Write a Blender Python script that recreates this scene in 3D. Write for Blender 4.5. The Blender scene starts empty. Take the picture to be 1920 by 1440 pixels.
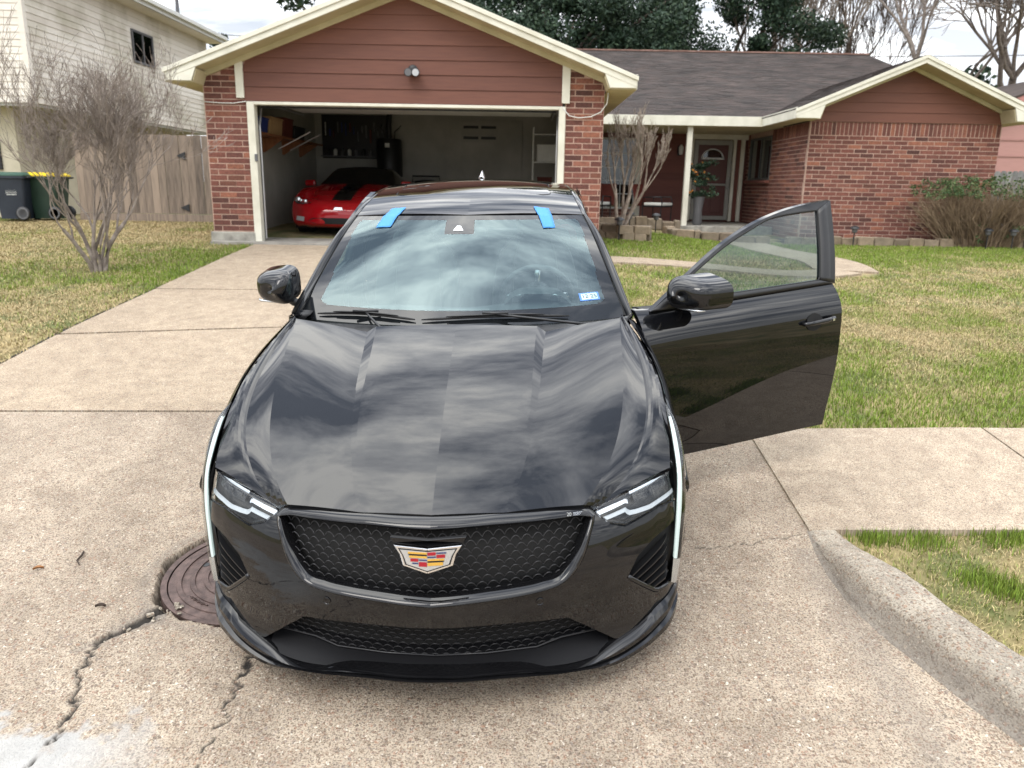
import bpy, bmesh, math, random
import numpy as np
from mathutils import Vector, Matrix
random.seed(7); RNG = np.random.default_rng(11)
S = bpy.context.scene
COL = S.collection
PI = math.pi
# ------------------------------------------------------------------ camera
CAM_H = 1.74; FPX = 1442.0
def cam_rows(p, yaw, roll):
    cp, sp = math.cos(p), math.sin(p); cy, sy = math.cos(yaw), math.sin(yaw)
    cr, sr = math.cos(roll), math.sin(roll)
    R = np.array([[1, 0, 0], [0, sp, cp], [0, cp, -sp]])
    Y = np.array([[cy, sy, 0], [-sy, cy, 0], [0, 0, 1]])
    return np.array([[cr, sr, 0], [-sr, cr, 0], [0, 0, 1]]) @ R @ Y
CR = cam_rows(math.atan((720 - 350) / FPX), math.atan(9 / FPX), .018)
cd = bpy.data.cameras.new('camera'); cam = bpy.data.objects.new('camera', cd); COL.objects.link(cam)
mw = Matrix.Identity(4)
for i in range(3):
    mw[i][0] = CR[0][i]; mw[i][1] = CR[1][i]; mw[i][2] = -CR[2][i]
mw[2][3] = CAM_H
cam.matrix_world = mw
cd.sensor_width = 36; cd.lens = 36 * FPX / 1920; cd.clip_start = .05; cd.clip_end = 600
cd.dof.use_dof = True; cd.dof.focus_distance = 3.1; cd.dof.aperture_fstop = 4.2
S.camera = cam
# ------------------------------------------------------------------ sky and sun
SUN_EL, SUN_AZ = math.radians(50), math.radians(152)      # azimuth measured from +Y towards -X
W = bpy.data.worlds.new('World'); S.world = W; W.use_nodes = True
def build_world():
    nt = W.node_tree; N = nt.nodes; L = nt.links; N.clear()
    def nd(t, **k):
        n = N.new(t)
        for a, b in k.items(): setattr(n, a, b)
        return n
    def math_(op, a, b=None, c=None):
        n = nd('ShaderNodeMath', operation=op)
        for i, v in enumerate((a, b, c)):
            if v is None: continue
            if isinstance(v, (int, float)): n.inputs[i].default_value = v
            else: L.new(v, n.inputs[i])
        return n.outputs[0]
    out = nd('ShaderNodeOutputWorld'); bg = nd('ShaderNodeBackground'); L.new(bg.outputs[0], out.inputs[0])
    sky = nd('ShaderNodeTexSky', sky_type='NISHITA', sun_disc=False)
    sky.sun_elevation = SUN_EL; sky.sun_rotation = -SUN_AZ; sky.dust_density = 2.5; sky.air_density = 1.0; sky.ozone_density = 1.5
    tc = nd('ShaderNodeTexCoord'); sp = nd('ShaderNodeSeparateXYZ'); L.new(tc.outputs['Generated'], sp.inputs[0])
    z = math_('MAXIMUM', sp.outputs[2], 0.0); zz = math_('ADD', z, .22)
    cb = nd('ShaderNodeCombineXYZ')
    L.new(math_('DIVIDE', sp.outputs[0], zz), cb.inputs[0]); L.new(math_('DIVIDE', sp.outputs[1], zz), cb.inputs[1])
    mp = nd('ShaderNodeMapping'); L.new(cb.outputs[0], mp.inputs[0]); mp.inputs['Scale'].default_value = (.72, 1.8, 1); mp.inputs['Location'].default_value = (3.1, 1.4, 0); mp.inputs['Rotation'].default_value = (0, 0, .10)
    n1 = nd('ShaderNodeTexNoise'); n1.noise_dimensions = '2D'; n1.inputs['Scale'].default_value = 2.6; n1.inputs['Detail'].default_value = 7; n1.inputs['Roughness'].default_value = .60; n1.inputs['Distortion'].default_value = .12
    L.new(mp.outputs[0], n1.inputs['Vector'])
    n2 = nd('ShaderNodeTexNoise'); n2.noise_dimensions = '2D'; n2.inputs['Scale'].default_value = .9; n2.inputs['Detail'].default_value = 4; n2.inputs['Roughness'].default_value = .5
    mp2 = nd('ShaderNodeMapping'); L.new(cb.outputs[0], mp2.inputs[0]); mp2.inputs['Location'].default_value = (7.3, -2.2, 4)
    L.new(mp2.outputs[0], n2.inputs['Vector'])
    r1 = nd('ShaderNodeValToRGB'); L.new(n1.outputs[0], r1.inputs[0])
    e = r1.color_ramp.elements; e[0].position = .36; e[0].color = (.22, .25, .31, 1); e[1].position = .66; e[1].color = (1.35, 1.34, 1.30, 1)
    m = r1.color_ramp.elements.new(.46); m.color = (.52, .545, .60, 1)
    m = r1.color_ramp.elements.new(.56); m.color = (.88, .90, .93, 1)
    r2 = nd('ShaderNodeValToRGB'); L.new(n2.outputs[0], r2.inputs[0])
    e = r2.color_ramp.elements; e[0].position = .30; e[0].color = (.0, 0, 0, 1); e[1].position = .46; e[1].color = (1, 1, 1, 1)
    # overcast luminance: brighter overhead, thin bright haze at the horizon
    lum = math_('ADD', math_('MULTIPLY', z, 31.0), 7.5)
    hz = math_('POWER', math_('SUBTRACT', 1.0, z), 6.0)
    mx = nd('ShaderNodeMix', data_type='RGBA'); L.new(hz, mx.inputs[0]); L.new(r1.outputs[0], mx.inputs[6]); mx.inputs[7].default_value = (1.25, 1.29, 1.34, 1)
    sc = nd('ShaderNodeVectorMath', operation='SCALE'); L.new(mx.outputs[2], sc.inputs[0]); L.new(lum, sc.inputs[3])
    cov = math_('MAXIMUM', math_('MULTIPLY_ADD', r2.outputs[0], .62, .38), hz)
    m2 = nd('ShaderNodeMix', data_type='RGBA'); L.new(cov, m2.inputs[0]); L.new(sky.outputs[0], m2.inputs[6]); L.new(sc.outputs[0], m2.inputs[7])
    L.new(m2.outputs[2], bg.inputs[0]); bg.inputs[1].default_value = .1
build_world()
sd = bpy.data.lights.new('sun', 'SUN'); sd.energy = 1.0; sd.angle = math.radians(25); sd.color = (1, .955, .89)
sun = bpy.data.objects.new('sun', sd); COL.objects.link(sun)
sdir = Vector((-math.sin(SUN_AZ) * math.cos(SUN_EL), math.cos(SUN_AZ) * math.cos(SUN_EL), math.sin(SUN_EL)))
sun.rotation_euler = sdir.to_track_quat('Z', 'Y').to_euler(); sun.location = (0, 0, 30)
S.view_settings.view_transform = 'Standard'; S.view_settings.look = 'None'; S.view_settings.gamma = 1
S.view_settings.exposure = .38; S.view_settings.use_curve_mapping = False
S.render.engine = 'CYCLES'; S.cycles.max_bounces = 6; S.cycles.diffuse_bounces = 3; S.cycles.glossy_bounces = 4; S.cycles.transparent_max_bounces = 10

# ------------------------------------------------------------------ helpers
MATS = {}
def new_mat(name):
    m = bpy.data.materials.new(name); m.use_nodes = True; MATS[name] = m
    nt = m.node_tree; return m, nt, nt.nodes, nt.links, nt.nodes['Principled BSDF']
def lin(r, g=None, b=None):
    if g is None: g = b = r
    f = lambda c: (c / 255 / 12.92 if c / 255 <= .04045 else ((c / 255 + .055) / 1.055) ** 2.4)
    return (f(r), f(g), f(b), 1)
def noise_mat(name, c1, c2, scale=8, rough=.7, bump=.0, bscale=40, detail=6, metal=0, coord='Object', spec=.5, lo=.35, hi=.65, stretch=None, c3=None):
    m, nt, N, L, b = new_mat(name)
    tc = N.new('ShaderNodeTexCoord'); src = tc.outputs[coord]
    if stretch:
        mp = N.new('ShaderNodeMapping'); mp.inputs['Scale'].default_value = stretch; L.new(src, mp.inputs[0]); src = mp.outputs[0]
    n = N.new('ShaderNodeTexNoise'); n.inputs['Scale'].default_value = scale; n.inputs['Detail'].default_value = detail; n.inputs['Roughness'].default_value = .6
    L.new(src, n.inputs['Vector'])
    r = N.new('ShaderNodeValToRGB'); L.new(n.outputs[0], r.inputs[0])
    r.color_ramp.elements[0].position = lo; r.color_ramp.elements[0].color = c1 if len(c1) == 4 else (*c1, 1)
    r.color_ramp.elements[1].position = hi; r.color_ramp.elements[1].color = c2 if len(c2) == 4 else (*c2, 1)
    if c3 is not None: e = r.color_ramp.elements.new((lo + hi) / 2); e.color = c3 if len(c3) == 4 else (*c3, 1)
    L.new(r.outputs[0], b.inputs['Base Color']); b.inputs['Roughness'].default_value = rough; b.inputs['Metallic'].default_value = metal
    b.inputs['Specular IOR Level'].default_value = spec
    if bump:
        n2 = N.new('ShaderNodeTexNoise'); n2.inputs['Scale'].default_value = bscale; n2.inputs['Detail'].default_value = 4; L.new(src, n2.inputs['Vector'])
        bp = N.new('ShaderNodeBump'); bp.inputs['Strength'].default_value = bump; bp.inputs['Distance'].default_value = .01
        L.new(n2.outputs[0], bp.inputs['Height']); L.new(bp.outputs[0], b.inputs['Normal'])
    return m
def flat_mat(name, c, rough=.5, metal=0, spec=.5, emit=None, estr=1):
    k = .88
    c = c if len(c) == 4 else (*c, 1)
    m = noise_mat(name, (c[0] * k, c[1] * k, c[2] * k, 1), c, scale=6, rough=rough, metal=metal, spec=spec)
    if emit:
        b = m.node_tree.nodes['Principled BSDF']; b.inputs['Emission Color'].default_value = (*emit, 1); b.inputs['Emission Strength'].default_value = estr
    return m
class MB:
    def __init__(s): s.v = []; s.f = []; s.n = 0
    def add(s, v, f):
        o = s.n; v = [tuple(p) for p in v]; s.v += v; s.n += len(v); s.f += [tuple(i + o for i in q) for q in f]; return s
    def box(s, a, b, rot=None, at=None, taper=None):
        x0, y0, z0 = a; x1, y1, z1 = b
        v = [(x0, y0, z0), (x1, y0, z0), (x1, y1, z0), (x0, y1, z0), (x0, y0, z1), (x1, y0, z1), (x1, y1, z1), (x0, y1, z1)]
        if rot is not None: v = [tuple(rot @ Vector(p) + (Vector(at) if at is not None else Vector())) for p in v]
        return s.add(v, [(0, 3, 2, 1), (4, 5, 6, 7), (0, 1, 5, 4), (1, 2, 6, 5), (2, 3, 7, 6), (3, 0, 4, 7)])
    def cbox(s, c, size, rz=0):
        h = [d / 2 for d in size]
        return s.box((-h[0], -h[1], -h[2]), h, Matrix.Rotation(rz, 3, 'Z'), c)
    def prism(s, poly, d0, d1, axis=1):
        # polygon in the plane perpendicular to axis, extruded d0..d1
        def P(p, d):
            if axis == 1: return (p[0], d, p[1])
            if axis == 0: return (d, p[0], p[1])
            return (p[0], p[1], d)
        n = len(poly); v = [P(p, d0) for p in poly] + [P(p, d1) for p in poly]
        f = [tuple(range(n)), tuple(range(2 * n - 1, n - 1, -1))] + [(i, i + n, (i + 1) % n + n, (i + 1) % n) for i in range(n)]
        return s.add(v, f)
    def tube(s, pts, r, n=6, cap=True):
        pts = [Vector(p) for p in pts]; k = len(pts); rr = r if hasattr(r, '__len__') else [r] * k
        up = Vector((0, 0, 1)); vs = []; fs = []
        for i, p in enumerate(pts):
            t = (pts[min(i + 1, k - 1)] - pts[max(i - 1, 0)])
            t = t.normalized() if t.length > 1e-9 else Vector((0, 0, 1))
            a = t.cross(up if abs(t.z) < .93 else Vector((1, 0, 0))).normalized(); b = a.cross(t)
            for j in range(n):
                q = 2 * PI * j / n; vs.append(tuple(p + (a * math.cos(q) + b * math.sin(q)) * rr[i]))
        for i in range(k - 1):
            for j in range(n): fs.append((i * n + j, i * n + (j + 1) % n, (i + 1) * n + (j + 1) % n, (i + 1) * n + j))
        if cap: fs.append(tuple(range(n - 1, -1, -1))); fs.append(tuple((k - 1) * n + j for j in range(n)))
        return s.add(vs, fs)
    def lathe(s, prof, c=(0, 0, 0), n=20, axis='z'):
        vs = []; fs = []; k = len(prof)
        for r, h in prof:
            for j in range(n):
                q = 2 * PI * j / n; a, b = r * math.cos(q), r * math.sin(q)
                p = (a, b, h) if axis == 'z' else ((a, h, b) if axis == 'y' else (h, a, b))
                vs.append((p[0] + c[0], p[1] + c[1], p[2] + c[2]))
        for i in range(k - 1):
            for j in range(n): fs.append((i * n + j, i * n + (j + 1) % n, (i + 1) * n + (j + 1) % n, (i + 1) * n + j))
        fs.append(tuple(range(n - 1, -1, -1))); fs.append(tuple((k - 1) * n + j for j in range(n)))
        return s.add(vs, fs)
    def mesh(s, name, mat=None, smooth=False, fix=True):
        me = bpy.data.meshes.new(name); me.from_pydata(s.v, [], s.f)
        if fix:
            bm = bmesh.new(); bm.from_mesh(me); bmesh.ops.recalc_face_normals(bm, faces=bm.faces); bm.to_mesh(me); bm.free()
        if smooth:
            me.polygons.foreach_set('use_smooth', [True] * len(me.polygons))
            if smooth is not True: me.set_sharp_from_angle(angle=math.radians(smooth))
        if mat is not None: me.materials.append(MATS[mat] if isinstance(mat, str) else mat)
        me.update(); return me
    def build(s, name, mat, parent=None, smooth=False, fix=True, bevel=0):
        o = bpy.data.objects.new(name, s.mesh(name, mat, smooth, fix)); COL.objects.link(o)
        if parent is not None: o.parent = parent
        if bevel:
            md = o.modifiers.new('bevel', 'BEVEL'); md.width = bevel; md.segments = 2; md.limit_method = 'ANGLE'; md.angle_limit = math.radians(40)
        return o
def grid_mesh(P, name, mat, parent=None, smooth=True, flip=False, closed_u=False):
    # P: (nv, nu, 3) array
    P = np.asarray(P, float); nv, nu = P.shape[:2]
    me = bpy.data.meshes.new(name)
    idx = np.arange(nv * nu).reshape(nv, nu)
    q = np.stack([idx[:-1, :-1], idx[:-1, 1:], idx[1:, 1:], idx[1:, :-1]], -1).reshape(-1, 4)
    if flip: q = q[:, ::-1]
    me.vertices.add(nv * nu); me.vertices.foreach_set('co', P.reshape(-1))
    me.loops.add(q.size); me.loops.foreach_set('vertex_index', q.reshape(-1).astype(np.int32))
    me.polygons.add(len(q)); me.polygons.foreach_set('loop_start', np.arange(0, q.size, 4, dtype=np.int32))
    me.update(calc_edges=True)
    me.polygons.foreach_set('use_smooth', np.full(len(q), smooth))
    if mat: me.materials.append(MATS[mat] if isinstance(mat, str) else mat)
    o = bpy.data.objects.new(name, me); COL.objects.link(o)
    if parent is not None: o.parent = parent
    return o
def raw_mesh(V, F, name, mat, parent=None, smooth=False, attrs=None):
    V = np.asarray(V, np.float32); F = np.asarray(F, np.int32); k = F.shape[1]
    me = bpy.data.meshes.new(name)
    me.vertices.add(len(V)); me.vertices.foreach_set('co', V.reshape(-1))
    me.loops.add(F.size); me.loops.foreach_set('vertex_index', F.reshape(-1))
    me.polygons.add(len(F)); me.polygons.foreach_set('loop_start', np.arange(0, F.size, k, dtype=np.int32))
    me.update(calc_edges=True)
    me.polygons.foreach_set('use_smooth', np.full(len(F), smooth))
    for an, arr in (attrs or {}).items():
        a = me.attributes.new(an, 'FLOAT_COLOR', 'POINT'); a.data.foreach_set('color', np.asarray(arr, np.float32).reshape(-1))
    if mat: me.materials.append(MATS[mat] if isinstance(mat, str) else mat)
    o = bpy.data.objects.new(name, me); COL.objects.link(o)
    if parent is not None: o.parent = parent
    return o
def tag(o, label, cat, group=None):
    o['label'] = label; o['category'] = cat
    if group: o['group'] = group
    return o
def thing(name, label, cat, loc=(0, 0, 0), rz=0, group=None):
    o = bpy.data.objects.new(name, None); COL.objects.link(o); o.location = loc; o.rotation_euler = (0, 0, rz); o.empty_display_size = .2
    return tag(o, label, cat, group)
def struct(o): o['kind'] = 'structure'; return o
def stuff(o): o['kind'] = 'stuff'; return o
def inst(name, me, parent, loc=(0, 0, 0), rot=(0, 0, 0), scale=None):
    o = bpy.data.objects.new(name, me); COL.objects.link(o); o.parent = parent; o.location = loc; o.rotation_euler = rot
    if scale: o.scale = scale
    return o
def copy_tree(o, parent=None):
    c = o.copy(); COL.objects.link(c); c.parent = parent
    for ch in o.children: copy_tree(ch, c)
    return c
# smooth 1-D interpolation (monotone-ish cubic through points)
def spl(t, xs, ys):
    xs = np.asarray(xs, float); ys = np.asarray(ys, float); t = np.asarray(t, float)
    n = len(xs); h = np.diff(xs)
    one = ys.ndim == 1
    Y = ys[:, None] if one else ys
    d = np.diff(Y, axis=0) / h[:, None]; m = np.zeros_like(Y)
    if n > 2:
        w = h / (h.sum())
        m[1:-1] = (d[:-1] * h[1:, None] + d[1:] * h[:-1, None]) / (h[1:] + h[:-1])[:, None]
        m[0] = 1.5 * d[0] - .5 * m[1]; m[-1] = 1.5 * d[-1] - .5 * m[-2]
    else: m[:] = d[0]
    i = np.clip(np.searchsorted(xs, t, side='right') - 1, 0, n - 2); u = ((t - xs[i]) / h[i])[..., None]; hh = h[i][..., None]
    u2, u3 = u * u, u ** 3
    r = (2 * u3 - 3 * u2 + 1) * Y[i] + (u3 - 2 * u2 + u) * hh * m[i] + (-2 * u3 + 3 * u2) * Y[i + 1] + (u3 - u2) * hh * m[i + 1]
    return r[..., 0] if one else r
def curve(pts, n=None, t=None):
    # chord-length spline through 3-D points
    P = np.asarray(pts, float); d = np.r_[0, np.cumsum(np.linalg.norm(np.diff(P, axis=0), axis=1))]; d /= d[-1]
    t = np.linspace(0, 1, n) if t is None else t
    return spl(t, d, P)
def vnoise(x, y, seed=0):
    # cheap smooth value noise, vectorised
    x = np.asarray(x, float); y = np.asarray(y, float)
    def hsh(i, j): 
        s = np.sin(i * 127.1 + j * 311.7 + seed * 74.7) * 43758.5453; return s - np.floor(s)
    i = np.floor(x); j = np.floor(y); u = x - i; v = y - j; u = u * u * (3 - 2 * u); v = v * v * (3 - 2 * v)
    return (hsh(i, j) * (1 - u) + hsh(i + 1, j) * u) * (1 - v) + (hsh(i, j + 1) * (1 - u) + hsh(i + 1, j + 1) * u) * v
def fbm(x, y, seed=0, o=4):
    r = 0; a = .5
    for k in range(o): r = r + a * vnoise(x * 2 ** k, y * 2 ** k, seed + k * 3); a *= .5
    return r
# ------------------------------------------------------------------ materials of the place
def concrete(name, tan=(.47, .385, .285), tan2=(.36, .30, .225), peb=.9, attr=True, pscale=72, stain=.5, dim='2D'):
    m, nt, N, L, b = new_mat(name)
    def tex(t, **k):
        n = N.new(t)
        if hasattr(n, 'noise_dimensions'): n.noise_dimensions = dim
        if hasattr(n, 'voronoi_dimensions'): n.voronoi_dimensions = dim
        for a, v in k.items():
            if a in n.inputs: n.inputs[a].default_value = v
        return n
    def mix(f, a, c, mode='MIX'):
        n = N.new('ShaderNodeMix'); n.data_type = 'RGBA'; n.blend_type = mode
        for i, v in ((0, f), (6, a), (7, c)):
            if isinstance(v, (int, float)): n.inputs[i].default_value = v
            elif isinstance(v, tuple): n.inputs[i].default_value = v if len(v) == 4 else (*v, 1)
            else: L.new(v, n.inputs[i])
        return n.outputs[2]
    def ramp(src, *st):
        r = N.new('ShaderNodeValToRGB'); L.new(src, r.inputs[0]); e = r.color_ramp.elements
        for i, (p, c) in enumerate(st):
            el = e[i] if i < 2 else e.new(p)
            el.position = p; el.color = c if len(c) == 4 else (*c, 1)
        return r.outputs[0]
    g = N.new('ShaderNodeNewGeometry'); pos = g.outputs['Position']
    big = tex('ShaderNodeTexNoise', Scale=.9, Detail=5.0, Roughness=.62); L.new(pos, big.inputs['Vector'])
    base = ramp(big.outputs[0], (.32, tan2), (.66, tan))
    mid = tex('ShaderNodeTexNoise', Scale=7.0, Detail=4.0, Roughness=.65); L.new(pos, mid.inputs['Vector'])
    base = mix(.55, base, ramp(mid.outputs[0], (.3, (.62, .58, .55)), (.62, (1.12, 1.10, 1.06))), 'MULTIPLY')
    # warp pebble coordinates a little so that cells are not all alike
    wn = tex('ShaderNodeTexNoise', Scale=60.0, Detail=0.0); L.new(pos, wn.inputs['Vector'])
    wv = N.new('ShaderNodeVectorMath'); wv.operation = 'MULTIPLY_ADD'; L.new(wn.outputs['Color'], wv.inputs[0]); wv.inputs[1].default_value = (.008, .008, .008); L.new(pos, wv.inputs[2])
    hs = []
    col = base
    for sc, thr, am in ((pscale, .58, 1.0), (pscale * 1.9, .45, .85)):
        v = tex('ShaderNodeTexVoronoi', Scale=sc); L.new(wv.outputs[0], v.inputs['Vector'])
        sx = N.new('ShaderNodeSeparateColor'); L.new(v.outputs['Color'], sx.inputs[0])
        pc = ramp(sx.outputs[0], (.0, (.22, .15, .11)), (1., (.66, .60, .50)), (.2, (.36, .28, .20)), (.4, (.16, .125, .10)), (.55, (.50, .42, .32)), (.7, (.24, .20, .17)), (.86, (.30, .18, .12)))
        near = ramp(v.outputs['Distance'], (.0, (1, 1, 1)), (.52, (0, 0, 0)), (.38, (1, 1, 1)))
        sel = N.new('ShaderNodeMath'); sel.operation = 'GREATER_THAN'; L.new(sx.outputs[1], sel.inputs[0]); sel.inputs[1].default_value = thr
        mm = N.new('ShaderNodeMath'); mm.operation = 'MULTIPLY'; L.new(near, mm.inputs[0]); L.new(sel.outputs[0], mm.inputs[1])
        m2 = N.new('ShaderNodeMath'); m2.operation = 'MULTIPLY'; L.new(mm.outputs[0], m2.inputs[0]); m2.inputs[1].default_value = am * peb
        col = mix(m2.outputs[0], col, pc)
        hs.append(mm.outputs[0])
    pit = tex('ShaderNodeTexNoise', Scale=150.0, Detail=1.0); L.new(pos, pit.inputs['Vector'])
    col = mix(.75 * peb, col, ramp(pit.outputs[0], (.32, (.30, .27, .245)), (.50, (1.0, 1.0, 1.0))), 'MULTIPLY')
    st = tex('ShaderNodeTexNoise', Scale=1.7, Detail=5.0, Roughness=.7, Distortion=.6); L.new(pos, st.inputs['Vector'])
    col = mix(stain, col, ramp(st.outputs[0], (.28, (.55, .53, .52)), (.52, (1, 1, 1))), 'MULTIPLY')
    if attr:
        a = N.new('ShaderNodeAttribute'); a.attribute_name = 'mask'; sa = N.new('ShaderNodeSeparateColor'); L.new(a.outputs['Color'], sa.inputs[0])
        col = mix(sa.outputs[1], col, mix(mid.outputs[0], (.30, .29, .272), (.45, .44, .418)))
        col = mix(sa.outputs[2], col, (.17, .15, .13))
        col = mix(sa.outputs[0], col, (.032, .028, .024))
    L.new(col, b.inputs['Base Color']); b.inputs['Roughness'].default_value = .88; b.inputs['Specular IOR Level'].default_value = .25
    ad = N.new('ShaderNodeMath'); ad.operation = 'ADD'; L.new(hs[0], ad.inputs[0]); L.new(hs[1], ad.inputs[1])
    a3 = N.new('ShaderNodeMath'); a3.operation = 'MULTIPLY_ADD'; L.new(pit.outputs[0], a3.inputs[0]); a3.inputs[1].default_value = 1.6; L.new(ad.outputs[0], a3.inputs[2])
    bp = N.new('ShaderNodeBump'); bp.inputs['Strength'].default_value = .55; bp.inputs['Distance'].default_value = .004
    L.new(a3.outputs[0], bp.inputs['Height']); L.new(bp.outputs[0], b.inputs['Normal'])
    return m
concrete('apron_concrete', tan=(.455, .385, .30), tan2=(.355, .298, .232), stain=.45)
concrete('drive_concrete', tan=(.50, .41, .302), tan2=(.415, .34, .25), peb=.8, attr=False, pscale=85, stain=.3)
concrete('walk_concrete', tan=(.50, .415, .318), tan2=(.425, .357, .272), peb=.7, attr=False, pscale=95, stain=.35)
concrete('kerb_concrete', tan=(.44, .395, .325), tan2=(.20, .18, .15), peb=.85, attr=True, pscale=60, stain=.9, dim='3D')
noise_mat('plain_concrete', lin(120, 117, 110), lin(165, 162, 152), scale=5, rough=.9, bump=.4, bscale=60)
noise_mat('soil', (.10, .115, .035), (.30, .235, .115), scale=2.2, rough=1, bump=.6, bscale=45, detail=9, lo=.38, hi=.6, c3=(.19, .16, .07))
noise_mat('asphalt_joint', (.012, .011, .01), (.04, .036, .03), scale=25, rough=.95, bump=.6)
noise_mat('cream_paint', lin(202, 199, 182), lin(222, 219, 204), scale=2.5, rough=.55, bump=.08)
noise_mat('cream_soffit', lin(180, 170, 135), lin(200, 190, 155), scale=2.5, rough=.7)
def plank_mat(name, c1, c2, vert=False):
    m, nt, N, L, b = new_mat(name)
    oi = N.new('ShaderNodeObjectInfo'); tc = N.new('ShaderNodeTexCoord'); mp = N.new('ShaderNodeMapping'); mp.inputs['Scale'].default_value = (14, 14, .8) if vert else (1, 1, 12); L.new(tc.outputs['Object'], mp.inputs[0])
    n = N.new('ShaderNodeTexNoise'); n.inputs['Scale'].default_value = 3; n.inputs['Detail'].default_value = 6; L.new(mp.outputs[0], n.inputs['Vector'])
    md = N.new('ShaderNodeMath'); md.operation = 'MULTIPLY_ADD'; L.new(oi.outputs['Random'], md.inputs[0]); md.inputs[1].default_value = .5; L.new(n.outputs[0], md.inputs[2])
    r = N.new('ShaderNodeValToRGB'); L.new(md.outputs[0], r.inputs[0]); e = r.color_ramp.elements
    e[0].position = .38; e[0].color = c1; e[1].position = 1.0; e[1].color = c2
    L.new(r.outputs[0], b.inputs['Base Color']); b.inputs['Roughness'].default_value = .62
    bp = N.new('ShaderNodeBump'); bp.inputs['Strength'].default_value = .2; bp.inputs['Distance'].default_value = .004; L.new(n.outputs[0], bp.inputs['Height']); L.new(bp.outputs[0], b.inputs['Normal'])
    return m
plank_mat('red_siding', lin(96, 57, 44), lin(112, 69, 53))
plank_mat('dark_siding', lin(96, 50, 40), lin(112, 62, 50))
plank_mat('vinyl_siding', lin(208, 200, 188), lin(226, 219, 208))
plank_mat('fence_wood', lin(78, 68, 60), lin(150, 133, 117), True)
plank_mat('grey_fence_wood', lin(92, 92, 92), lin(140, 140, 138), True)
plank_mat('pink_siding', lin(158, 118, 110), lin(174, 132, 124))
def brick_mat():
    m, nt, N, L, b = new_mat('brick')
    oi = N.new('ShaderNodeObjectInfo'); g = N.new('ShaderNodeNewGeometry')
    a = N.new('ShaderNodeMath'); a.operation = 'ADD'; L.new(oi.outputs['Random'], a.inputs[0]); L.new(g.outputs['Random Per Island'], a.inputs[1])
    f = N.new('ShaderNodeMath'); f.operation = 'FRACT'; L.new(a.outputs[0], f.inputs[0])
    r = N.new('ShaderNodeValToRGB'); L.new(f.outputs[0], r.inputs[0]); e = r.color_ramp.elements
    cs = [(0, lin(80, 52, 47)), (.14, lin(110, 69, 60)), (.34, lin(126, 80, 69)), (.52, lin(117, 73, 63)), (.68, lin(100, 62, 55)), (.82, lin(132, 88, 76)), (.93, lin(148, 96, 76)), (1, lin(80, 52, 47))]
    e[0].position, e[0].color = cs[0]; e[1].position, e[1].color = cs[-1]
    for p, c in cs[1:-1]: x = e.new(p); x.color = c
    n = N.new('ShaderNodeTexNoise'); n.inputs['Scale'].default_value = 28; n.inputs['Detail'].default_value = 5; L.new(g.outputs['Position'], n.inputs['Vector'])
    r2 = N.new('ShaderNodeValToRGB'); L.new(n.outputs[0], r2.inputs[0]); r2.color_ramp.elements[0].position = .3; r2.color_ramp.elements[0].color = (.62, .6, .6, 1); r2.color_ramp.elements[1].position = .66; r2.color_ramp.elements[1].color = (1.18, 1.15, 1.1, 1)
    mx = N.new('ShaderNodeMix'); mx.data_type = 'RGBA'; mx.blend_type = 'MULTIPLY'; mx.inputs[0].default_value = .8; L.new(r.outputs[0], mx.inputs[6]); L.new(r2.outputs[0], mx.inputs[7])
    L.new(mx.outputs[2], b.inputs['Base Color']); b.inputs['Roughness'].default_value = .9
    bp = N.new('ShaderNodeBump'); bp.inputs['Strength'].default_value = .5; bp.inputs['Distance'].default_value = .006; L.new(n.outputs[0], bp.inputs['Height']); L.new(bp.outputs[0], b.inputs['Normal'])
brick_mat()
noise_mat('mortar', lin(164, 136, 121), lin(188, 160, 144), scale=12, rough=.95, bump=.3)
def island_mat(name, stops, rough=.9, nscale=20, namp=.6):
    m, nt, N, L, b = new_mat(name)
    oi = N.new('ShaderNodeObjectInfo'); g = N.new('ShaderNodeNewGeometry')
    a = N.new('ShaderNodeMath'); a.operation = 'ADD'; L.new(oi.outputs['Random'], a.inputs[0]); L.new(g.outputs['Random Per Island'], a.inputs[1])
    f = N.new('ShaderNodeMath'); f.operation = 'FRACT'; L.new(a.outputs[0], f.inputs[0])
    r = N.new('ShaderNodeValToRGB'); L.new(f.outputs[0], r.inputs[0]); e = r.color_ramp.elements
    e[0].position, e[0].color = stops[0]; e[1].position, e[1].color = stops[-1]
    for p, c in stops[1:-1]: x = e.new(p); x.color = c
    n = N.new('ShaderNodeTexNoise'); n.inputs['Scale'].default_value = nscale; n.inputs['Detail'].default_value = 6; L.new(g.outputs['Position'], n.inputs['Vector'])
    r2 = N.new('ShaderNodeValToRGB'); L.new(n.outputs[0], r2.inputs[0]); r2.color_ramp.elements[0].position = .3; r2.color_ramp.elements[0].color = (.55, .55, .55, 1); r2.color_ramp.elements[1].position = .66; r2.color_ramp.elements[1].color = (1.2, 1.2, 1.2, 1)
    mx = N.new('ShaderNodeMix'); mx.data_type = 'RGBA'; mx.blend_type = 'MULTIPLY'; mx.inputs[0].default_value = namp; L.new(r.outputs[0], mx.inputs[6]); L.new(r2.outputs[0], mx.inputs[7])
    L.new(mx.outputs[2], b.inputs['Base Color']); b.inputs['Roughness'].default_value = rough
    bp = N.new('ShaderNodeBump'); bp.inputs['Strength'].default_value = .4; bp.inputs['Distance'].default_value = .006; L.new(n.outputs[0], bp.inputs['Height']); L.new(bp.outputs[0], b.inputs['Normal'])
    return m
island_mat('shingle', [(0, lin(49, 42, 39)), (.3, lin(60, 51, 47)), (.6, lin(71, 60, 55)), (.85, lin(55, 47, 43)), (1, lin(78, 66, 60))], nscale=1.3, namp=.8)
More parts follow.
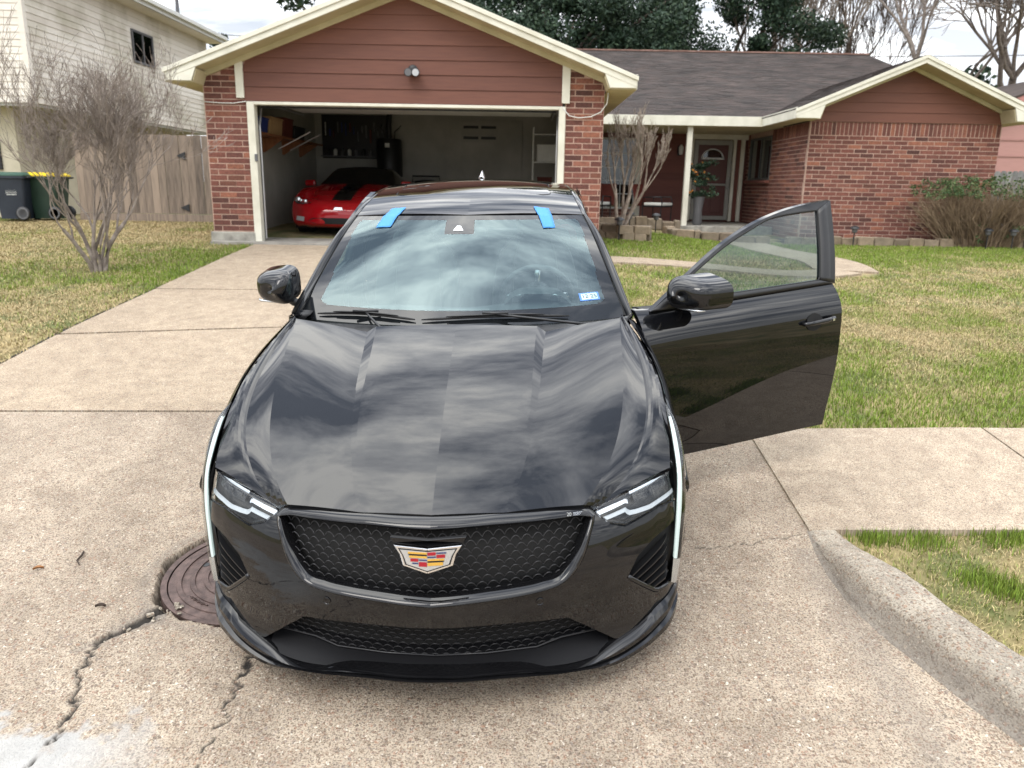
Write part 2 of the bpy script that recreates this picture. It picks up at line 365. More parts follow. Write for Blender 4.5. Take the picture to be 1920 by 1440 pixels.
island_mat('stone', [(0, lin(118, 104, 86)), (.4, lin(146, 130, 109)), (.7, lin(130, 117, 99)), (1, lin(106, 94, 79))], nscale=9)
noise_mat('drywall', lin(160, 158, 150), lin(184, 181, 173), scale=1.2, rough=.9)
noise_mat('garage_floor', lin(120, 116, 110), lin(160, 156, 148), scale=3, rough=.7)
flat_mat('black_plastic', (.012, .012, .013), .45)
flat_mat('grey_plastic', (.12, .12, .125), .5)
flat_mat('white_paint', lin(222, 222, 216), .5)
flat_mat('galvanised', (.5, .5, .5), .4, metal=.8)
noise_mat('bark', lin(122, 110, 98), lin(168, 154, 140), scale=14, rough=.95, bump=.5, bscale=60)
noise_mat('dark_bark', lin(70, 60, 54), lin(112, 98, 88), scale=8, rough=.95, bump=.5, bscale=30)
def glass_mat(name, tint=(.75, .8, .8), rough=.02, refl=1.5, trans=.9, gcol=(1, 1, 1)):
    m, nt, N, L, b = new_mat(name); N.remove(b); out = N['Material Output']
    t = N.new('ShaderNodeBsdfTransparent'); t.inputs[0].default_value = (*[c * trans for c in tint], 1)
    g = N.new('ShaderNodeBsdfGlossy'); g.inputs['Roughness'].default_value = rough; g.inputs['Color'].default_value = (*gcol, 1)
    fr = N.new('ShaderNodeFresnel'); fr.inputs[0].default_value = refl
    mx = N.new('ShaderNodeMixShader'); L.new(fr.outputs[0], mx.inputs[0]); L.new(t.outputs[0], mx.inputs[1]); L.new(g.outputs[0], mx.inputs[2]); L.new(mx.outputs[0], out.inputs[0])
    return m
glass_mat('window_glass', (.55, .6, .6), .03, 1.6)

# ------------------------------------------------------------------ terrain
def smooth01(a, b, t): u = np.clip((t - a) / (b - a), 0, 1); return u * u * (3 - 2 * u)
def gz(x, y):
    x = np.asarray(x, float); y = np.asarray(y, float)
    d = np.interp(y, [-40, -2, .6, 1.5, 2.3, 7, 12.2, 15.5, 30, 200], [-.12, -.10, -.13, -.078, 0, .47, .80, .96, 1.05, 1.6])
    r = np.interp(y, [-40, -2, .6, 1.5, 2.3, 4.7, 16, 30, 200], [-.12, -.10, -.13, -.078, 0, .27, .74, .95, 1.6])
    w = smooth01(1.3, 5.0, x)
    h = d * (1 - w) + r * w
    c = .02 * np.clip((11 - y) / 5, 0, 1) * np.clip(x + .254, -3.8, 3.0)
    return h + c
def gzf(x, y): return float(gz(x, y))
def sheet(xs, ys, dz, name, mat, parent=None):
    X, Y = np.meshgrid(xs, ys); return grid_mesh(np.stack([X, Y, gz(X, Y) + dz], -1), name, mat, parent)
def lat(a, b, fine0, fine1, df, dc):
    return np.unique(np.r_[np.arange(a, fine0, dc), np.arange(fine0, fine1, df), np.arange(fine1, b + dc, dc)])
gx = lat(-150, 150, -12, 14, .25, 6); gy = lat(-80, 260, 0, 24, .25, 6)
GX, GY = np.meshgrid(gx, gy)
pav = smooth01(-4.2, -3.8, GX) * smooth01(1.1, .8, GX) * smooth01(12.4, 12.0, GY) + smooth01(3.4, 2.6, GX) * smooth01(.9, .5, GY)
ground = struct(grid_mesh(np.stack([GX, GY, gz(GX, GY) - .022 - .13 * np.clip(pav, 0, 1)], -1), 'ground', 'soil'))

# paving ------------------------------------------------------------
driveway = struct(bpy.data.objects.new('driveway', None)); COL.objects.link(driveway)
def poly_sheet(edgeL, edgeR, name, mat, parent, dz, thick=.12, ny=60, nx=24, sub=None):
    # strip between two polylines parametrised by y (or matching params), with skirts
    A = np.array(edgeL, float); B = np.array(edgeR, float)
    def rs(P, n):
        d = np.r_[0, np.cumsum(np.linalg.norm(np.diff(P, axis=0), axis=1))]; t = np.linspace(0, d[-1], n)
        return np.stack([np.interp(t, d, P[:, 0]), np.interp(t, d, P[:, 1])], -1)
    a = rs(A, ny); b = rs(B, ny); u = np.linspace(0, 1, nx)[None, :, None]
    G = a[:, None] * (1 - u) + b[:, None] * u
    Z = gz(G[..., 0], G[..., 1]) + dz
    P = np.concatenate([G, Z[..., None]], -1)
    lo = lambda row: np.concatenate([row[..., :2], row[..., 2:] - thick], -1)
    P = np.concatenate([lo(P[:, :1]), P, lo(P[:, -1:])], 1)
    P = np.concatenate([lo(P[:1]), P, lo(P[-1:])], 0)
    o = grid_mesh(P, name, mat, parent, smooth=False); return o
# front slab: street gutter, apron, with its cracks and the manhole recess
MHC = (-1.175, 3.124)
def seg_dist(X, Y, pts):
    D = np.full(X.shape, 9.); T = np.zeros(X.shape); pts = np.asarray(pts, float)
    for k in range(len(pts) - 1):
        p, q = pts[k, :2], pts[k + 1, :2]; d = q - p; t = np.clip(((X - p[0]) * d[0] + (Y - p[1]) * d[1]) / (d @ d), 0, 1)
        dd = np.hypot(X - p[0] - t * d[0], Y - p[1] - t * d[1]); w = pts[k, 2] * (1 - t) + pts[k + 1, 2] * t
        s = dd / w; m = s < D; D = np.where(m, s, D)
    return D
def jag(pts, n=9, amp=.018, seed=1):
    r = np.random.default_rng(seed); out = []
    for a, b in zip(pts[:-1], pts[1:]):
        for k in range(n):
            t = k / n; q = [a[i] * (1 - t) + b[i] * t for i in range(3)]
            q[0] += r.normal() * amp * .5; q[1] += r.normal() * amp * .5; q[2] *= r.uniform(.6, 1.4); out.append(q)
    out.append(list(pts[-1])); return out
def front_slab():
    xs = lat(-9, 1.60, -2.6, 1.60, .01, .12); ys = np.r_[np.arange(-6, 1.3, .3), np.arange(1.3, 3.7, .01), np.arange(3.7, 4.95, .05), 4.962]
    X, Y = np.meshgrid(xs, ys)
    # warp the lattice so the right edge follows the kerb and the walk joint
    xr = np.interp(Y, [-6, 0, 1.2, 2.13, 2.53, 2.81, 3.16, 3.5, 4.62, 4.97], [9.5, 3.4, 2.1, 1.65, 1.49, 1.40, 1.375, 1.41, 1.405, 1.40])
    X = np.where(X > 0, X / 1.60 * xr, X)
    Z = gz(X, Y) + .0
    big = jag(n=14, pts=[(-1.42, 2.86, .020), (-1.50, 2.76, .016), (-1.60, 2.62, .008), (-1.575, 2.45, .0065), (-1.50, 2.27, .0052), (-1.50, 2.10, .004), (-1.56, 1.5, .0035)], amp=.02)
    thin = jag([(-1.02, 2.66, .007), (-.98, 2.50, .008), (-.99, 2.36, .0045), (-.96, 2.2, .0028), (-.99, 2.0, .0024), (-.98, 1.8, .0022), (-1.0, 1.4, .002)], amp=.03, seed=4)
    fine = jag([(1.38, 3.40, .003), (1.1, 3.33, .004), (.85, 3.30, .003)], amp=.03, seed=6)
    d1 = seg_dist(X, Y, big); d2 = seg_dist(X, Y, thin); d3 = seg_dist(X, Y, fine)
    nz = fbm(X * 30, Y * 30, 3); nz2 = fbm(X * 9, Y * 9, 8)
    c1 = np.clip((1.0 - d1 + (nz - .5) * .9) * 2.2, 0, 1); c2 = np.clip((1.2 - d2) * 2, 0, 1); c3 = np.clip(1.3 - d3, 0, 1) * .8
    R = np.hypot(X - MHC[0], Y - MHC[1]); ang = np.arctan2(Y - MHC[1], X - MHC[0])
    rim = .405 + (fbm(ang * 4 + 9, ang * 0 + 3, 5) - .5) * .05
    hole = np.clip((rim - R) / .018, 0, 1)
    crumble = np.clip(1 - seg_dist(X, Y, [(-1.40, 2.84, .10), (-1.55, 2.70, .085), (-1.66, 2.58, .03)]), 0, 1) * (nz2 > .42)
    Z = Z - c1 * .012 - c2 * .007 - c3 * .006 - hole * .075 - crumble * .016 * (nz + .3)
    # left slab of the big crack sits a touch higher
    white = smooth01(.0, .12, (2.46 - Y) - .18 * np.abs(X + 2.6) * (X > -2.6) + (fbm(X * 5, Y * 5, 21) - .5) * .55 + (fbm(X * 40, Y * 40, 2) - .5) * .25) * (X < -.9)
    white = np.clip(white * 1.1 - smooth01(-1.55, -1.0, X) - smooth01(-2.9, -3.5, X + (fbm(X * 3, Y * 3, 5) - .5)) - smooth01(1.6, 1.2, Y + (fbm(X * 3, Y * 3, 15) - .5)), 0, 1) * np.clip(1.25 - (nz2 > .56) * .5, 0, 1)
    stainm = np.clip(smooth01(.05, .0, np.abs(R - .44)) * .35 + np.clip(1.5 - d1 * .55, 0, 1) * .30 * (nz + .2) + crumble * .5 + np.exp(-((X - 1.36) / .10) ** 2) * (Y < 3.3) * .35, 0, 1)
    mask = np.stack([np.clip(c1 * 1.1 + c2 + c3 + hole * (R > .375), 0, 1), white, stainm, np.ones_like(X)], -1)
    P = np.stack([X, Y, Z], -1)
    o = grid_mesh(P, 'slab', 'apron_concrete', driveway)
    a = o.data.attributes.new('mask', 'FLOAT_COLOR', 'POINT'); a.data.foreach_set('color', mask.reshape(-1).astype(np.float32))
    return o
front_slab()
ckl = [(-4.14, 6.80), (-3.3, 6.86), (-2.4, 7.26), (-1.2, 7.40), (1.15, 7.45)]
def drive_edge(y): return np.interp(y, [4.98, 5.6, 7, 12.2], [1.40, 1.24, 1.14, 1.10])
def yl(y0): return [(-4.14 - .55 * max(0, 5.6 - y) ** 2, y) for y in np.linspace(*y0, 14)]
poly_sheet([(-4.9, 4.995)] + yl((5.1, 6.755)), [(1.40, 4.99)] + [(float(drive_edge(y)), y) for y in np.linspace(5.1, 7.43, 14)], 'slab', 'drive_concrete', driveway, .0)
poly_sheet(yl((6.815, 8.712)), [(float(drive_edge(y)), y) for y in np.linspace(7.452, 8.715, 14)], 'slab', 'drive_concrete', driveway, -.003)
poly_sheet(yl((8.735, 12.16)), [(float(drive_edge(y)), y) for y in np.linspace(8.735, 12.16, 14)], 'slab', 'drive_concrete', driveway, .0)
# wider cut of the crossing crack: the two slabs between -> uneven edge is filled with a dark joint below
jm = MB()
for (x0, x1, y, w) in ((-4.9, 1.4, 4.975, .02), (-4.14, 1.1, 8.725, .018)):
    pass
sheet(np.linspace(-5, 1.42, 60), np.linspace(4.90, 9.0, 50), -.028, 'joint_filler', 'asphalt_joint', driveway)
# pavement (sidewalk) with its joint, front path
sidewalk = struct(bpy.data.objects.new('sidewalk', None)); COL.objects.link(sidewalk)
for x0, x1 in ((1.44, 2.93), (2.945, 4.45), (4.465, 6.0), (6.015, 7.5)):
    poly_sheet([(x0 + (.022 if x0 < 1.5 else 0), 4.66), (x0 - .012 * (x0 < 1.5), 3.44)], [(x1, 4.66), (x1, 3.44)], 'slab', 'walk_concrete', sidewalk, .012, ny=16, nx=16)
for x1, x0 in ((-4.95, -6.4), (-6.42, -7.9)):
    poly_sheet([(x0, 4.66), (x0, 3.44)], [(x1, 4.66), (x1, 3.44)], 'slab', 'walk_concrete', sidewalk, .012, ny=16, nx=16)
fl = MB(); fl.add([(1.385, 4.68, gzf(1.4, 4.68) - .004), (1.45, 4.68, gzf(1.4, 4.68) - .004), (1.50, 3.44, gzf(1.4, 3.44) - .004), (1.42, 3.44, gzf(1.4, 3.44) - .004)], [(0, 1, 2, 3)])
fl.build('joint_filler', 'asphalt_joint', sidewalk)
front_path = struct(bpy.data.objects.new('front_path', None)); COL.objects.link(front_path)
# kerb return ---------------------------------------------------------
def kerb():
    gut = curve([(1.415, 3.50, 0), (1.378, 3.16, 0), (1.40, 2.81, 0), (1.49, 2.53, 0), (1.65, 2.13, 0), (1.95, 1.55, 0), (2.6, .75, 0), (4.5, -.2, 0), (8, -.9, 0)], 640)
    bk = curve([(1.545, 3.44, 0), (1.59, 3.14, 0), (1.665, 2.80, 0), (1.77, 2.50, 0), (1.94, 2.13, 0), (2.25, 1.68, 0), (2.85, 1.0, 0), (4.6, .1, 0), (8, -.55, 0)], 640)
    prof = [(0, -.06), (.0, .0), (.05, .05), (.12, .25), (.20, .60), (.29, .88), (.40, 1.0), (.55, 1.04), (.8, 1.02), (1.0, .98), (1.02, .5)]
    pv = np.array(prof); pt = np.r_[0, np.cumsum(np.hypot(np.diff(pv[:, 0]), np.diff(pv[:, 1]) * .7))]; prof = [tuple(q) for q in spl(np.linspace(0, pt[-1], 34), pt, pv)]
    rows = []
    L_ = np.r_[0, np.cumsum(np.linalg.norm(np.diff(gut, axis=0), axis=1))]
    hh = .012 + .108 * smooth01(.0, .65, L_)
    for k, (u, v) in enumerate(prof):
        p = gut * (1 - u) + bk * u
        n = (fbm(L_ * 5, L_ * 0 + k * .22, 4) - .5) * .030 + (fbm(L_ * 34, L_ * 0 + k * .9, 14) - .5) * .011
        z = gz(gut[:, 0], gut[:, 1]) * (1 - .3 * u) + .3 * u * gz(p[:, 0], p[:, 1]) - .002 + v * hh
        q = p.copy(); q[:, 2] = z + n * .6 * np.clip(v * 3, 0, 1); q[:, 0] += n * .7 * (u < .9)
        rows.append(q)
    o = grid_mesh(np.stack(rows, 1), 'kerb', 'kerb_concrete')
    # grime collects along the gutter line and in worn patches of the face
    dirt = np.stack([np.clip((.95 - v) * 1.1, 0, .8) * (.35 + .9 * fbm(L_ * 7, L_ * 0 + k * .3, 9)) for k, (u, v) in enumerate(prof)], 1)
    mk = np.zeros((len(L_), len(prof), 4), np.float32); mk[..., 2] = np.clip(dirt, 0, .85); mk[..., 3] = 1
    a = o.data.attributes.new('mask', 'FLOAT_COLOR', 'POINT'); a.data.foreach_set('color', mk.reshape(-1)); return struct(o)
kerb()
def kerb_back(y): return np.interp(y, [-.55, .1, 1.0, 1.68, 2.13, 2.5, 2.8, 3.14, 3.44], [8, 4.6, 2.85, 2.25, 1.93, 1.76, 1.655, 1.58, 1.535])
# manhole cover ---------------------------------------------------------
noise_mat('cast_iron', lin(72, 58, 54), lin(104, 86, 80), scale=22, rough=.6, metal=.35, bump=.35, bscale=120)
def manhole():
    t = thing('manhole_cover', 'round rusty brown cast iron manhole cover beside the black car', 'manhole cover', (MHC[0], MHC[1], gzf(*MHC) - .022))
    t.rotation_euler = (math.atan(.1), 0, 0)
    MB().lathe([(.345, -.03), (.345, 0), (.338, .004)], n=64).build('lid', 'cast_iron', t, smooth=40)
    for r in (.30, .245, .19, .135, .08):
        MB().lathe([(r - .012, .003), (r - .010, .0095), (r + .010, .0095), (r + .012, .003), (r - .012, .003)], n=64).build('ring', 'cast_iron', t, smooth=40)
    f = MB(); n = 72; vs = []; fs = []
    for r, z in ((.35, -.04), (.35, .004), (.375, .004), (.378, -.04)):
        for j in range(n): vs.append((r * math.cos(2 * PI * j / n), r * math.sin(2 * PI * j / n), z))
    for i in range(3):
        for j in range(n): fs.append((i * n + j, i * n + (j + 1) % n, (i + 1) * n + (j + 1) % n, (i + 1) * n + j))
    f.add(vs, fs).build('frame', 'cast_iron', t, smooth=40)
    MB().lathe([(.016, .0042), (.016, .0055)], (-.22, .045, 0), 14).build('lift_hole', 'black_plastic', t)
    for i, a in enumerate((-2.30, -2.22, -2.12, -2.04)):      # cast letters, worn
        for k in range(3):
            MB().cbox((.272 * math.cos(a + k * .02), .272 * math.sin(a + k * .02), .006), (.006, .034 - .01 * (k == 1), .008), a + (.5 if k == 1 else .0)).build('raised_letter_stroke', 'cast_iron', t)
manhole()

# loose chips in the broken edge by the manhole, a twig and two dry leaves on the slab
def debris():
    r = random.Random(31); m = MB()
    for k in range(22):
        t = r.random() ** 2 * .7; x = -1.40 - .20 * t + r.gauss(0, .035); y = 2.83 - .22 * t + r.gauss(0, .03); s_ = r.uniform(.003, .010)
        z = gzf(x, y) - .008 + s_ * .3; rot = Matrix.Rotation(r.uniform(0, 6), 3, 'Z') @ Matrix.Rotation(r.uniform(0, 6), 3, 'X')
        m.box((-s_, -s_ * .7, -s_ * .5), (s_, s_ * .7, s_ * .5), rot, (x, y, z))
    o = m.build('concrete_rubble', 'kerb_concrete'); tag(o, 'loose grey concrete chips in the crack beside the manhole', 'rubble'); stuff(o)
    flat_mat('dry_leaf', lin(150, 104, 62), .8); flat_mat('dry_twig', lin(62, 50, 42), .9)
    def P(x, y, h=.006): return (x, y, gzf(x, y) + h)
    tag(MB().tube([P(-1.995, 3.245), P(-1.98, 3.20, .012), P(-1.985, 3.17), P(-1.955, 3.135)], [.004, .005, .004, .002], 5).build('twig', 'dry_twig'), 'small dark twig lying on the driveway left of the manhole', 'twig')
    for x, y, a, n_ in ((-2.12, 3.10, .3, 'curled tan dry leaf on the driveway far left of the manhole'), (-1.70, 2.83, .1, 'thin dark dry leaf on the driveway near the crack')):
        m = MB(); n = 6; vs = []
        for k in range(n + 1):
            t = k / n; w = .007 * math.sin(PI * t) + .001; c, q = math.cos(a), math.sin(a); l = (t - .5) * .045
            for s_ in (-1, 0, 1): vs.append(P(x + c * l - q * w * s_, y + q * l + c * w * s_, .004 + .010 * abs(s_) + .006 * math.sin(PI * t)))
        m.add(vs, [(3 * k + j, 3 * k + j + 1, 3 * k + j + 4, 3 * k + j + 3) for k in range(n) for j in range(2)]); tag(m.build('dry_leaf', 'dry_leaf' if a > .2 else 'dry_twig', fix=False, smooth=True), n_, 'leaf')
debris()
# ------------------------------------------------------------------ the brick house
FLOOR = .83
house = thing('brick_house', 'single-storey red brick house with open garage, cream trim and dark shingle roof', 'house', (0, 14, .8))
def hp(o):
    o.parent = house; o.matrix_parent_inverse = Matrix.Translation((0, -14, -.8)); return o
BL, BH, BJ = .270, .0860, .016
brick_me = MB().box((-(BL - BJ) / 2, -.05, -(BH - BJ) / 2), ((BL - BJ) / 2, .0, (BH - BJ) / 2)).mesh('brick', 'brick')
half_me = MB().box((-(BL / 2 - BJ) / 2, -.05, -(BH - BJ) / 2), ((BL / 2 - BJ) / 2, .0, (BH - BJ) / 2)).mesh('half_brick', 'brick')
BUDGET = [300]
def brick_wall(x0, x1, z0, z1, y, axis='x', single=False, soldier=False, holes=(), depth=.1, topfun=None, face=-1, shift=0):
    """wall facing -Y (axis x) at plane y, or facing +-X (axis y) at plane x=y spanning y=x0..x1"""
    w = MB()
    if axis == 'x':
        xs = [x0, x1]
        if holes:
            for (a, b, c, d) in holes: pass
            a, b, c, d = holes[0]
            w.box((x0, y + .004, z0), (a, y + depth, z1)); w.box((b, y + .004, z0), (x1, y + depth, z1)); w.box((a, y + .004, z0), (b, y + depth, c)); w.box((a, y + .004, d), (b, y + depth, z1))
        else:
            if topfun: w.prism([(x0, z0), (x1, z0), (x1, topfun(x1)), (x0, topfun(x0))], y + .004, y + depth, 1)
            else: w.box((x0, y + .004, z0), (x1, y + depth, z1))
    else:
        s = -face
        q0, q1 = sorted((y + .004 * s, y + depth * s))
        if holes:
            a, b, c, d = holes[0]
            for p in (((q0, x0, z0), (q1, a, z1)), ((q0, b, z0), (q1, x1, z1)), ((q0, a, z0), (q1, b, c)), ((q0, a, d), (q1, b, z1))): w.box(*p)
        else: w.box((q0, x0, z0), (q1, x1, z1))
    wo = hp(w.build('brick_wall', 'mortar'))
    rest = MB()
    def put(cx, cz, ln, vert=False):
        h = BH
        if topfun and cz + h / 2 > topfun(cx) + .005: return
        for (a, b, c, d) in holes:
            if a - .02 < cx < b + .02 and c - .02 < cz < d + .02: return
        jx = random.uniform(-.002, .002); jy = random.uniform(-.003, .002)
        if single and BUDGET[0] > 0 and not vert and axis == 'x' and ln > BL * .9:
            BUDGET[0] -= 1
            o = inst('brick', brick_me, wo, (cx + jx, y + .05 + jy, cz)); return
        L_, H_ = (ln - BJ, BH - BJ) if not vert else (BH - BJ, ln - BJ)
        if axis == 'x': rest.box((cx - L_ / 2, y + jy, cz - H_ / 2), (cx + L_ / 2, y + .05, cz + H_ / 2))
        else:
            s = -face; q = sorted((y + jy, y + .05 * s)); rest.box((q[0], cx - L_ / 2, cz - H_ / 2), (q[1], cx + L_ / 2, cz + H_ / 2))
    zt = z1 - (BL if soldier else 0)
    n = int((zt - z0) / BH + .001)
    for k in range(n):
        cz = zt - BH * (k + .5); off = (k + shift) % 2
        xx = x0 + BJ / 2
        first = BL / 2 if off else BL
        ln = first
        while xx < x1 - .015:
            ln = min(ln, x1 - xx)
            put(xx + ln / 2, cz, ln); xx += ln; ln = BL
    if soldier:
        m = int((x1 - x0) / BH)
        for k in range(m): put(x0 + BH * (k + .5) + (x1 - x0 - m * BH) / 2, z1 - BL / 2, BL, True)
    if rest.n: o = rest.build('brick', 'brick', wo, fix=False); o['kind'] = 'stuff'
    return wo
GP = .38; GAX, GAZ = -1.79, 4.635                      # garage gable pitch and apex
gable = lambda x: GAZ - GP * abs(x - GAX)
EAVE_B, EAVE_T = 3.15, 3.34
# garage piers
brick_wall(-4.86, -4.20, .97, 3.56, 12.4, single=True, topfun=lambda x: min(3.62, gable(x) - .165))
brick_wall(.66, 1.25, .80, 3.52, 12.4, single=True, topfun=lambda x: min(3.62, gable(x) - .165), shift=1)
brick_wall(12.45, 18.4, .8, 3.16, 1.25, axis='y', face=1)
brick_wall(12.45, 20, .97, 3.16, -4.86, axis='y', face=-1)
hp(MB().box((-4.90, 12.36, .55), (-4.19, 12.7, .968)).build('plinth', 'plain_concrete', bevel=.015))
hp(MB().box((.66, 12.41, .5), (1.25, 12.6, .80)).build('plinth', 'plain_concrete'))
# cream boards round the opening
for a, b in (((-4.205, 12.37, FLOOR - .02), (-4.09, 12.52, 2.93)), ((.565, 12.37, FLOOR - .02), (.665, 12.52, 2.93)), ((-4.09, 12.372, 2.885), (.565, 12.52, 2.93))):
    hp(MB().box(a, b).build('opening_trim', 'cream_paint', bevel=.006))
for x0, x1, z1 in ((-4.345, -4.225, 3.60), (.60, .72, 3.57)):
    hp(MB().box((x0, 12.352, 2.975), (x1, 12.40, float(gable((x0 + x1) / 2)) - .15)).build('corner_trim', 'cream_paint', bevel=.005))
# gable planks
EXP = .2075
def gable_planks(x0, x1, z0, fun, y, mat, exp=EXP):
    k = 0
    while True:
        a = z0 + k * exp; b = a + exp + .012
        def half(z):   # x limits at height z
            xs = np.linspace(x0, x1, 400); ok = np.array([fun(x) >= z for x in xs])
            return (xs[ok][0], xs[ok][-1]) if ok.any() else None
        lo = half(a)
        if lo is None or lo[1] - lo[0] < .05: break
        hi = half(b) or ((lo[0] + lo[1]) / 2 - .01, (lo[0] + lo[1]) / 2 + .01)
        v = [(lo[0], y, a), (lo[1], y, a), (hi[1], y + .016, b), (hi[0], y + .016, b), (lo[0], y + .03, a), (lo[1], y + .03, a), (hi[1], y + .03, b), (hi[0], y + .03, b)]
        hp(MB().add(v, [(0, 1, 2, 3), (5, 4, 7, 6), (0, 4, 5, 1), (1, 5, 6, 2), (2, 6, 7, 3), (3, 7, 4, 0)]).build('siding_plank', mat))
        k += 1
gable_planks(-4.24, .615, 2.935, lambda x: gable(x) - .158, 12.375, 'red_siding')
hp(MB().prism([(-4.2, 2.94), (.6, 2.94), (.6, 3.55), (GAX, 4.46), (-4.2, 3.55)], 12.41, 12.5).build('gable_wall', 'dark_siding'))
# roof planes --------------------------------------------------------
def roof_plane(p0, du, dv, lu, lv, name='roof', clip=None):
    p0, du, dv = Vector(p0), Vector(du).normalized(), Vector(dv).normalized(); nn = du.cross(dv).normalized()
    if nn.z < 0: nn = -nn
    base = MB(); c = [p0, p0 + du * lu, p0 + du * lu + dv * lv, p0 + dv * lv]
    base.add([tuple(q - nn * .004) for q in c] + [tuple(q - nn * .05) for q in c], [(0, 1, 2, 3), (4, 5, 6, 7), (0, 1, 5, 4), (1, 2, 6, 5), (2, 3, 7, 6), (3, 0, 4, 7)])
    ro = hp(base.build(name, 'shingle'))
    e, tw = .142, .305; sm = MB(); j = 0
    while j * e < lv - .02:
        x = -((j % 2) * .5 + random.random() * .15) * tw
        while x < lu:
            a, b = max(0, x + .003), min(lu, x + tw - .003); x += tw
            if b - a < .02: continue
            mid = p0 + du * ((a + b) / 2) + dv * (j * e)
            if clip and not clip(mid): continue
            h = .011 + random.uniform(-.003, .004); v1 = min(lv, (j + 1) * e + .02); lo = random.uniform(-.006, .006) + j * e
            P = lambda u, v, q: tuple(p0 + du * u + dv * v + nn * q)
            sm.add([P(a, lo, h), P(b, lo, h), P(b, v1, .001), P(a, v1, .001), P(a, lo, -.003), P(b, lo, -.003)], [(0, 1, 2, 3), (4, 5, 1, 0)])
        j += 1
    o = sm.build('shingle', 'shingle', ro, fix=False); o['kind'] = 'stuff'
    return ro
SL = math.hypot(1, GP)
def gable_roof(ax, az, p, half, y0, y1):
    for s in (-1, 1):
        roof_plane((ax + s * half, y0, az - p * half), (0, 1, 0), (-s, 0, p), y1 - y0, half * math.hypot(1, p))
gable_roof(GAX, GAZ + .01, GP, 3.48, 11.98, 24)
WAX, WAZ, WP = 7.83, 4.345, .425
wgable = lambda x: WAZ - WP * abs(x - WAX)
gable_roof(WAX, WAZ + .01, WP, 2.42, 16.05, 27)
MS = (6.17 - 3.36) / (27.5 - 18.36)
roof_plane((-3.5, 18.36, 3.355), (1, 0, 0), (0, 1, MS), 14.9, math.hypot(9.14, 2.81))
roof_plane((-3.5, 36.6, 3.355), (1, 0, 0), (0, -1, MS), 14.9, math.hypot(9.14, 2.81))
rc = MB()
for k in range(50): rc.box((-3.5 + k * .298, 27.38, 6.155), (-3.5 + k * .298 + .30, 27.62, 6.195 + (k % 2) * .006))
noise_mat('ridge_shingle', lin(120, 92, 82), lin(150, 120, 108), scale=3, rough=.95)
hp(rc.build('ridge_cap', 'ridge_shingle'))
# fascia boards, soffits
def rake(ax, az, p, half, y, yw, th=.14, mat='cream_paint'):
    for s in (-1, 1):
        xe = ax + s * half; ze = az - p * half; d = th
        hp(MB().prism([(ax, az), (xe, ze), (xe, ze - d), (ax, az - d)], y, y + .035).build('rake_board', mat, bevel=.004))
        d2 = .055
        hp(MB().prism([(ax, az + .012), (xe + s * .02, ze + .005), (xe + s * .02, ze - d2), (ax, az - d2)], y - .022, y - .002).build('rake_trim', mat, bevel=.003))
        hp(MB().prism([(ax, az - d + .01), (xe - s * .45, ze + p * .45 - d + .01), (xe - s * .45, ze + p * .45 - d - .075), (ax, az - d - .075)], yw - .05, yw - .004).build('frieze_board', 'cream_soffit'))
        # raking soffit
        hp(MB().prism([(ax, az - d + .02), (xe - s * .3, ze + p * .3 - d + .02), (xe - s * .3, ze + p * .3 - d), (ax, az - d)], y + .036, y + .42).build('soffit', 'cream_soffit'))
rake(GAX, GAZ, GP, 3.46, 11.97, 12.40); rake(WAX, WAZ, WP, 2.42, 16.07, 16.57)
def returns(ax, az, p, half, y, ywall, xw, zb):
    # boxed eave return at the foot of each rake
    for s in (-1, 1):
        xe = ax + s * (half - .015); xi = ax + s * xw; zt = az - p * half - .13
        hp(MB().prism([(xe, zt), (xe, zb), (xi + s * .02, zb), (xi - s * .06, zt + p * (abs(xe - xi) + .04)), ], y + .004, y + .03).build('eave_return', 'cream_paint', bevel=.004))
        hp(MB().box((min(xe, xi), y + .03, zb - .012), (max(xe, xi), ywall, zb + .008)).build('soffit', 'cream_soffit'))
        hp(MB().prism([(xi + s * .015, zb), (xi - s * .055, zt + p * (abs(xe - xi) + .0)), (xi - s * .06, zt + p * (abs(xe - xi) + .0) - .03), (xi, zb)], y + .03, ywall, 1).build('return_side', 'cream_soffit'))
returns(GAX, GAZ, GP, 3.46, 11.97, 12.40, 3.05, 3.165); returns(WAX, WAZ, WP, 2.42, 16.07, 16.6, 1.92, 3.155)
# eave fascias along the sides
def eave(x, y0, y1, s):
    hp(MB().box((x - .015, y0, EAVE_B), (x + .015, y1, EAVE_T + .02)).build('fascia_board', 'cream_paint', bevel=.003))
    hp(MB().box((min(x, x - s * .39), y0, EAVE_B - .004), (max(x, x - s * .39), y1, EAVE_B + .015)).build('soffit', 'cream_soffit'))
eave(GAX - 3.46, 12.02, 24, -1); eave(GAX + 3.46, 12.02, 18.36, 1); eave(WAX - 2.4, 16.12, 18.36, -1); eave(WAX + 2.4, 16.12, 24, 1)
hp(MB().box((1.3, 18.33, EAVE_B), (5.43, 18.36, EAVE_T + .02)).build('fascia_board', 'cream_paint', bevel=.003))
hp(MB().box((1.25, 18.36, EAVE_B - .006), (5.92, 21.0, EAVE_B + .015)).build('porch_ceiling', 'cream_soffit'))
# wing walls
brick_wall(5.90, 9.80, .70, 3.14, 16.6, single=True, soldier=True)
brick_wall(16.65, 21.0, .70, 3.14, 5.90, axis='y', face=-1, soldier=True, holes=((19.0, 20.75, 2.0, 3.02),))
brick_wall(16.65, 24, .70, 3.14, 9.80, axis='y', face=1)
gable_planks(5.93, 9.77, 3.14, lambda x: wgable(x) - .158, 16.57, 'red_siding', .19)
hp(MB().prism([(5.93, 3.14), (9.77, 3.14), (9.77, 3.4), (WAX, 4.1), (5.93, 3.4)], 16.602, 16.68).build('gable_wall', 'dark_siding'))
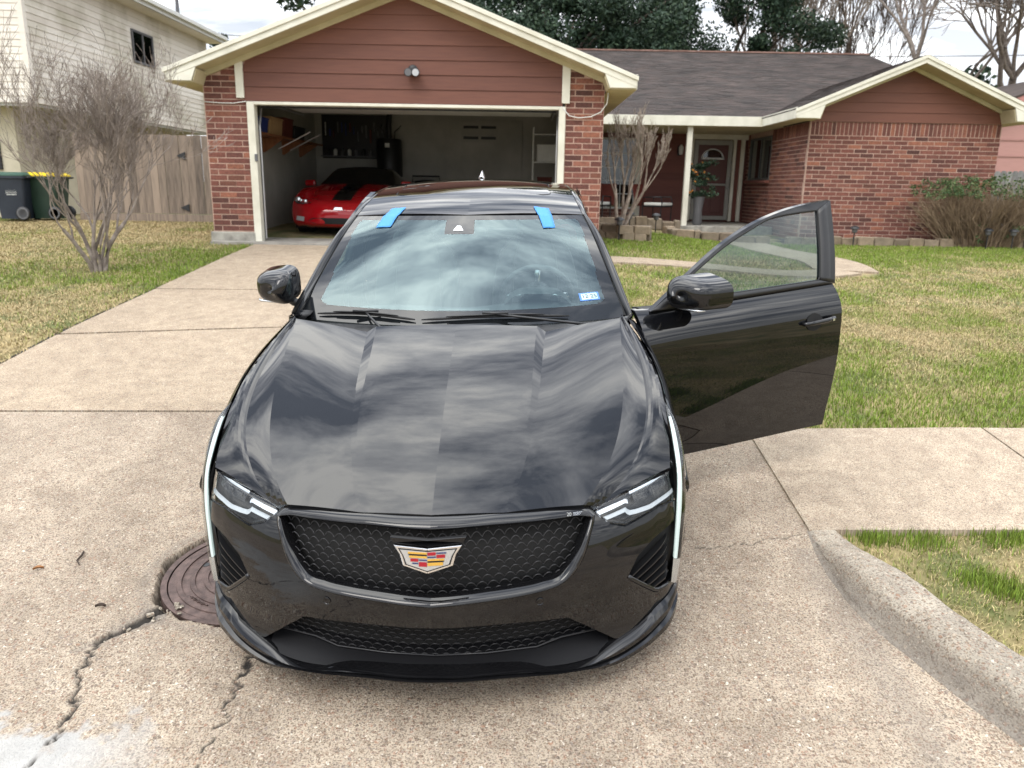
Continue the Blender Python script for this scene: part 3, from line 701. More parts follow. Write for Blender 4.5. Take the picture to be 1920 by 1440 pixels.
# side window of the wing
def window(name, plane, a0, a1, z0, z1, nx, nz, axis, fm='galvanised', s=1, curtain=False):
    w = hp(bpy.data.objects.new(name, None)); COL.objects.link(w)
    def bx(a, b, c, d, d0, d1):
        lo = sorted((plane + s * d0, plane + s * d1))
        return MB().box((a, lo[0], c), (b, lo[1], d)) if axis == 'x' else MB().box((lo[0], a, c), (lo[1], b, d))
    t = .045
    for q in ((a0, a1, z0, z0 + t), (a0, a1, z1 - t, z1), (a0, a0 + t, z0 + t, z1 - t), (a1 - t, a1, z0 + t, z1 - t)): bx(*q, -.01, .06).build('frame', fm, w)
    iw, ih = a1 - a0 - 2 * t, z1 - z0 - 2 * t; m = .022
    for i in range(nx):
        for j in range(nz):
            p = (a0 + t + iw * i / nx + (m / 2 if i else 0), a0 + t + iw * (i + 1) / nx - (m / 2 if i < nx - 1 else 0), z0 + t + ih * j / nz + (m / 2 if j else 0), z0 + t + ih * (j + 1) / nz - (m / 2 if j < nz - 1 else 0))
            bx(*p, .025, .031).build('pane', 'window_glass', w)
    for i in range(1, nx): bx(a0 + t + iw * i / nx - m / 2, a0 + t + iw * i / nx + m / 2, z0 + t, z1 - t, .005, .05).build('muntin', fm, w)
    for j in range(1, nz):
        for i in range(nx): bx(a0 + t + iw * i / nx + (m / 2 if i else 0), a0 + t + iw * (i + 1) / nx - (m / 2 if i < nx - 1 else 0), z0 + t + ih * j / nz - m / 2, z0 + t + ih * j / nz + m / 2, .005, .05).build('muntin', fm, w)
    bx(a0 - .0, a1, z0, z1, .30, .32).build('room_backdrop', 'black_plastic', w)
    if curtain:
        c = MB(); n = 90; vs = []
        for k in range(n):
            x = a0 + (a1 - a0) * k / (n - 1); y = plane + .14 + .03 * math.sin(k * .9) * (1 + .4 * math.sin(k * .23)); vs += [(x, y, z0), (x, y, z1)]
        c.add(vs, [(2 * k, 2 * k + 2, 2 * k + 3, 2 * k + 1) for k in range(n - 1)]); c.build('curtain', 'curtain', w, smooth=True)
    return w
flat_mat('heater_dark', lin(84, 88, 86), .5)
flat_mat('curtain', lin(205, 208, 208), .9)
flat_mat('storm_door', lin(150, 148, 140), .45)
window('window', 5.90, 19.0, 20.75, 2.0, 3.02, 2, 1, 'y', 'heater_dark')
hp(MB().box((5.80, 18.95, 1.93), (5.93, 20.8, 1.995)).build('window_sill', 'brick', bevel=.006))
# porch wall: window, siding, door
PW = 21.0
flat_mat('white_frame', lin(214, 216, 214), .5)
window('window', PW, 1.55, 3.02, 1.22, 3.02, 4, 5, 'x', 'white_frame', curtain=True)
for a, b, c, d in ((3.02, 3.16, .95, 3.15), (1.3, 1.55, 1.1, 3.15)): hp(MB().box((a, PW - .06, c), (b, PW + .05, d)).build('window_trim', 'cream_paint'))
brick_wall(1.25, 3.02, .72, 1.22, PW)
z = .92
while z < 3.13:
    zt = min(3.15, z + .19); hp(MB().add([(3.16, PW - .03, z), (4.36, PW - .03, z), (4.36, PW - .012, zt), (3.16, PW - .012, zt), (3.16, PW + .02, z), (4.36, PW + .02, z), (4.36, PW + .02, zt), (3.16, PW + .02, zt)], [(0, 1, 2, 3), (5, 4, 7, 6), (0, 4, 5, 1), (1, 5, 6, 2), (2, 6, 7, 3), (3, 7, 4, 0)]).build('siding_plank', 'dark_siding')); z += .178
hp(MB().box((1.3, PW + .08, .7), (5.95, PW + .14, 3.16)).build('porch_wall', 'dark_siding'))
hp(MB().box((4.36, PW - .02, 3.02), (5.9, PW + .05, 3.15)).build('door_header', 'cream_paint'))
for a, b in ((4.36, 4.50), (5.52, 5.60), (5.72, 5.82)): hp(MB().box((a, PW - .05, .95), (b, PW + .06, 3.02)).build('door_trim', 'cream_paint', bevel=.004))
hp(MB().box((3.79, 18.45, .80), (3.91, 18.57, 3.145)).build('porch_post', 'cream_paint', bevel=.006))
hp(MB().box((5.60, PW, .95), (5.72, PW + .05, 3.02)).build('side_panel', 'dark_siding'))
door = hp(bpy.data.objects.new('front_door', None)); COL.objects.link(door)
flat_mat('storm_door', lin(150, 148, 140), .45); flat_mat('door_red', lin(88, 44, 38), .45)
for a, b in (((4.52, PW - .03, .98), (4.62, PW, 3.0)), ((5.40, PW - .03, .98), (5.50, PW, 3.0)), ((4.62, PW - .03, 2.88), (5.40, PW, 3.0)), ((4.62, PW - .03, .98), (5.40, PW, 1.08)), ((4.62, PW - .03, 1.86), (5.40, PW, 1.91))): MB().box(a, b).build('storm_frame', 'storm_door', door, bevel=.004)
MB().box((4.6, PW + .03, .98), (5.42, PW + .07, 3.0)).build('door_leaf', 'door_red', door)
for a in (4.70, 5.04): MB().box((a, PW + .012, 1.16), (a + .28, PW + .032, 1.75)).build('door_panel', 'door_red', door, bevel=.01)
fan = MB(); n = 14; cx, cz = 5.01, 2.52
out = [(cx + .30 * math.cos(PI * k / n), cz + .27 * math.sin(PI * k / n)) for k in range(n + 1)]; inn = [(cx + .255 * math.cos(PI * k / n), cz + .04 + .205 * math.sin(PI * k / n)) for k in range(n + 1)]
for k in range(n): fan.prism([out[k], out[k + 1], inn[k + 1], inn[k]], PW + .005, PW + .033)
fan.box((cx - .30, PW + .005, cz), (cx + .30, PW + .033, cz + .045)); fan.build('fanlight_frame', 'white_frame', door)
MB().prism([(cx - .26, cz + .04)] + inn[::-1], PW + .02, PW + .028).build('fanlight_glass', 'window_glass', door)
MB().lathe([(.0, -.07), (.03, -.065), (.032, -.045), (.012, -.03), (.012, 0)], (5.46, PW - .03, 1.80), 12, 'y').build('handle', 'galvanised', door, smooth=True)
MB().lathe([(.0, -.05), (.025, -.045), (.025, 0)], (5.46, PW - .03, 2.05), 12, 'y').build('deadbolt', 'galvanised', door, smooth=True)
# porch slab and step
hp(MB().box((1.3, 18.3, .55), (5.88, 21.0, .925)).build('porch_slab', 'plain_concrete', bevel=.012))
# garage shell -------------------------------------------------------
for nm, a, b, mt in (('garage_wall', (-4.80, 12.5, .8), (-4.72, 18.4, 3.3), 'drywall'), ('garage_wall', (1.05, 12.5, .8), (1.14, 18.4, 3.3), 'drywall'), ('garage_wall', (-4.8, 18.4, .8), (1.14, 18.5, 3.3), 'drywall'), ('garage_ceiling', (-4.8, 12.52, 3.3), (1.14, 18.5, 3.36), 'drywall'), ('garage_floor', (-4.84, 12.17, .6), (1.2, 18.45, FLOOR), 'garage_floor')):
    hp(MB().box(a, b).build(nm, mt))
# raised sectional door on its tracks
gd = hp(bpy.data.objects.new('garage_door', None)); COL.objects.link(gd)
for k in range(4): MB().box((-4.05, 12.75 + k * .55, 2.99), (.52, 13.29 + k * .55, 3.03)).build('door_panel', 'white_paint', gd, bevel=.004)
MB().box((-4.06, 12.60, 2.86), (.53, 12.63, 2.885)).build('header_seal', 'black_plastic', gd)
for x in (-4.10, .56): MB().tube([(x, 12.62, .86), (x, 12.62, 2.6), (x, 12.75, 2.9), (x, 13.1, 2.96), (x, 15.2, 2.97)], .018, 6).build('track', 'galvanised', gd)
# inner door and partitions on the back wall
hp(MB().box((-1.72, 18.36, .84), (.02, 18.399, 3.18)).build('inner_panel', 'drywall', bevel=.004))
# ------------------------------------------------------------------ front path, planter borders
def path_band(pts, w, name='slab'):
    P = curve([(*p, 0) for p in pts], 40)[:, :2]; T = np.gradient(P, axis=0); T /= np.linalg.norm(T, axis=1)[:, None]; Nn = np.stack([-T[:, 1], T[:, 0]], -1)
    poly_sheet(P + Nn * w / 2, P - Nn * w / 2, name, 'drive_concrete', front_path, .012, ny=40, nx=8)
path_band([(1.14, 11.25), (2.5, 11.2), (4.0, 11.3), (5.0, 11.9)], .55); path_band([(5.02, 11.93), (5.15, 12.9), (4.6, 14.6), (4.35, 16.5), (4.4, 18.25)], .95)
def stone_row(pts, name, label, hts=(.14, .19), lens=(.26, .42), dep=.2, base=None, rows=1):
    t = thing(name, label, 'garden edging', (pts[0][0], pts[0][1], gzf(*pts[0])))
    inv = Matrix.Translation((-pts[0][0], -pts[0][1], -gzf(*pts[0])))
    r = random.Random(len(pts) * 13 + int(pts[0][0] * 10))
    for row in range(rows):
        for a, b in zip(pts[:-1], pts[1:]):
            d = math.hypot(b[0] - a[0], b[1] - a[1]); ang = math.atan2(b[1] - a[1], b[0] - a[0]); s = -row * .1
            while s < d - .05:
                l = r.uniform(*lens); l = min(l, d - s) if d - s - l > .1 else d - s
                if l < .06: break
                h = r.uniform(*hts); x = a[0] + math.cos(ang) * (s + l / 2); y = a[1] + math.sin(ang) * (s + l / 2); z0 = gzf(x, y) - .03 + row * hts[0]
                bm = bmesh.new(); bmesh.ops.create_cube(bm, size=1)
                bmesh.ops.bevel(bm, geom=bm.edges[:], offset=.12, segments=2, affect='EDGES', profile=.6)
                for v in bm.verts:
                    v.co.x *= (l - .015); v.co.y *= dep; v.co.z *= h; v.co += Vector((r.uniform(-1, 1), r.uniform(-1, 1), r.uniform(-1, 1))) * .009
                me = bpy.data.meshes.new('stone'); bm.to_mesh(me); bm.free(); me.materials.append(MATS['stone'])
                o = inst('stone', me, t, (x, y, z0 + h / 2), (0, 0, ang + r.uniform(-.05, .05))); o.matrix_parent_inverse = inv
                s += l
    return t
noise_mat('mulch', (.010, .008, .006), (.035, .026, .018), scale=30, rough=1, bump=1, bscale=60)
stone_row([(5.35, 15.75), (11.0, 15.95)], 'stone_edging', 'row of tan limestone blocks edging the bed below the brick wing')
stone_row([(3.05, 16.35), (3.15, 15.75), (3.6, 15.6), (5.0, 15.7)], 'stone_edging', 'low limestone edging of the round dark bed before the porch', hts=(.15, .2))
stone_row([(1.3, 14.9), (1.35, 14.25), (1.8, 13.95), (2.25, 14.1), (2.35, 14.6)], 'stone_edging', 'curved stone edging round the bare tree by the garage', rows=2, hts=(.12, .16), lens=(.22, .34))
stone_row([(1.4, 17.6), (3.6, 17.7)], 'stone_edging', 'weathered stones along the porch under the window', hts=(.18, .28), lens=(.25, .45))
for nm, x0, x1, y0, y1 in (('mulch_bed', 5.35, 11, 15.85, 16.6), ('mulch_bed', 3.15, 5.0, 15.75, 17.5), ('mulch_bed', 1.3, 2.3, 14.05, 17.9)):
    struct(sheet(np.linspace(x0, x1, 14), np.linspace(y0, y1, 8), .03, nm, 'mulch'))
# ------------------------------------------------------------------ neighbour houses and fences
def neighbour():
    t = thing('neighbour_house', 'two-storey neighbour house with cream vinyl siding stained by algae', 'house', (-11, 20, .9))
    inv = Matrix.Translation((11, -20, -.9))
    def hn(o): o.parent = t; o.matrix_parent_inverse = inv; return o
    X, Y0, Y1, ZB, ZT = -9.5, 15.75, 24.6, 3.16, 5.75
    E = .127
    # side wall planks (facing +X) and front wall planks (facing -Y)
    k = 0; z = ZB
    noise_mat('algae_siding', lin(174, 167, 146), lin(226, 219, 208), scale=.55, rough=.6, lo=.36, hi=.54, detail=9)
    noise_mat('algae_siding2', lin(184, 175, 160), lin(220, 212, 200), scale=.55, rough=.6, lo=.38, hi=.56, detail=9)
    while z < ZT + .02:
        zt = z + E + .012
        v = [(X + .014, Y0 + .09, z), (X + .014, Y1, z), (X, Y1, zt), (X, Y0 + .09, zt), (X - .02, Y0 + .09, z), (X - .02, Y1, z), (X - .02, Y1, zt), (X - .02, Y0 + .09, zt)]
        hn(MB().add(v, [(0, 1, 2, 3), (5, 4, 7, 6), (0, 4, 5, 1), (1, 5, 6, 2), (2, 6, 7, 3), (3, 7, 4, 0)]).build('siding_plank', 'algae_siding' if k % 3 else 'algae_siding2'))
        v = [(X - 3.5, Y0 - .014, z), (X - .09, Y0 - .014, z), (X - .09, Y0, zt), (X - 3.5, Y0, zt), (X - 3.5, Y0 + .02, z), (X - .09, Y0 + .02, z), (X - .09, Y0 + .02, zt), (X - 3.5, Y0 + .02, zt)]
        hn(MB().add(v, [(0, 1, 2, 3), (5, 4, 7, 6), (0, 4, 5, 1), (1, 5, 6, 2), (2, 6, 7, 3), (3, 7, 4, 0)]).build('siding_plank', 'vinyl_siding'))
        z += E; k += 1
    hn(MB().box((X - .09, Y0 - .02, ZB - .02), (X + .02, Y0 + .09, ZT + .1)).build('corner_post', 'vinyl_siding', bevel=.005))
    hn(MB().box((X - .05, Y1, ZB - .02), (X + .02, Y1 + .1, ZT + .1)).build('corner_post', 'vinyl_siding'))
    hn(MB().box((X - 3.5, Y0 + .02, ZB - .06), (X - .02, Y1 + .05, ZT + .1)).build('upper_wall', 'drywall'))
    noise_mat('lower_wall', lin(176, 168, 146), lin(196, 188, 166), scale=2, rough=.8)
    hn(MB().box((X - 3.4, Y0 + .5, .6), (X - .75, Y1, ZB - .05)).build('lower_wall', 'lower_wall'))
    hn(MB().box((X - 2.2, Y0 + .46, 1.9), (X - 1.1, Y0 + .5, 2.5)).build('lower_window', 'black_plastic'))
    # eave: soffit, fascia, roof
    hn(MB().box((X - .1, Y0 - .35, ZT), (X + .48, Y1 + .3, ZT + .03)).build('soffit', 'vinyl_siding'))
    hn(MB().box((X + .45, Y0 - .35, ZT + .0), (X + .50, Y1 + .35, ZT + .17)).build('fascia_board', 'white_paint'))
    hn(MB().box((X + .50, Y0 - .35, ZT + .09), (X + .585, Y1 + .35, ZT + .19)).build('gutter', 'white_paint', bevel=.01))
    r = MB(); r.add([(X + .55, Y0 - .4, ZT + .19), (X + .55, Y1 + .4, ZT + .19), (X - 4, Y1 + .4, ZT + 1.9), (X - 4, Y0 - .4, ZT + 1.9)], [(0, 1, 2, 3)]); hn(r.build('roof', 'shingle'))
    vp = hn(MB().tube([(X + .2, 22.4, ZT + .3), (X + .2, 22.4, ZT + .75)], .05, 8).build('vent_pipe', 'grey_plastic'))
    w = hn(bpy.data.objects.new('window', None)); COL.objects.link(w)
    for a in ((X + .01, 20.0, 4.52, X + .05, 20.05, 5.28), (X + .01, 21.05, 4.52, X + .05, 21.1, 5.28), (X + .01, 20.05, 4.52, X + .05, 21.05, 4.57), (X + .01, 20.05, 5.23, X + .05, 21.05, 5.28), (X + .01, 20.53, 4.57, X + .045, 20.58, 5.23)):
        o = MB().box(a[:3], a[3:]).build('frame', 'grey_plastic', w)
    for a, b in ((20.05, 20.53), (20.58, 21.05)): MB().box((X + .016, a, 4.57), (X + .024, b, 5.23)).build('pane', 'dark_glass', w)
    return t
glass_mat('dark_glass', (.12, .14, .15), .03, 1.5)
flat_mat('dark_metal', (.02, .02, .022), .45)
neighbour()
def fence(x0, x1, y, z1, name, label, mat, bw=.142, rz=0, cap=True, dog=False):
    z0 = gzf((x0 + x1) / 2, y); t = thing(name, label, 'fence', (x0, y, z0), rz)
    r = random.Random(int(abs(x0) * 7)); n = int((x1 - x0) / (bw + .006)); base = .14
    for k in range(n):
        h = z1 - z0 - base + r.uniform(-.012, .012); x = k * (bw + .006)
        m = MB()
        if dog: m.prism([(0, 0), (bw, 0), (bw, h - .05), (bw - .03, h), (.03, h), (0, h - .05)], 0, .018)
        else: m.box((0, 0, 0), (bw, .018, h))
        o = m.build('board', mat, t); o.location = (x, r.uniform(-.006, .006), base); o.rotation_euler = (0, r.uniform(-.004, .004), 0)
    MB().box((0, -.03, -.05), (n * (bw + .006), .04, .13)).build('kickboard', mat, t)
    for z in (.4, 1.3): MB().box((0, .02, z), (n * (bw + .006), .06, z + .09)).build('rail', mat, t)
    return t
f1 = fence(-8.75, -5.0, 15.6, 2.60, 'board_fence', 'weathered brown board fence between the garage and the neighbour house', 'fence_wood')
def hinge(x, z):
    MB().prism([(x - .17, z), (x, z + .075), (x, z - .075)], 15.57 - 15.6, 15.592 - 15.6, 1).build('strap_hinge', 'dark_metal', f1)
for z in (.26, 1.25): hinge(2.19, z)
f2 = fence(9.9, 16, 20.5, 2.35, 'grey_board_fence', 'weathered grey board fence right of the brick wing', 'grey_fence_wood', dog=True)
def pink():
    t = thing('pink_house', 'pink house with gabled roof beyond the grey fence', 'house', (14.5, 26, .9))
    def a(o): o.parent = t; return o
    a(MB().prism([(-1.5, 0), (8, 0), (8, 2.6), (3.2, 4.4), (-1.5, 2.6)], 0, .2).build('gable_wall', 'pink_siding'))
    for z in (1.55, 2.05, 2.55): a(MB().box((-1.5, -.03, z), (8, -.001, z + .05)).build('trim_board', 'pink_siding'))
    flat_mat('pink_trim', lin(176, 124, 116), .7)
    a(MB().prism([(-2.1, 2.45), (3.2, 4.47), (3.2, 4.67), (-2.1, 2.65)], -.45, -.38).build('rake_board', 'pink_trim'))
    a(MB().prism([(-2.1, 2.66), (3.2, 4.68), (3.2, 4.74), (-2.1, 2.72)], -.47, 8).build('roof', 'shingle'))
    a(MB().prism([(8.4, 2.66), (3.2, 4.68), (3.2, 4.74), (8.4, 2.72)], -.47, 8).build('roof', 'shingle'))
    a(MB().box((-1.5, 0.2, 0), (-1.3, 8, 2.6)).build('side_wall', 'pink_siding'))
pink()
# ------------------------------------------------------------------ wheeled bins
def bin_(loc, rz, label, body, lid, lidname):
    t = thing('wheeled_bin', label, 'bin', loc, rz, 'wheeled bins by the neighbour house')
    n = 9; m = MB(); W0, D0, W1, D1, H = .46, .50, .58, .66, .82
    def ring(w, d, z, r=.06):
        o = []
        for cx, cy, a0 in ((w / 2 - r, d / 2 - r, 0), (-w / 2 + r, d / 2 - r, PI / 2), (-w / 2 + r, -d / 2 + r, PI), (w / 2 - r, -d / 2 + r, 1.5 * PI)):
            for k in range(4): o.append((cx + r * math.cos(a0 + k * PI / 6), cy + r * math.sin(a0 + k * PI / 6), z))
        return o
    rings = [ring(W0, D0, .03), ring(W0, D0, .08), ring(W1, D1, H), ring(W1 + .05, D1 + .05, H + .005), ring(W1 + .05, D1 + .05, H + .05)]; k = 16
    vs = sum(rings, []); fs = [(i * k + j, i * k + (j + 1) % k, (i + 1) * k + (j + 1) % k, (i + 1) * k + j) for i in range(4) for j in range(k)] + [tuple(range(k))]
    m.add(vs, fs).build('body', body, t, smooth=50)
    l = MB(); rr = [ring(W1 + .06, D1 + .06, H + .05), ring(W1 + .06, D1 + .06, H + .075), ring(W1 - .1, D1 - .1, H + .125)]
    l.add(sum(rr, []), [(i * k + j, i * k + (j + 1) % k, (i + 1) * k + (j + 1) % k, (i + 1) * k + j) for i in range(2) for j in range(k)] + [tuple(range(2 * k, 3 * k)), tuple(range(k))]).build('lid', lid, t, smooth=50)
    for s in (-1, 1):
        MB().lathe([(.05, -.03), (.125, -.03), (.14, -.015), (.14, .015), (.125, .03), (.05, .03)], (s * .27, .24, .14), 24, 'x').build('wheel', 'black_plastic', t, smooth=50)
        MB().lathe([(.085, .031), (.10, .036), (.115, .031)], (s * .27 + (s - 1) * .033, .24, .14), 24, 'x').build('hub_cap', 'grey_plastic', t, smooth=50)
    MB().tube([(-.25, .37, H + .02), (-.25, .42, H + .03), (.25, .42, H + .03), (.25, .37, H + .02)], .016, 8).build('handle', 'black_plastic', t, smooth=True)
    return t
noise_mat('bin_navy', (.012, .017, .028), (.02, .027, .04), scale=3, rough=.55); noise_mat('bin_green', (.010, .026, .016), (.016, .04, .024), scale=3, rough=.55)
noise_mat('lid_green', (.03, .075, .055), (.045, .1, .075), scale=3, rough=.5); flat_mat('lid_yellow', (.72, .52, .02), .5)
b1 = bin_((-9.75, 15.2, gzf(-9.75, 15.2)), PI / 2 + PI, 'dark navy wheeled bin with a dull green lid and white print', 'bin_navy', 'lid_green', 'lid')
b2 = bin_((-9.25, 15.35, gzf(-9.2, 15.3)), PI / 2 + PI, 'dark green wheeled bin with bright yellow lid', 'bin_green', 'lid_yellow', 'lid')
b1.scale = b2.scale = (.92, .92, .95); b2.location.x = -9.28; b2.location.y = 15.5; b1.rotation_euler.z = -PI / 2 + .1
lab = MB()
for z, w in ((.66, .14), (.62, .20), (.585, .22), (.55, .22), (.515, .20)): lab.cbox((.262 + (z - .5) * .0735, .05, z), (.004, w, .025))
lab.build('printed_label', 'white_paint', b1)
# ------------------------------------------------------------------ trees
def bare_tree(name, label, base, stems, seed, levels, length, r0, spread, up, group=None, mat='bark', split=(2, 4), lean=None, trunk_h=0, shrink=.72, crook=.18, minr=.003, cat='tree', tw=4, rmul=.62, sc=(1, 1, 1)):
    r = random.Random(seed); t = thing(name, label, cat, base, 0, group); trunk = MB(); crown = MB()
    def grow(p, d, L, rad, lev):
        n = 4 if lev < 2 else 3; pts = [p]; rs = [rad]; q = p.copy(); dd = d.copy()
        for k in range(n):
            dd = (dd + Vector((r.gauss(0, crook), r.gauss(0, crook), r.gauss(0, crook * .5) + up * .12))).normalized(); q = q + dd * (L / n); pts.append(q.copy()); rs.append(max(minr, rad * (1 - (1 - rmul) * (k + 1) / n)))
        (trunk if lev == 0 else crown).tube(pts, rs, 7 if lev == 0 else (5 if lev == 1 else tw if lev < 4 else 3), cap=False)
        if lev >= levels: return
        m = r.randint(*split)
        for j in range(m):
            k = r.choice([n, n, n - 1, n - 1, max(1, n - 2)]) if lev else r.choice([n, n, n - 1])
            ax = Vector((r.gauss(0, 1), r.gauss(0, 1), r.gauss(0, .4))).normalized()
            nd = (dd + ax * spread * r.uniform(.5, 1.2)).normalized(); nd = (nd + Vector((0, 0, up * r.random()))).normalized()
            grow(pts[k].copy(), nd, L * shrink * r.uniform(.75, 1.15), rs[k] * r.uniform(.55, .8), lev + 1)
    for s in stems:
        p, d, L, rad = s; grow(Vector(p), Vector(d).normalized(), L, rad, 0)
    t.scale = sc
    trunk.build('trunk', mat, t, smooth=True, fix=False); crown.build('crown', mat, t, smooth=True, fix=False)
    return t
rr = random.Random(5)
noise_mat('twig', lin(112, 101, 93), lin(158, 147, 138), scale=9, rough=.95)
def multistem(n, rad, spread, L, r0, rr):
    out = []
    for k in range(n):
        a = 2 * PI * k / n + rr.uniform(-.4, .4); o = rad * rr.uniform(.3, 1)
        out.append(((o * math.cos(a), o * math.sin(a), -.05), (math.cos(a) * spread * rr.uniform(.3, 1), math.sin(a) * spread * rr.uniform(.3, 1), 1), L * rr.uniform(.8, 1.15), r0 * rr.uniform(.6, 1.1)))
    return out
bare_tree('crepe_myrtle', 'bare many-stemmed crepe myrtle on the lawn left of the driveway', (-5.32, 9.75, gzf(-5.32, 9.75)), multistem(10, .085, .14, .74, .040, rr), 3, 7, .8, .03, .54, .34, 'bare crepe myrtles', mat='twig', split=(2, 3), shrink=.81, minr=.0026, crook=.20, sc=(.80, .80, .98))
bare_tree('crepe_myrtle', 'bare pale crepe myrtle in the stone ring by the garage', (1.85, 14.55, gzf(1.8, 14.5) + .05), [((.0, 0, 0), (.25, .0, 1), .75, .055), ((.05, .05, 0), (.36, .1, 1), .8, .042), ((-.05, 0, 0), (.12, -.1, 1), .8, .042), ((0, .06, 0), (.3, .2, 1), .85, .036), ((.03, -.05, 0), (.2, -.2, 1), .9, .032)], 9, 5, .8, .05, .30, .6, 'bare crepe myrtles', split=(2, 4), shrink=.66, minr=.0035, crook=.09)
# far bare trees on the right
bare_tree('bare_tree', 'tall bare tree rising behind the ridge of the brick wing', (17.5, 37, 1.2), [((0, 0, 0), (.03, 0, 1), 6.5, .17), ((.5, 0, 0), (.12, 0, 1), 6.5, .12)], 21, 6, 5, .3, .60, .16, 'bare trees behind the house', mat='twig', split=(3, 4), shrink=.70, minr=.010, crook=.14, rmul=.7)
bare_tree('bare_tree', 'bare tree with a forked trunk at the far right above the wing', (21.8, 36, 1.2), [((0, 0, 0), (.0, 0, 1), 6.0, .21)], 33, 6, 5, .3, .72, .10, 'bare trees behind the house', mat='twig', split=(3, 5), shrink=.72, minr=.011, crook=.16, rmul=.7)
bare_tree('bare_tree', 'slender pale bare tree between the evergreen and the bare trees', (15.0, 48, 1.3), multistem(5, .5, .25, 6.5, .16, rr), 41, 5, 5, .2, .42, .4, 'bare trees behind the house', split=(3, 4), shrink=.70, minr=.016, crook=.10)
bare_tree('bare_tree', 'thin bare tree half hidden behind the main roof', (19.5, 50, 1.3), multistem(4, .6, .3, 6.5, .18, rr), 47, 5, 5, .2, .45, .35, 'bare trees behind the house', mat='dark_bark', split=(3, 4), shrink=.70, minr=.016, crook=.12)
# evergreen oaks: limbs plus leaf faces in clumps
def leaf_mat(name, stops, trans=.0):
    m, nt, N, L, b = new_mat(name); g = N.new('ShaderNodeNewGeometry')
    r = N.new('ShaderNodeValToRGB'); L.new(g.outputs['Random Per Island'], r.inputs[0]); e = r.color_ramp.elements
    e[0].position, e[0].color = stops[0]; e[1].position, e[1].color = stops[-1]
    for p, c in stops[1:-1]: x = e.new(p); x.color = c
    L.new(r.outputs[0], b.inputs['Base Color']); b.inputs['Roughness'].default_value = .6; b.inputs['Specular IOR Level'].default_value = .3
    return m
leaf_mat('oak_leaf', [(0, (.012, .028, .016, 1)), (.5, (.025, .05, .028, 1)), (1, (.05, .08, .04, 1))])
leaf_mat('shrub_leaf', [(0, (.03, .06, .02, 1)), (.5, (.06, .10, .035, 1)), (1, (.12, .16, .06, 1))])
def leaves(centres, radii, per, size, seed, flat=.7):
    r = np.random.default_rng(seed); V = []; n = 0
    C = np.repeat(np.asarray(centres, float), per, 0); Rr = np.repeat(np.asarray(radii, float), per)
    d = r.normal(size=C.shape); d /= np.linalg.norm(d, axis=1)[:, None]; d *= (r.random(len(C)) ** .45)[:, None]; d[:, 2] *= flat
    P = C + d * Rr[:, None]
    a = r.normal(size=P.shape); a /= np.linalg.norm(a, axis=1)[:, None]; b = np.cross(a, r.normal(size=P.shape)); b /= np.linalg.norm(b, axis=1)[:, None]
    s = (size * r.uniform(.6, 1.3, len(P)))[:, None]
    V = np.stack([P - a * s, P + b * s * .5, P + a * s, P - b * s * .5], 1).reshape(-1, 3)
    F = np.arange(len(V)).reshape(-1, 4); return V, F
def oak(name, label, base, H, Rx, seed, ncl=70, per=230, size=.20, low=.35):
    r = random.Random(seed); t = thing(name, label, 'tree', base, 0, 'evergreen trees behind the house')
    tr = MB(); tr.tube([(0, 0, 0), (.1, .1, H * .2), (.0, .2, H * .42)], [.5, .4, .3], 9, cap=False)
    cs = []; rs = []
    for k in range(ncl):
        a = r.uniform(0, 2 * PI); rad = Rx * math.sqrt(r.random()); z = H * (low + (1 - low) * r.random() * (1 - (rad / Rx) ** 2 * .55)); c = (rad * math.cos(a), rad * math.sin(a) * .8, z)
        cs.append(c); rs.append(r.uniform(.7, 1.5) * Rx / 7)
        if k % 3 == 0: tr.tube([(0, .1, H * .3), (c[0] * .5, c[1] * .5, (H * .35 + z) / 2 + .4), c], [.2, .12, .04], 5, cap=False)
    tr.build('trunk', 'dark_bark', t, smooth=True, fix=False)
    V, F = leaves(cs, rs, per, size, seed); raw_mesh(V, F, 'crown', 'oak_leaf', t)
    return t
oak('evergreen_oak', 'broad dark evergreen oak behind the garage and main roof', (1.5, 44, 1.2), 14.5, 8.5, 3, 140, 1100, .105, .22)
oak('evergreen_oak', 'dark evergreen tree left of the pale bare tree above the roof', (10.8, 46, 1.2), 13.0, 6.5, 8, 110, 1000, .105, .22)
oak('evergreen_oak', 'evergreen oak whose top shows left of the garage gable', (-8.5, 47, 1.2), 14.0, 5.5, 12, 44, 240, .2)
oak('evergreen_oak', 'small dark tree top behind the neighbour roof', (-19, 56, 1.2), 11.6, 3.6, 14, 26, 200, .2)
oak('evergreen_oak', 'dark leafy tree at the far right edge behind the pink house', (29, 38, 1.2), 9.5, 3.6, 17, 40, 260, .18)
oak('evergreen_oak', 'low bushy tree behind the wing ridge at the right', (24.5, 44, 1.2), 7.5, 4.5, 19, 34, 160, .2)
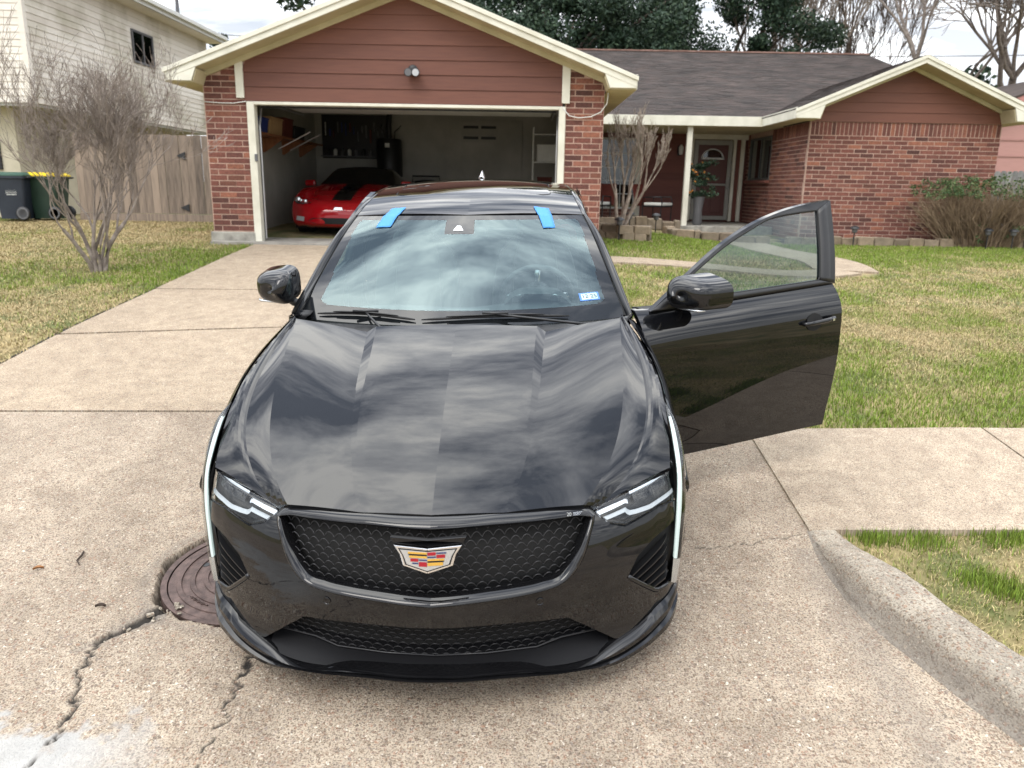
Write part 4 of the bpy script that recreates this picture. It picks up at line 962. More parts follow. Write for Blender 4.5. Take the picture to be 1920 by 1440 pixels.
# dormant shrub by the wing
def shrub():
    t = thing('dormant_shrub', 'wide half-bare tan shrub with green leaf tufts against the brick wing', 'shrub', (9.35, 15.95, gzf(9.3, 15.9)))
    r = random.Random(77); m = MB(); tips = []
    for k in range(800):
        a = r.uniform(0, 2 * PI); o = r.random() ** .5 * .55; sx = r.uniform(.0, 1.15) ; p = Vector((o * math.cos(a) * 1.5, o * math.sin(a) * .5, 0)); d = Vector((math.cos(a) * sx * 1.0, math.sin(a) * sx * .42, r.uniform(.9, 1.3)))
        L = r.uniform(.9, 1.42); q = [p]; 
        for j in range(4): d = d + Vector((r.gauss(0, .24), r.gauss(0, .16), r.gauss(0, .12))); p = p + d.normalized() * L / 4; q.append(p.copy())
        m.tube(q, [.007, .006, .005, .004, .002], 3, cap=False); tips.append(q[-1]); 
        if True: m.tube([q[2], q[2] + Vector((r.gauss(0, .15), r.gauss(0, .1), .22)), q[2] + Vector((r.gauss(0, .2), r.gauss(0, .12), .42))], [.004, .003, .002], 3, cap=False)
    m.build('stems', 'shrub_bark', t, fix=False)
    top = [tuple(p) for p in tips if p.z > .95 and (p.x < -.1 and r.random() < .5 or r.random() < .18)] + [(r.uniform(-1.2, 1.4), r.uniform(-.4, .2), r.uniform(.1, .5)) for _ in range(16)]
    V, F = leaves(top, [r.uniform(.06, .14) for _ in top], 22, .028, 5); raw_mesh(V, F, 'leaves', 'shrub_leaf', t)
noise_mat('shrub_bark', lin(96, 80, 62), lin(142, 122, 98), scale=6, rough=.95)
shrub()
# overhead cable
cb = MB()
P0, P1 = Vector((-32, 40, 9.6)), Vector((40, 40, 8.9))
cb.tube([P0.lerp(P1, k / 30) + Vector((0, 0, -1.2 * math.sin(PI * k / 30))) for k in range(31)], .018, 4)
tag(cb.build('utility_cable', 'black_plastic'), 'thin dark utility cable strung across the sky behind the roofs', 'cable')
# ------------------------------------------------------------------ lights, cords and porch things
def flood():
    t = thing('security_light', 'twin-head security floodlight on the red garage gable', 'light', (-1.65, 12.355, 3.36))
    MB().lathe([(.075, 0), (.075, -.03), (.05, -.05)], (0, .012, .05), 18, 'y').build('base', 'black_plastic', t, smooth=40)
    for s in (-1, 1):
        h = MB().lathe([(.012, 0), (.045, -.02), (.055, -.09), (.062, -.12), (.055, -.125)], (s * .055, -.02, .0), 16, 'y').build('lamp_head', 'black_plastic', t, smooth=40)
        MB().lathe([(.05, -.1262), (.05, -.128)], (s * .055, -.02, 0), 16, 'y').build('lens', 'grey_plastic' if s < 0 else 'galvanised', h)
    return t
flood()
tag(MB().tube([(.60, 12.37, 2.93), (.72, 12.36, 2.80), (.86, 12.36, 2.77), (1.05, 12.36, 2.79), (1.2, 12.35, 2.86), (1.28, 12.3, 2.98), (1.29, 12.25, 3.12)], .009, 6).build('cord', 'white_paint', smooth=True), 'white cord drooping across the right garage pier', 'cord')
tag(MB().tube([(-4.86, 12.385, 2.915), (-4.6, 12.382, 2.90), (-4.4, 12.382, 2.90), (-4.2, 12.36, 2.925)], .008, 6).build('cord', 'white_paint', smooth=True), 'white cord running across the left garage pier', 'cord')
tag(MB().box((-4.12, 12.345, 2.05), (-4.075, 12.37, 2.16)).build('door_keypad', 'grey_plastic', bevel=.006), 'small grey keypad box on the left cream jamb of the garage', 'keypad')
def porch_lamp():
    t = thing('wall_lantern', 'small wall lantern on the dark siding beside the front door', 'lamp', (4.12, PW - .05, 2.72))
    MB().box((-.05, 0, -.12), (.05, .02, .12)).build('back_plate', 'black_plastic', t); MB().lathe([(.03, -.13), (.05, -.1), (.065, .05), (.02, .12)], (.02, -.09, .03), 10).build('shade', 'white_paint', t, smooth=True)
porch_lamp()
def path_light(loc, label):
    t = thing('solar_path_light', label, 'garden light', loc, 0, 'black solar path lights')
    MB().tube([(0, 0, -.05), (0, 0, .26)], .012, 6).build('stake', 'black_plastic', t)
    MB().lathe([(.035, .25), (.05, .27), (.055, .33), (.05, .335)], n=12).build('lamp_body', 'grey_plastic', t, smooth=30)
    MB().lathe([(.095, .335), (.085, .355), (.04, .385), (.0, .39)], n=12).build('cap', 'black_plastic', t, smooth=30)
for x, y, lb in ((6.62, 15.55, 'black solar path light before the bare brick of the wing'), (9.25, 15.55, 'black solar path light before the dormant shrub, left of a pair'), (9.72, 15.5, 'black solar path light before the dormant shrub, right of a pair'), (10.15, 15.8, 'black solar path light at the right end of the stone edging'), (1.75, 13.8, 'black solar path light before the stone tree ring'), (2.75, 15.9, 'black solar path light left of the round dark bed'), (2.15, 15.4, 'black solar path light behind the stone tree ring')):
    path_light((x, y, gzf(x, y)), lb)
def patio_chair(loc, rz, label):
    t = thing('patio_chair', label, 'chair', loc, rz, 'porch chairs'); 
    for x in (-.26, .26):
        for y in (-.24, .26): MB().tube([(x, y, 0), (x, y, .42)], .015, 6).build('leg', 'black_plastic', t)
        MB().tube([(x, .28, .42), (x, .25, .62), (x, -.22, .64), (x, -.26, .5), (x, -.26, .42)], .017, 6).build('armrest', 'black_plastic', t, smooth=True)
    MB().box((-.27, -.26, .40), (.27, .27, .43)).build('seat', 'black_plastic', t)
    MB().box((-.26, -.27, .43), (.26, .24, .50)).build('cushion', 'white_paint', t, bevel=.02)
    MB().box((-.27, .26, .45), (.27, .29, .98), Matrix.Rotation(-.22, 3, 'X'), (0, .10, .03)).build('backrest', 'chair_red', t, bevel=.02)
flat_mat('chair_red', lin(96, 40, 30), .7)
patio_chair((1.85, 19.2, .925), -.5, 'porch chair at the left, half hidden behind the bare tree'); patio_chair((3.35, 19.3, .925), .9, 'porch chair with white cushion right of the bare tree')
def flower_stand():
    t = thing('flower_pot_stand', 'tall pot of dark green plants with orange blooms by the front door', 'potted plant', (4.25, 18.9, .925))
    MB().lathe([(.09, 0), (.12, .05), (.10, .35), (.14, .62), (.15, .66), (.12, .66)], n=14).build('pot', 'grey_plastic', t, smooth=40)
    r = random.Random(3); cs = [(r.gauss(0, .15), r.gauss(0, .12), r.uniform(.65, 1.45)) for _ in range(34)]
    V, F = leaves(cs, [.12] * 34, 40, .035, 6); raw_mesh(V, F, 'foliage', 'oak_leaf', t)
    V, F = leaves([(r.gauss(0, .2), -.1 + r.gauss(0, .08), r.uniform(.75, 1.45)) for _ in range(12)], [.035] * 12, 16, .02, 7); raw_mesh(V, F, 'blooms', 'bloom', t)
flat_mat('bloom', (.75, .30, .05), .6)
flower_stand()
# ------------------------------------------------------------------ inside the garage
def water_heater():
    t = thing('water_heater', 'dark tall water heater with flue against the garage back wall', 'water heater', (-2.95, 17.95, FLOOR))
    MB().lathe([(.24, 0), (.26, .02), (.26, 1.08)], n=24).build('tank', 'heater_grey', t, smooth=40)
    MB().lathe([(.285, 1.08), (.285, 1.85), (.26, 1.89), (.1, 1.90)], n=24).build('jacket', 'black_plastic', t, smooth=40)
    MB().tube([(0, 0, 1.9), (0, 0, 2.2), (.02, .05, 2.5)], .06, 10).build('flue', 'dark_metal', t, smooth=40)
    for s in (-1, 1): MB().tube([(s * .12, 0, 1.9), (s * .13, 0, 2.05), (s * .2, .05, 2.12), (s * .22, .3, 2.2)], .014, 6).build('pipe', 'dark_metal', t)
    MB().box((-.05, -.292, 1.70), (.05, -.28, 1.79)).build('label_plate', 'white_paint', t)
flat_mat('heater_grey', lin(140, 138, 132), .5)
water_heater()
def shelf_wall():
    t = thing('tool_board', 'black pegboard of hung tools on the garage back wall', 'tool board', (-4.55, 18.39, 2.3))
    MB().box((0, -.03, 0), (1.55, 0, .95)).build('board', 'black_plastic', t)
    r = random.Random(2)
    for k in range(16):
        x = .08 + k * .092; z = r.uniform(.55, .8); l = r.uniform(.12, .3)
        MB().box((x, -.06, z - l), (x + r.uniform(.015, .04), -.035, z)).build('tool_handle', r.choice(['white_paint', 'chair_red', 'tool_blue', 'grey_plastic', 'grey_plastic']), t)
    for k in range(9): MB().lathe([(.04, 0), (.045, .12), (.02, .15)], (.15 + k * .16, -.10, .06), 10).build('bottle', r.choice(['chair_red', 'white_paint', 'grey_plastic', 'black_plastic']), t)
    MB().box((0, -.2, .03), (1.55, -.03, .055)).build('ledge', 'grey_plastic', t)
flat_mat('tool_blue', lin(30, 50, 120), .5)
shelf_wall()
def wall_shelf():
    t = thing('wall_shelf', 'orange-brown wooden shelf piled with boxes on the left garage wall', 'shelf', (-4.72, 13.2, 2.52))
    noise_mat('pine', lin(116, 70, 40), lin(142, 92, 56), scale=4, rough=.6, stretch=(12, 1, 1))
    MB().box((0, 0, 0), (.42, 4.2, .03)).build('plank', 'pine', t)
    for y in (.2, 1.4, 2.6, 3.8): MB().prism([(0, -.25), (.04, -.25), (.38, -.02), (.38, 0), (0, 0)], y, y + .03, 1).build('bracket', 'pine', t)
wall_shelf()
r = random.Random(8); yy = 13.3
for k, (nm, mt, lb) in enumerate((('storage_tote', 'tool_blue', 'blue storage tote at the near end of the left garage shelf'), ('cardboard_box', 'cardboard', 'cardboard box on the left garage shelf beside the blue tote'), ('storage_tote', 'chair_red', 'red tote on the left garage shelf'), ('storage_tote', 'black_plastic', 'black tote at the far end of the left garage shelf'))):
    if k == 0: flat_mat('cardboard', lin(170, 140, 100), .9)
    t = thing(nm, lb, 'storage box', (-4.5, yy, 2.552)); d = .55 + .15 * (k % 2); h = .22 + .05 * (k % 3)
    MB().prism([(-.15, 0), (.13, 0), (.16, h), (-.17, h)], 0, d, 1).build('box', mt, t, bevel=.01); MB().box((-.18, -.01, h), (.17, d + .01, h + .025)).build('lid', mt, t, bevel=.006); yy += d + .12
def ladder_bars():
    for k, y in enumerate((14.2, 14.9)):
        tag(MB().tube([(-4.3, y, 2.32), (-3.75, y + .1, 2.62)], .012, 6).build('storage_hook_rod', 'galvanised'), ('near' if k == 0 else 'far') + ' one of two slanting metal rods under the left garage shelf', 'rod', 'slanting rods')
ladder_bars()
def rack():
    t = thing('wire_rack', 'white metal shelving rack in the right corner of the garage', 'rack', (.25, 16.6, FLOOR))
    for x in (0, .7):
        for y in (0, .4): MB().tube([(x, y, 0), (x, y, 2.1)], .018, 6).build('post', 'white_paint', t)
    for z in (.3, .85, 1.4, 1.95): MB().box((-.01, -.01, z), (.71, .41, z + .02)).build('shelf', 'white_paint', t)
rack()
for x, z, s, mt, lb in ((.33, 1.42, (.45, .35, .32), 'white_paint', 'white box on the upper shelf of the garage rack'), (.35, .87, (.3, .3, .22), 'chair_red', 'red box on the middle shelf of the garage rack'), (.3, .32, (.4, .3, .3), 'black_plastic', 'black bin on the lowest shelf of the garage rack')):
    t = thing('storage_box', lb, 'storage box', (x, 16.65, FLOOR + z)); MB().box((0, 0, 0), s).build('box', mt, t, bevel=.012); MB().box((-.008, -.008, s[2]), (s[0] + .008, s[1] + .008, s[2] + .025)).build('lid', mt, t)
def vent():
    t = thing('wall_vent', 'white louvred vent high on the garage back wall', 'vent', (-.95, 18.35, 2.72))
    MB().box((-.42, -.01, -.02), (.42, .0, .42)).build('plate', 'drywall', t)
    for x in (-.2, .2):
        for z in (.05, .28): MB().box((x - .17, -.016, z), (x + .17, -.0105, z + .06)).build('slot', 'black_plastic', t)
vent()
def mower():
    for x, w, lb in ((-2.1, .8, 'low black covered object by the garage back wall'),):
        t = thing('covered_machine', lb, 'machine', (x, 17.9, FLOOR)); MB().lathe([(.38, 0), (.4, .3), (.36, .9), (.28, 1.0), (.1, 1.03)], n=16).build('cover', 'black_plastic', t, smooth=40)
        MB().tube([(-.3, -.2, .95), (-.3, -.25, 1.1), (.3, -.25, 1.1), (.3, -.2, .95)], .02, 6).build('handle', 'dark_metal', t)
mower()
# ------------------------------------------------------------------ grass
def grass_mat():
    m, nt, N, L, b = new_mat('grass'); a = N.new('ShaderNodeAttribute'); a.attribute_name = 'gc'
    L.new(a.outputs['Color'], b.inputs['Base Color']); b.inputs['Roughness'].default_value = .7; b.inputs['Specular IOR Level'].default_value = .2
grass_mat()
def on_lawn(x, y):
    drive = (x > np.where(y < 5.6, -4.14 - .55 * np.clip(5.6 - y, 0, 3) ** 2, -4.16)) & (x < np.interp(y, [4.98, 5.6, 7, 12.2], [1.40, 1.24, 1.14, 1.10]))
    ok = ~(drive & (y > 4.6) & (y < 12.3))
    ok &= ~((y > 3.44) & (y < 4.665)); ok &= ~((y > 12.3) & (x > -4.92) & (x < 1.3)); ok &= ~((y < 3.44) & (x < kerb_back(y) + .0)); ok &= ~((x < -4) & (y < 4.7))
    ok &= ~((x > 5.3) & (y > 15.75)); ok &= ~((y > 17.5) & (x > -4)); ok &= ~((x > 3.1) & (x < 5.05) & (y > 15.6)); ok &= ~((x > 1.2) & (x < 2.4) & (y > 13.9))
    # path
    for pts, w in (([(1.1, 11.25), (2.5, 11.2), (4.0, 11.3), (5.0, 11.9)], .55), ([(5.02, 11.93), (5.15, 12.9), (4.6, 14.6), (4.35, 16.5), (4.4, 18.25)], .95)):
        P = curve([(*p, 0) for p in pts], 30)[:, :2]; d = np.full(x.shape, 9.)
        for q in P: d = np.minimum(d, np.hypot(x - q[0], y - q[1]))
        ok &= d > w / 2 + .01
    return ok
def greenness(x, y):
    g = (fbm(x * .55 + 3, y * .55, 31) - .5) * 2.6 + (fbm(x * 2.2, y * 2.2, 37) - .5) * 1.6 + .50
    g = g + .55 * np.exp(-(((x + 5.1) / 1.1) ** 2 + ((y - 9.9) / 1.6) ** 2)) + .5 * np.exp(-((x + 4.3) / .7) ** 2) * (y > 9) - .35 * smooth01(11, 14, y) * (x < -4.5)
    g = g + .55 * np.exp(-((y - 4.9) / .5) ** 2) * (x > 1) + .9 * smooth01(12.2, 13.5, y) * (x > 1) + .25 * ((y > 9.5) & (y < 11) & (x > 1))
    g = g - .25 * (y < 3.4)
    return g
def grass(name, x0, x1, y0, y1, n, h, w, seed, label, lean=.9, tuft=None):
    r = np.random.default_rng(seed); x = r.uniform(x0, x1, n); y = r.uniform(y0, y1, n)
    if tuft is not None:
        t = np.array(tuft); k = r.integers(0, len(t), n); x = t[k, 0] + r.normal(size=n) * t[k, 2]; y = t[k, 1] + r.normal(size=n) * t[k, 2] * .7
    ok = on_lawn(x, y); x, y = x[ok], y[ok]; n = len(x)
    g = greenness(x, y) + r.normal(size=n) * .38
    if tuft is not None: g = g * 0 + 1.2 + r.normal(size=n) * .15
    u = np.clip(g, 0, 1)[:, None]; rnd = r.random((n, 1))
    tan = np.array([[.44, .345, .185]]) * (.55 + .75 * rnd); grn = np.array([[.135, .205, .035]]) * (.6 + .9 * rnd) + np.array([[.06, .05, 0]]) * r.random((n, 1))
    c = tan * (1 - u) + grn * u
    hh = h * r.uniform(.5, 1.25, n) * (1 + .35 * np.clip(g, 0, 1.2)); a = r.uniform(0, 2 * PI, n); ln = np.abs(r.normal(size=n)) * lean + (1 - np.clip(g, 0, 1)) * .8
    dx, dy = np.cos(a), np.sin(a); z = gz(x, y) - .02; ww = w * r.uniform(.6, 1.3, n)
    k = hh / np.sqrt(1 + ln ** 2 * .6)
    def P(t, s, bend): return np.stack([x + dx * ln * hh * bend * .6 - dy * ww * s, y + dy * ln * hh * bend * .6 + dx * ww * s, z + k * t], -1)
    V = np.stack([P(0, 1, 0), P(0, -1, 0), P(.6, -.7, .35), P(.6, .7, .35), P(1, 0, 1)], 1).reshape(-1, 3)
    i = np.arange(n)[:, None] * 5
    F = np.concatenate([i + np.array([[0, 1, 2]]), i + np.array([[0, 2, 3]]), i + np.array([[3, 2, 4]])])
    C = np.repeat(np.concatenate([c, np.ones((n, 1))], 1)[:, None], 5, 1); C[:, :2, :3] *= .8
    o = raw_mesh(V, F, name, 'grass', None, attrs={'gc': C.reshape(-1, 4)}); tag(o, label, 'grass'); o['kind'] = 'stuff'; return o
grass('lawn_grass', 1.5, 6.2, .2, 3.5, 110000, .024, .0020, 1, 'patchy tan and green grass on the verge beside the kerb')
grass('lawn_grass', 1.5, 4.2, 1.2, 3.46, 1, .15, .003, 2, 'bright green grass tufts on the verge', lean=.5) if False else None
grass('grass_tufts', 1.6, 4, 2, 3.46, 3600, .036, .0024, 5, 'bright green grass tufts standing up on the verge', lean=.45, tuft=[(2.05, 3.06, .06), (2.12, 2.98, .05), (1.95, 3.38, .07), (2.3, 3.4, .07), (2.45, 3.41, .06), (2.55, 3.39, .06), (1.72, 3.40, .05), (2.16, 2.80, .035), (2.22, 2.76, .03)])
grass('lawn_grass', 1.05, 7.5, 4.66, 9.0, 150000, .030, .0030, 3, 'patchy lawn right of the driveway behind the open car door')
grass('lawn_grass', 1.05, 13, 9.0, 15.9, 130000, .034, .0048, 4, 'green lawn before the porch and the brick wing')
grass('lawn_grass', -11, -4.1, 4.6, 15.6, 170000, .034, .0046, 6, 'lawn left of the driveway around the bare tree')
# ------------------------------------------------------------------ black sedan
def paint(name, base, ior=1.75, rough=.006):
    m, nt, N, L, b = new_mat(name)
    tc = N.new('ShaderNodeTexCoord'); n = N.new('ShaderNodeTexNoise'); n.inputs['Scale'].default_value = 3.5; n.inputs['Detail'].default_value = 5; n.inputs['Roughness'].default_value = .7; L.new(tc.outputs['Object'], n.inputs['Vector'])
    r = N.new('ShaderNodeValToRGB'); L.new(n.outputs[0], r.inputs[0]); r.color_ramp.elements[0].position = .35; r.color_ramp.elements[0].color = (*base, 1); r.color_ramp.elements[1].position = .75; r.color_ramp.elements[1].color = (*[c * 1.25 + .002 for c in base], 1)
    L.new(r.outputs[0], b.inputs['Base Color']); b.inputs['IOR'].default_value = ior
    # road dust dulls the clear coat in faint patches
    r2 = N.new('ShaderNodeMapRange'); L.new(n.outputs[0], r2.inputs[0]); r2.inputs[1].default_value = .5; r2.inputs[2].default_value = .8; r2.inputs[3].default_value = rough; r2.inputs[4].default_value = rough + .012
    L.new(r2.outputs[0], b.inputs['Roughness'])
    return m
paint('car_paint', (.0028, .0031, .0040), 1.53)
paint('gloss_black', (.004, .004, .0045), 1.5)
paint('red_paint', (.26, .004, .007), 1.5)
flat_mat('satin_black', (.010, .010, .011), .38)
flat_mat('rubber', (.012, .012, .012), .75)
flat_mat('matte_black', (.004, .004, .005), .55, spec=.25); flat_mat('gap_black', (.002, .002, .002), .8)
flat_mat('chrome', (.86, .86, .86), .08, metal=1)
flat_mat('alloy', (.30, .30, .31), .28, metal=1)
flat_mat('drl_lit', (.60, .66, .63), .3, emit=(.80, 1.0, .93), estr=.25)
flat_mat('lamp_silver', (.72, .74, .76), .22, metal=.9)
flat_mat('lamp_white', (.40, .42, .43), .2)
flat_mat('seat_grey', (.045, .045, .047), .6); flat_mat('piping', (.12, .12, .115), .6); flat_mat('dash_black', (.032, .032, .033), .7)
flat_mat('tape_blue', lin(66, 138, 206), .7)
def sheet_glass(name, tint, r0, gcol=(1, 1, 1), rough=.0):
    m, nt, N, L, b = new_mat(name); N.remove(b); out = N['Material Output']
    g = N.new('ShaderNodeNewGeometry'); d = N.new('ShaderNodeVectorMath'); d.operation = 'DOT_PRODUCT'; L.new(g.outputs['Incoming'], d.inputs[0]); L.new(g.outputs['Normal'], d.inputs[1])
    def mt(op, a, c=None):
        n = N.new('ShaderNodeMath'); n.operation = op
        for i, v in enumerate((a, c)):
            if v is None: continue
            if isinstance(v, (int, float)): n.inputs[i].default_value = v
            else: L.new(v, n.inputs[i])
        return n.outputs[0]
    a = mt('ABSOLUTE', d.outputs['Value']); p = mt('POWER', mt('SUBTRACT', 1.0, a), 5.0); f = mt('ADD', mt('MULTIPLY', p, 1 - r0), r0)
    t = N.new('ShaderNodeBsdfTransparent'); t.inputs[0].default_value = (*tint, 1); gl = N.new('ShaderNodeBsdfGlossy'); gl.inputs['Roughness'].default_value = rough; gl.inputs['Color'].default_value = (*gcol, 1)
    mx = N.new('ShaderNodeMixShader'); L.new(f, mx.inputs[0]); L.new(t.outputs[0], mx.inputs[1]); L.new(gl.outputs[0], mx.inputs[2]); L.new(mx.outputs[0], out.inputs[0]); return m
sheet_glass('windshield_glass', (.66, .80, .79), .11, (.76, .96, 1.0)); sheet_glass('side_glass', (.36, .44, .43), .07, (.85, .97, 1)); sheet_glass('lens_clear', (.9, .92, .93), .04)
# car frame: x to the car's left (image right), y from the nose backwards, z up
TILT = math.atan(.1); CROLL = -.023; CYAW = -.0038
def cmat():
    cr, sr = math.cos(CROLL), math.sin(CROLL); ct, st = math.cos(TILT), math.sin(TILT); ca, sa = math.cos(CYAW), math.sin(CYAW)
    R1 = Matrix(((cr, 0, sr), (0, 1, 0), (-sr, 0, cr))); R2 = Matrix(((1, 0, 0), (0, ct, -st), (0, st, ct))); R3 = Matrix(((ca, -sa, 0), (sa, ca, 0), (0, 0, 1)))
    return Matrix.Translation((-.254, 2.27, .0)) @ (R3 @ R2 @ R1).to_4x4()
car = thing('black_sedan', 'glossy black four-door sedan with its driver door open, facing down the driveway', 'car')
car.matrix_world = cmat()
class Q:
    """quad collector"""
    def __init__(s): s.V = []; s.F = []; s.M = []; s.n = 0
    def grid(s, P, mi=0, mirror=False):
        P = np.asarray(P, float); nv, nu = P.shape[:2]
        for sg in ((1, -1) if mirror else (1,)):
            A = P * np.array([sg, 1, 1]); idx = np.arange(nv * nu).reshape(nv, nu) + s.n
            q = np.stack([idx[:-1, :-1], idx[:-1, 1:], idx[1:, 1:], idx[1:, :-1]], -1).reshape(-1, 4)
            if sg < 0: q = q[:, ::-1]
            s.V.append(A.reshape(-1, 3)); s.F.append(q); s.n += nv * nu
            s.M.append(np.full(len(q), mi) if np.isscalar(mi) else np.asarray(mi).reshape(-1))
        return s
    def build(s, name, mats, parent, smooth=True, angle=None):
        o = raw_mesh(np.concatenate(s.V), np.concatenate(s.F), name, None, parent, smooth)
        for m in ([mats] if isinstance(mats, str) else mats): o.data.materials.append(MATS[m])
        o.data.polygons.foreach_set('material_index', np.concatenate(s.M).astype(np.int32))
        if angle: o.data.set_sharp_from_angle(angle=math.radians(angle))
        return o
def loft(lines, bulge, nv=60, nu=8, deg=0):
    """lines: list of point lists; bulge: vector per segment (x,y,z) or callable(v)->array"""
    v = np.linspace(0, 1, nv); C = [curve(l, t=v) if not deg else fair(l, v, deg) for l in lines]; cols = []
    for k in range(len(C) - 1):
        b = bulge[k]; b = np.array([b(t) for t in v]) if callable(b) else np.tile(np.asarray(b, float), (nv, 1))
        u = np.linspace(0, 1, nu + 1)[:-1] if k < len(C) - 2 else np.linspace(0, 1, nu + 1)
        for t in u: cols.append(C[k] * (1 - t) + C[k + 1] * t + b * 4 * t * (1 - t))
    return np.stack(cols, 1)
def fair(l, v, deg):
    P = np.asarray(l, float); d = np.r_[0, np.cumsum(np.linalg.norm(np.diff(P, axis=0), axis=1))]; d /= d[-1]; w = np.ones(len(d)); w[0] = w[-1] = 6
    return np.stack([np.polyval(np.polyfit(d, P[:, i], deg, w=w), v) for i in range(3)], -1)
def skirt(P, off, sides='tblr'):
    off = np.asarray(off, float)
    if 'l' in sides: P = np.concatenate([P[:, :1] + off, P], 1)
    if 'r' in sides: P = np.concatenate([P, P[:, -1:] + off], 1)
    if 't' in sides: P = np.concatenate([P[:1] + off, P], 0)
    if 'b' in sides: P = np.concatenate([P, P[-1:] + off], 0)
    return P
# --- hood
h0 = [(0, .130, .684), (0, .21, .722), (0, .32, .768), (0, .51, .836), (0, .75, .914), (0, 1.01, .978), (0, 1.225, 1.022)]
h1 = [(.235, .150, .682), (.262, .24, .7195), (.288, .345, .7645), (.311, .525, .830), (.330, .76, .904), (.348, 1.015, .969), (.360, 1.225, 1.015)]
h1b = [(.245, .152, .682), (.278, .247, .7215), (.309, .355, .7670), (.339, .535, .8310), (.363, .77, .9025), (.384, 1.015, .9605), (.397, 1.20, .9965)]
h2 = [(.500, .210, .678), (.573, .335, .714), (.632, .475, .764), (.674, .64, .832), (.697, .80, .886), (.712, .97, .942), (.722, 1.13, .992), (.732, 1.29, 1.034)]
h2b = [(.562, .262, .640), (.668, .362, .6976), (.730, .505, .770), (.767, .675, .8345), (.781, .835, .887), (.782, 1.01, .9395), (.770, 1.165, .987), (.742, 1.30, 1.033)]
h3 = [(.832, .445, .702), (.845, .53, .7535), (.850, .62, .798), (.850, .735, .846), (.846, .865, .8895), (.834, 1.02, .935), (.810, 1.165, .9795), (.752, 1.31, 1.032)]
hood_P = loft([h0, h1, h1b, h2, h2b, h3], [(0, 0, .0015), (0, 0, 0), (0, 0, .003), (0, 0, .002), (0, 0, .010)], nv=70, nu=7, deg=3)
Q().grid(skirt(hood_P, (0, .006, -.022), 'tbr'), mirror=True).build('hood', 'car_paint', car, angle=4.5)
# --- nose surface
NX = [0, .1, .2, .36, .5, .6, .7, .78, .85, .88, .905, .93]; NY = [0, .006, .025, .065, .12, .165, .225, .285, .36, .42, .52, .70]
PZ = [0, .14, .2, .3, .4, .5, .6, .68, .74, .8]; PY = [-.02, -.02, 0, 0, 0, .012, .05, .11, .17, .25]
def NYf(x, z): return spl(np.abs(x), NX, NY) + spl(np.clip(z, 0, .8), PZ, PY)
def on_nose(G, off=0.0): 
    G = np.asarray(G, float); return np.stack([G[..., 0], NYf(G[..., 0], G[..., 1]) + off, G[..., 1]], -1)
def rs2(pts, n, sm=True):
    P = np.asarray(pts, float); d = np.r_[0, np.cumsum(np.linalg.norm(np.diff(P, axis=0), axis=1))]; t = np.linspace(0, d[-1], n)
    return spl(t, d, P) if sm and len(P) > 2 else np.stack([np.interp(t, d, P[:, k]) for k in range(P.shape[1])], -1)
def coons(top, bot, lef, rig, nu=30, nv=16, sm=False):
    T, B = rs2(top, nu, sm), rs2(bot, nu, sm); L_, R_ = rs2(lef, nv, sm), rs2(rig, nv, sm)
    u = np.linspace(0, 1, nu)[None, :, None]; v = np.linspace(0, 1, nv)[:, None, None]
    return (1 - v) * T[None] + v * B[None] + (1 - u) * L_[:, None] + u * R_[:, None] - ((1 - u) * (1 - v) * T[0] + u * (1 - v) * T[-1] + (1 - u) * v * B[0] + u * v * B[-1])
g_top = [(0, .650), (.110, .654), (.206, .653), (.303, .651), (.418, .647), (.489, .645), (.516, .642)]
g_side = [(.516, .642), (.500, .603), (.470, .543), (.438, .498), (.412, .474), (.358, .465), (.263, .459), (.118, .455), (0, .448)]
f_top = [(0, .680), (.208, .680), (.381, .674), (.461, .668), (.498, .665), (.520, .656), (.541, .642)]
f_side = [(.541, .642), (.540, .621), (.531, .596), (.492, .500), (.458, .462), (.421, .443), (.358, .434), (.264, .428), (.119, .424), (0, .416)]
# grille surround: top bar and lower/side rim
gs = Q(); r1 = coons(f_top, g_top, [f_top[0], g_top[0]], [f_top[-1], g_top[-1]], 60, 6)
P = on_nose(r1); nb = np.linspace(0, 1, 6)[:, None]; P[..., 1] += -.018 * np.sin(np.linspace(.3, PI, 6))[:, None]
gs.grid(skirt(P, (0, .03, 0), 'tb'), mirror=True)
n = 90; A = rs2(f_side, n); B = rs2(g_side, n); k = np.linspace(0, 1, 7)[:, None, None]; R_ = A[None] * (1 - k) + B[None] * k; P = on_nose(R_); P[..., 1] += (np.array([.0, -.010, -.014, -.012, -.004, .008, .022]))[:, None]
gs.grid(skirt(P, (0, .03, 0), 'tb'), mirror=True)
gs.build('grille_surround', 'gloss_black', car, angle=40)
# bumper skin patches
hl_bot = [(.541, .598), (.594, .602), (.650, .581), (.710, .590), (.770, .600), (.827, .596), (.849, .590)]
vT, vM1, vM2, vI, vB, vL = (.845, .530), (.757, .507), (.697, .469), (.662, .400), (.780, .284), (.836, .279)
in_top = [(0, .337), (.124, .337), (.272, .329), (.430, .312), (.500, .300)]
bs = Q(); off = (0, .02, 0)
f_low = f_side[5:][::-1]                                   # centre -> (.421,.443)
seam = [(.421, .443), (.50, .420), (.58, .405), vI]
bs.grid(skirt(on_nose(coons(f_low, in_top[:4] + [(.452, .307)], [f_low[0], in_top[0]], [f_low[-1], (.44, .37), (.452, .307)], 44, 14)), off, 'tb'), mirror=True)
gr_up = f_side[:6]
bs.grid(skirt(on_nose(coons([gr_up[0]] + hl_bot[1:], seam, gr_up, [hl_bot[-1], vT, vM1, vM2, vI], 40, 30)), off, 'tlr'), mirror=True)
lip_t = [(.452, .307), (.505, .262), (.560, .215), (.622, .168), (.652, .163), (.72, .190), (.80, .225), (.858, .245)]
low_top = seam + [vB, vL, (.858, .277)]
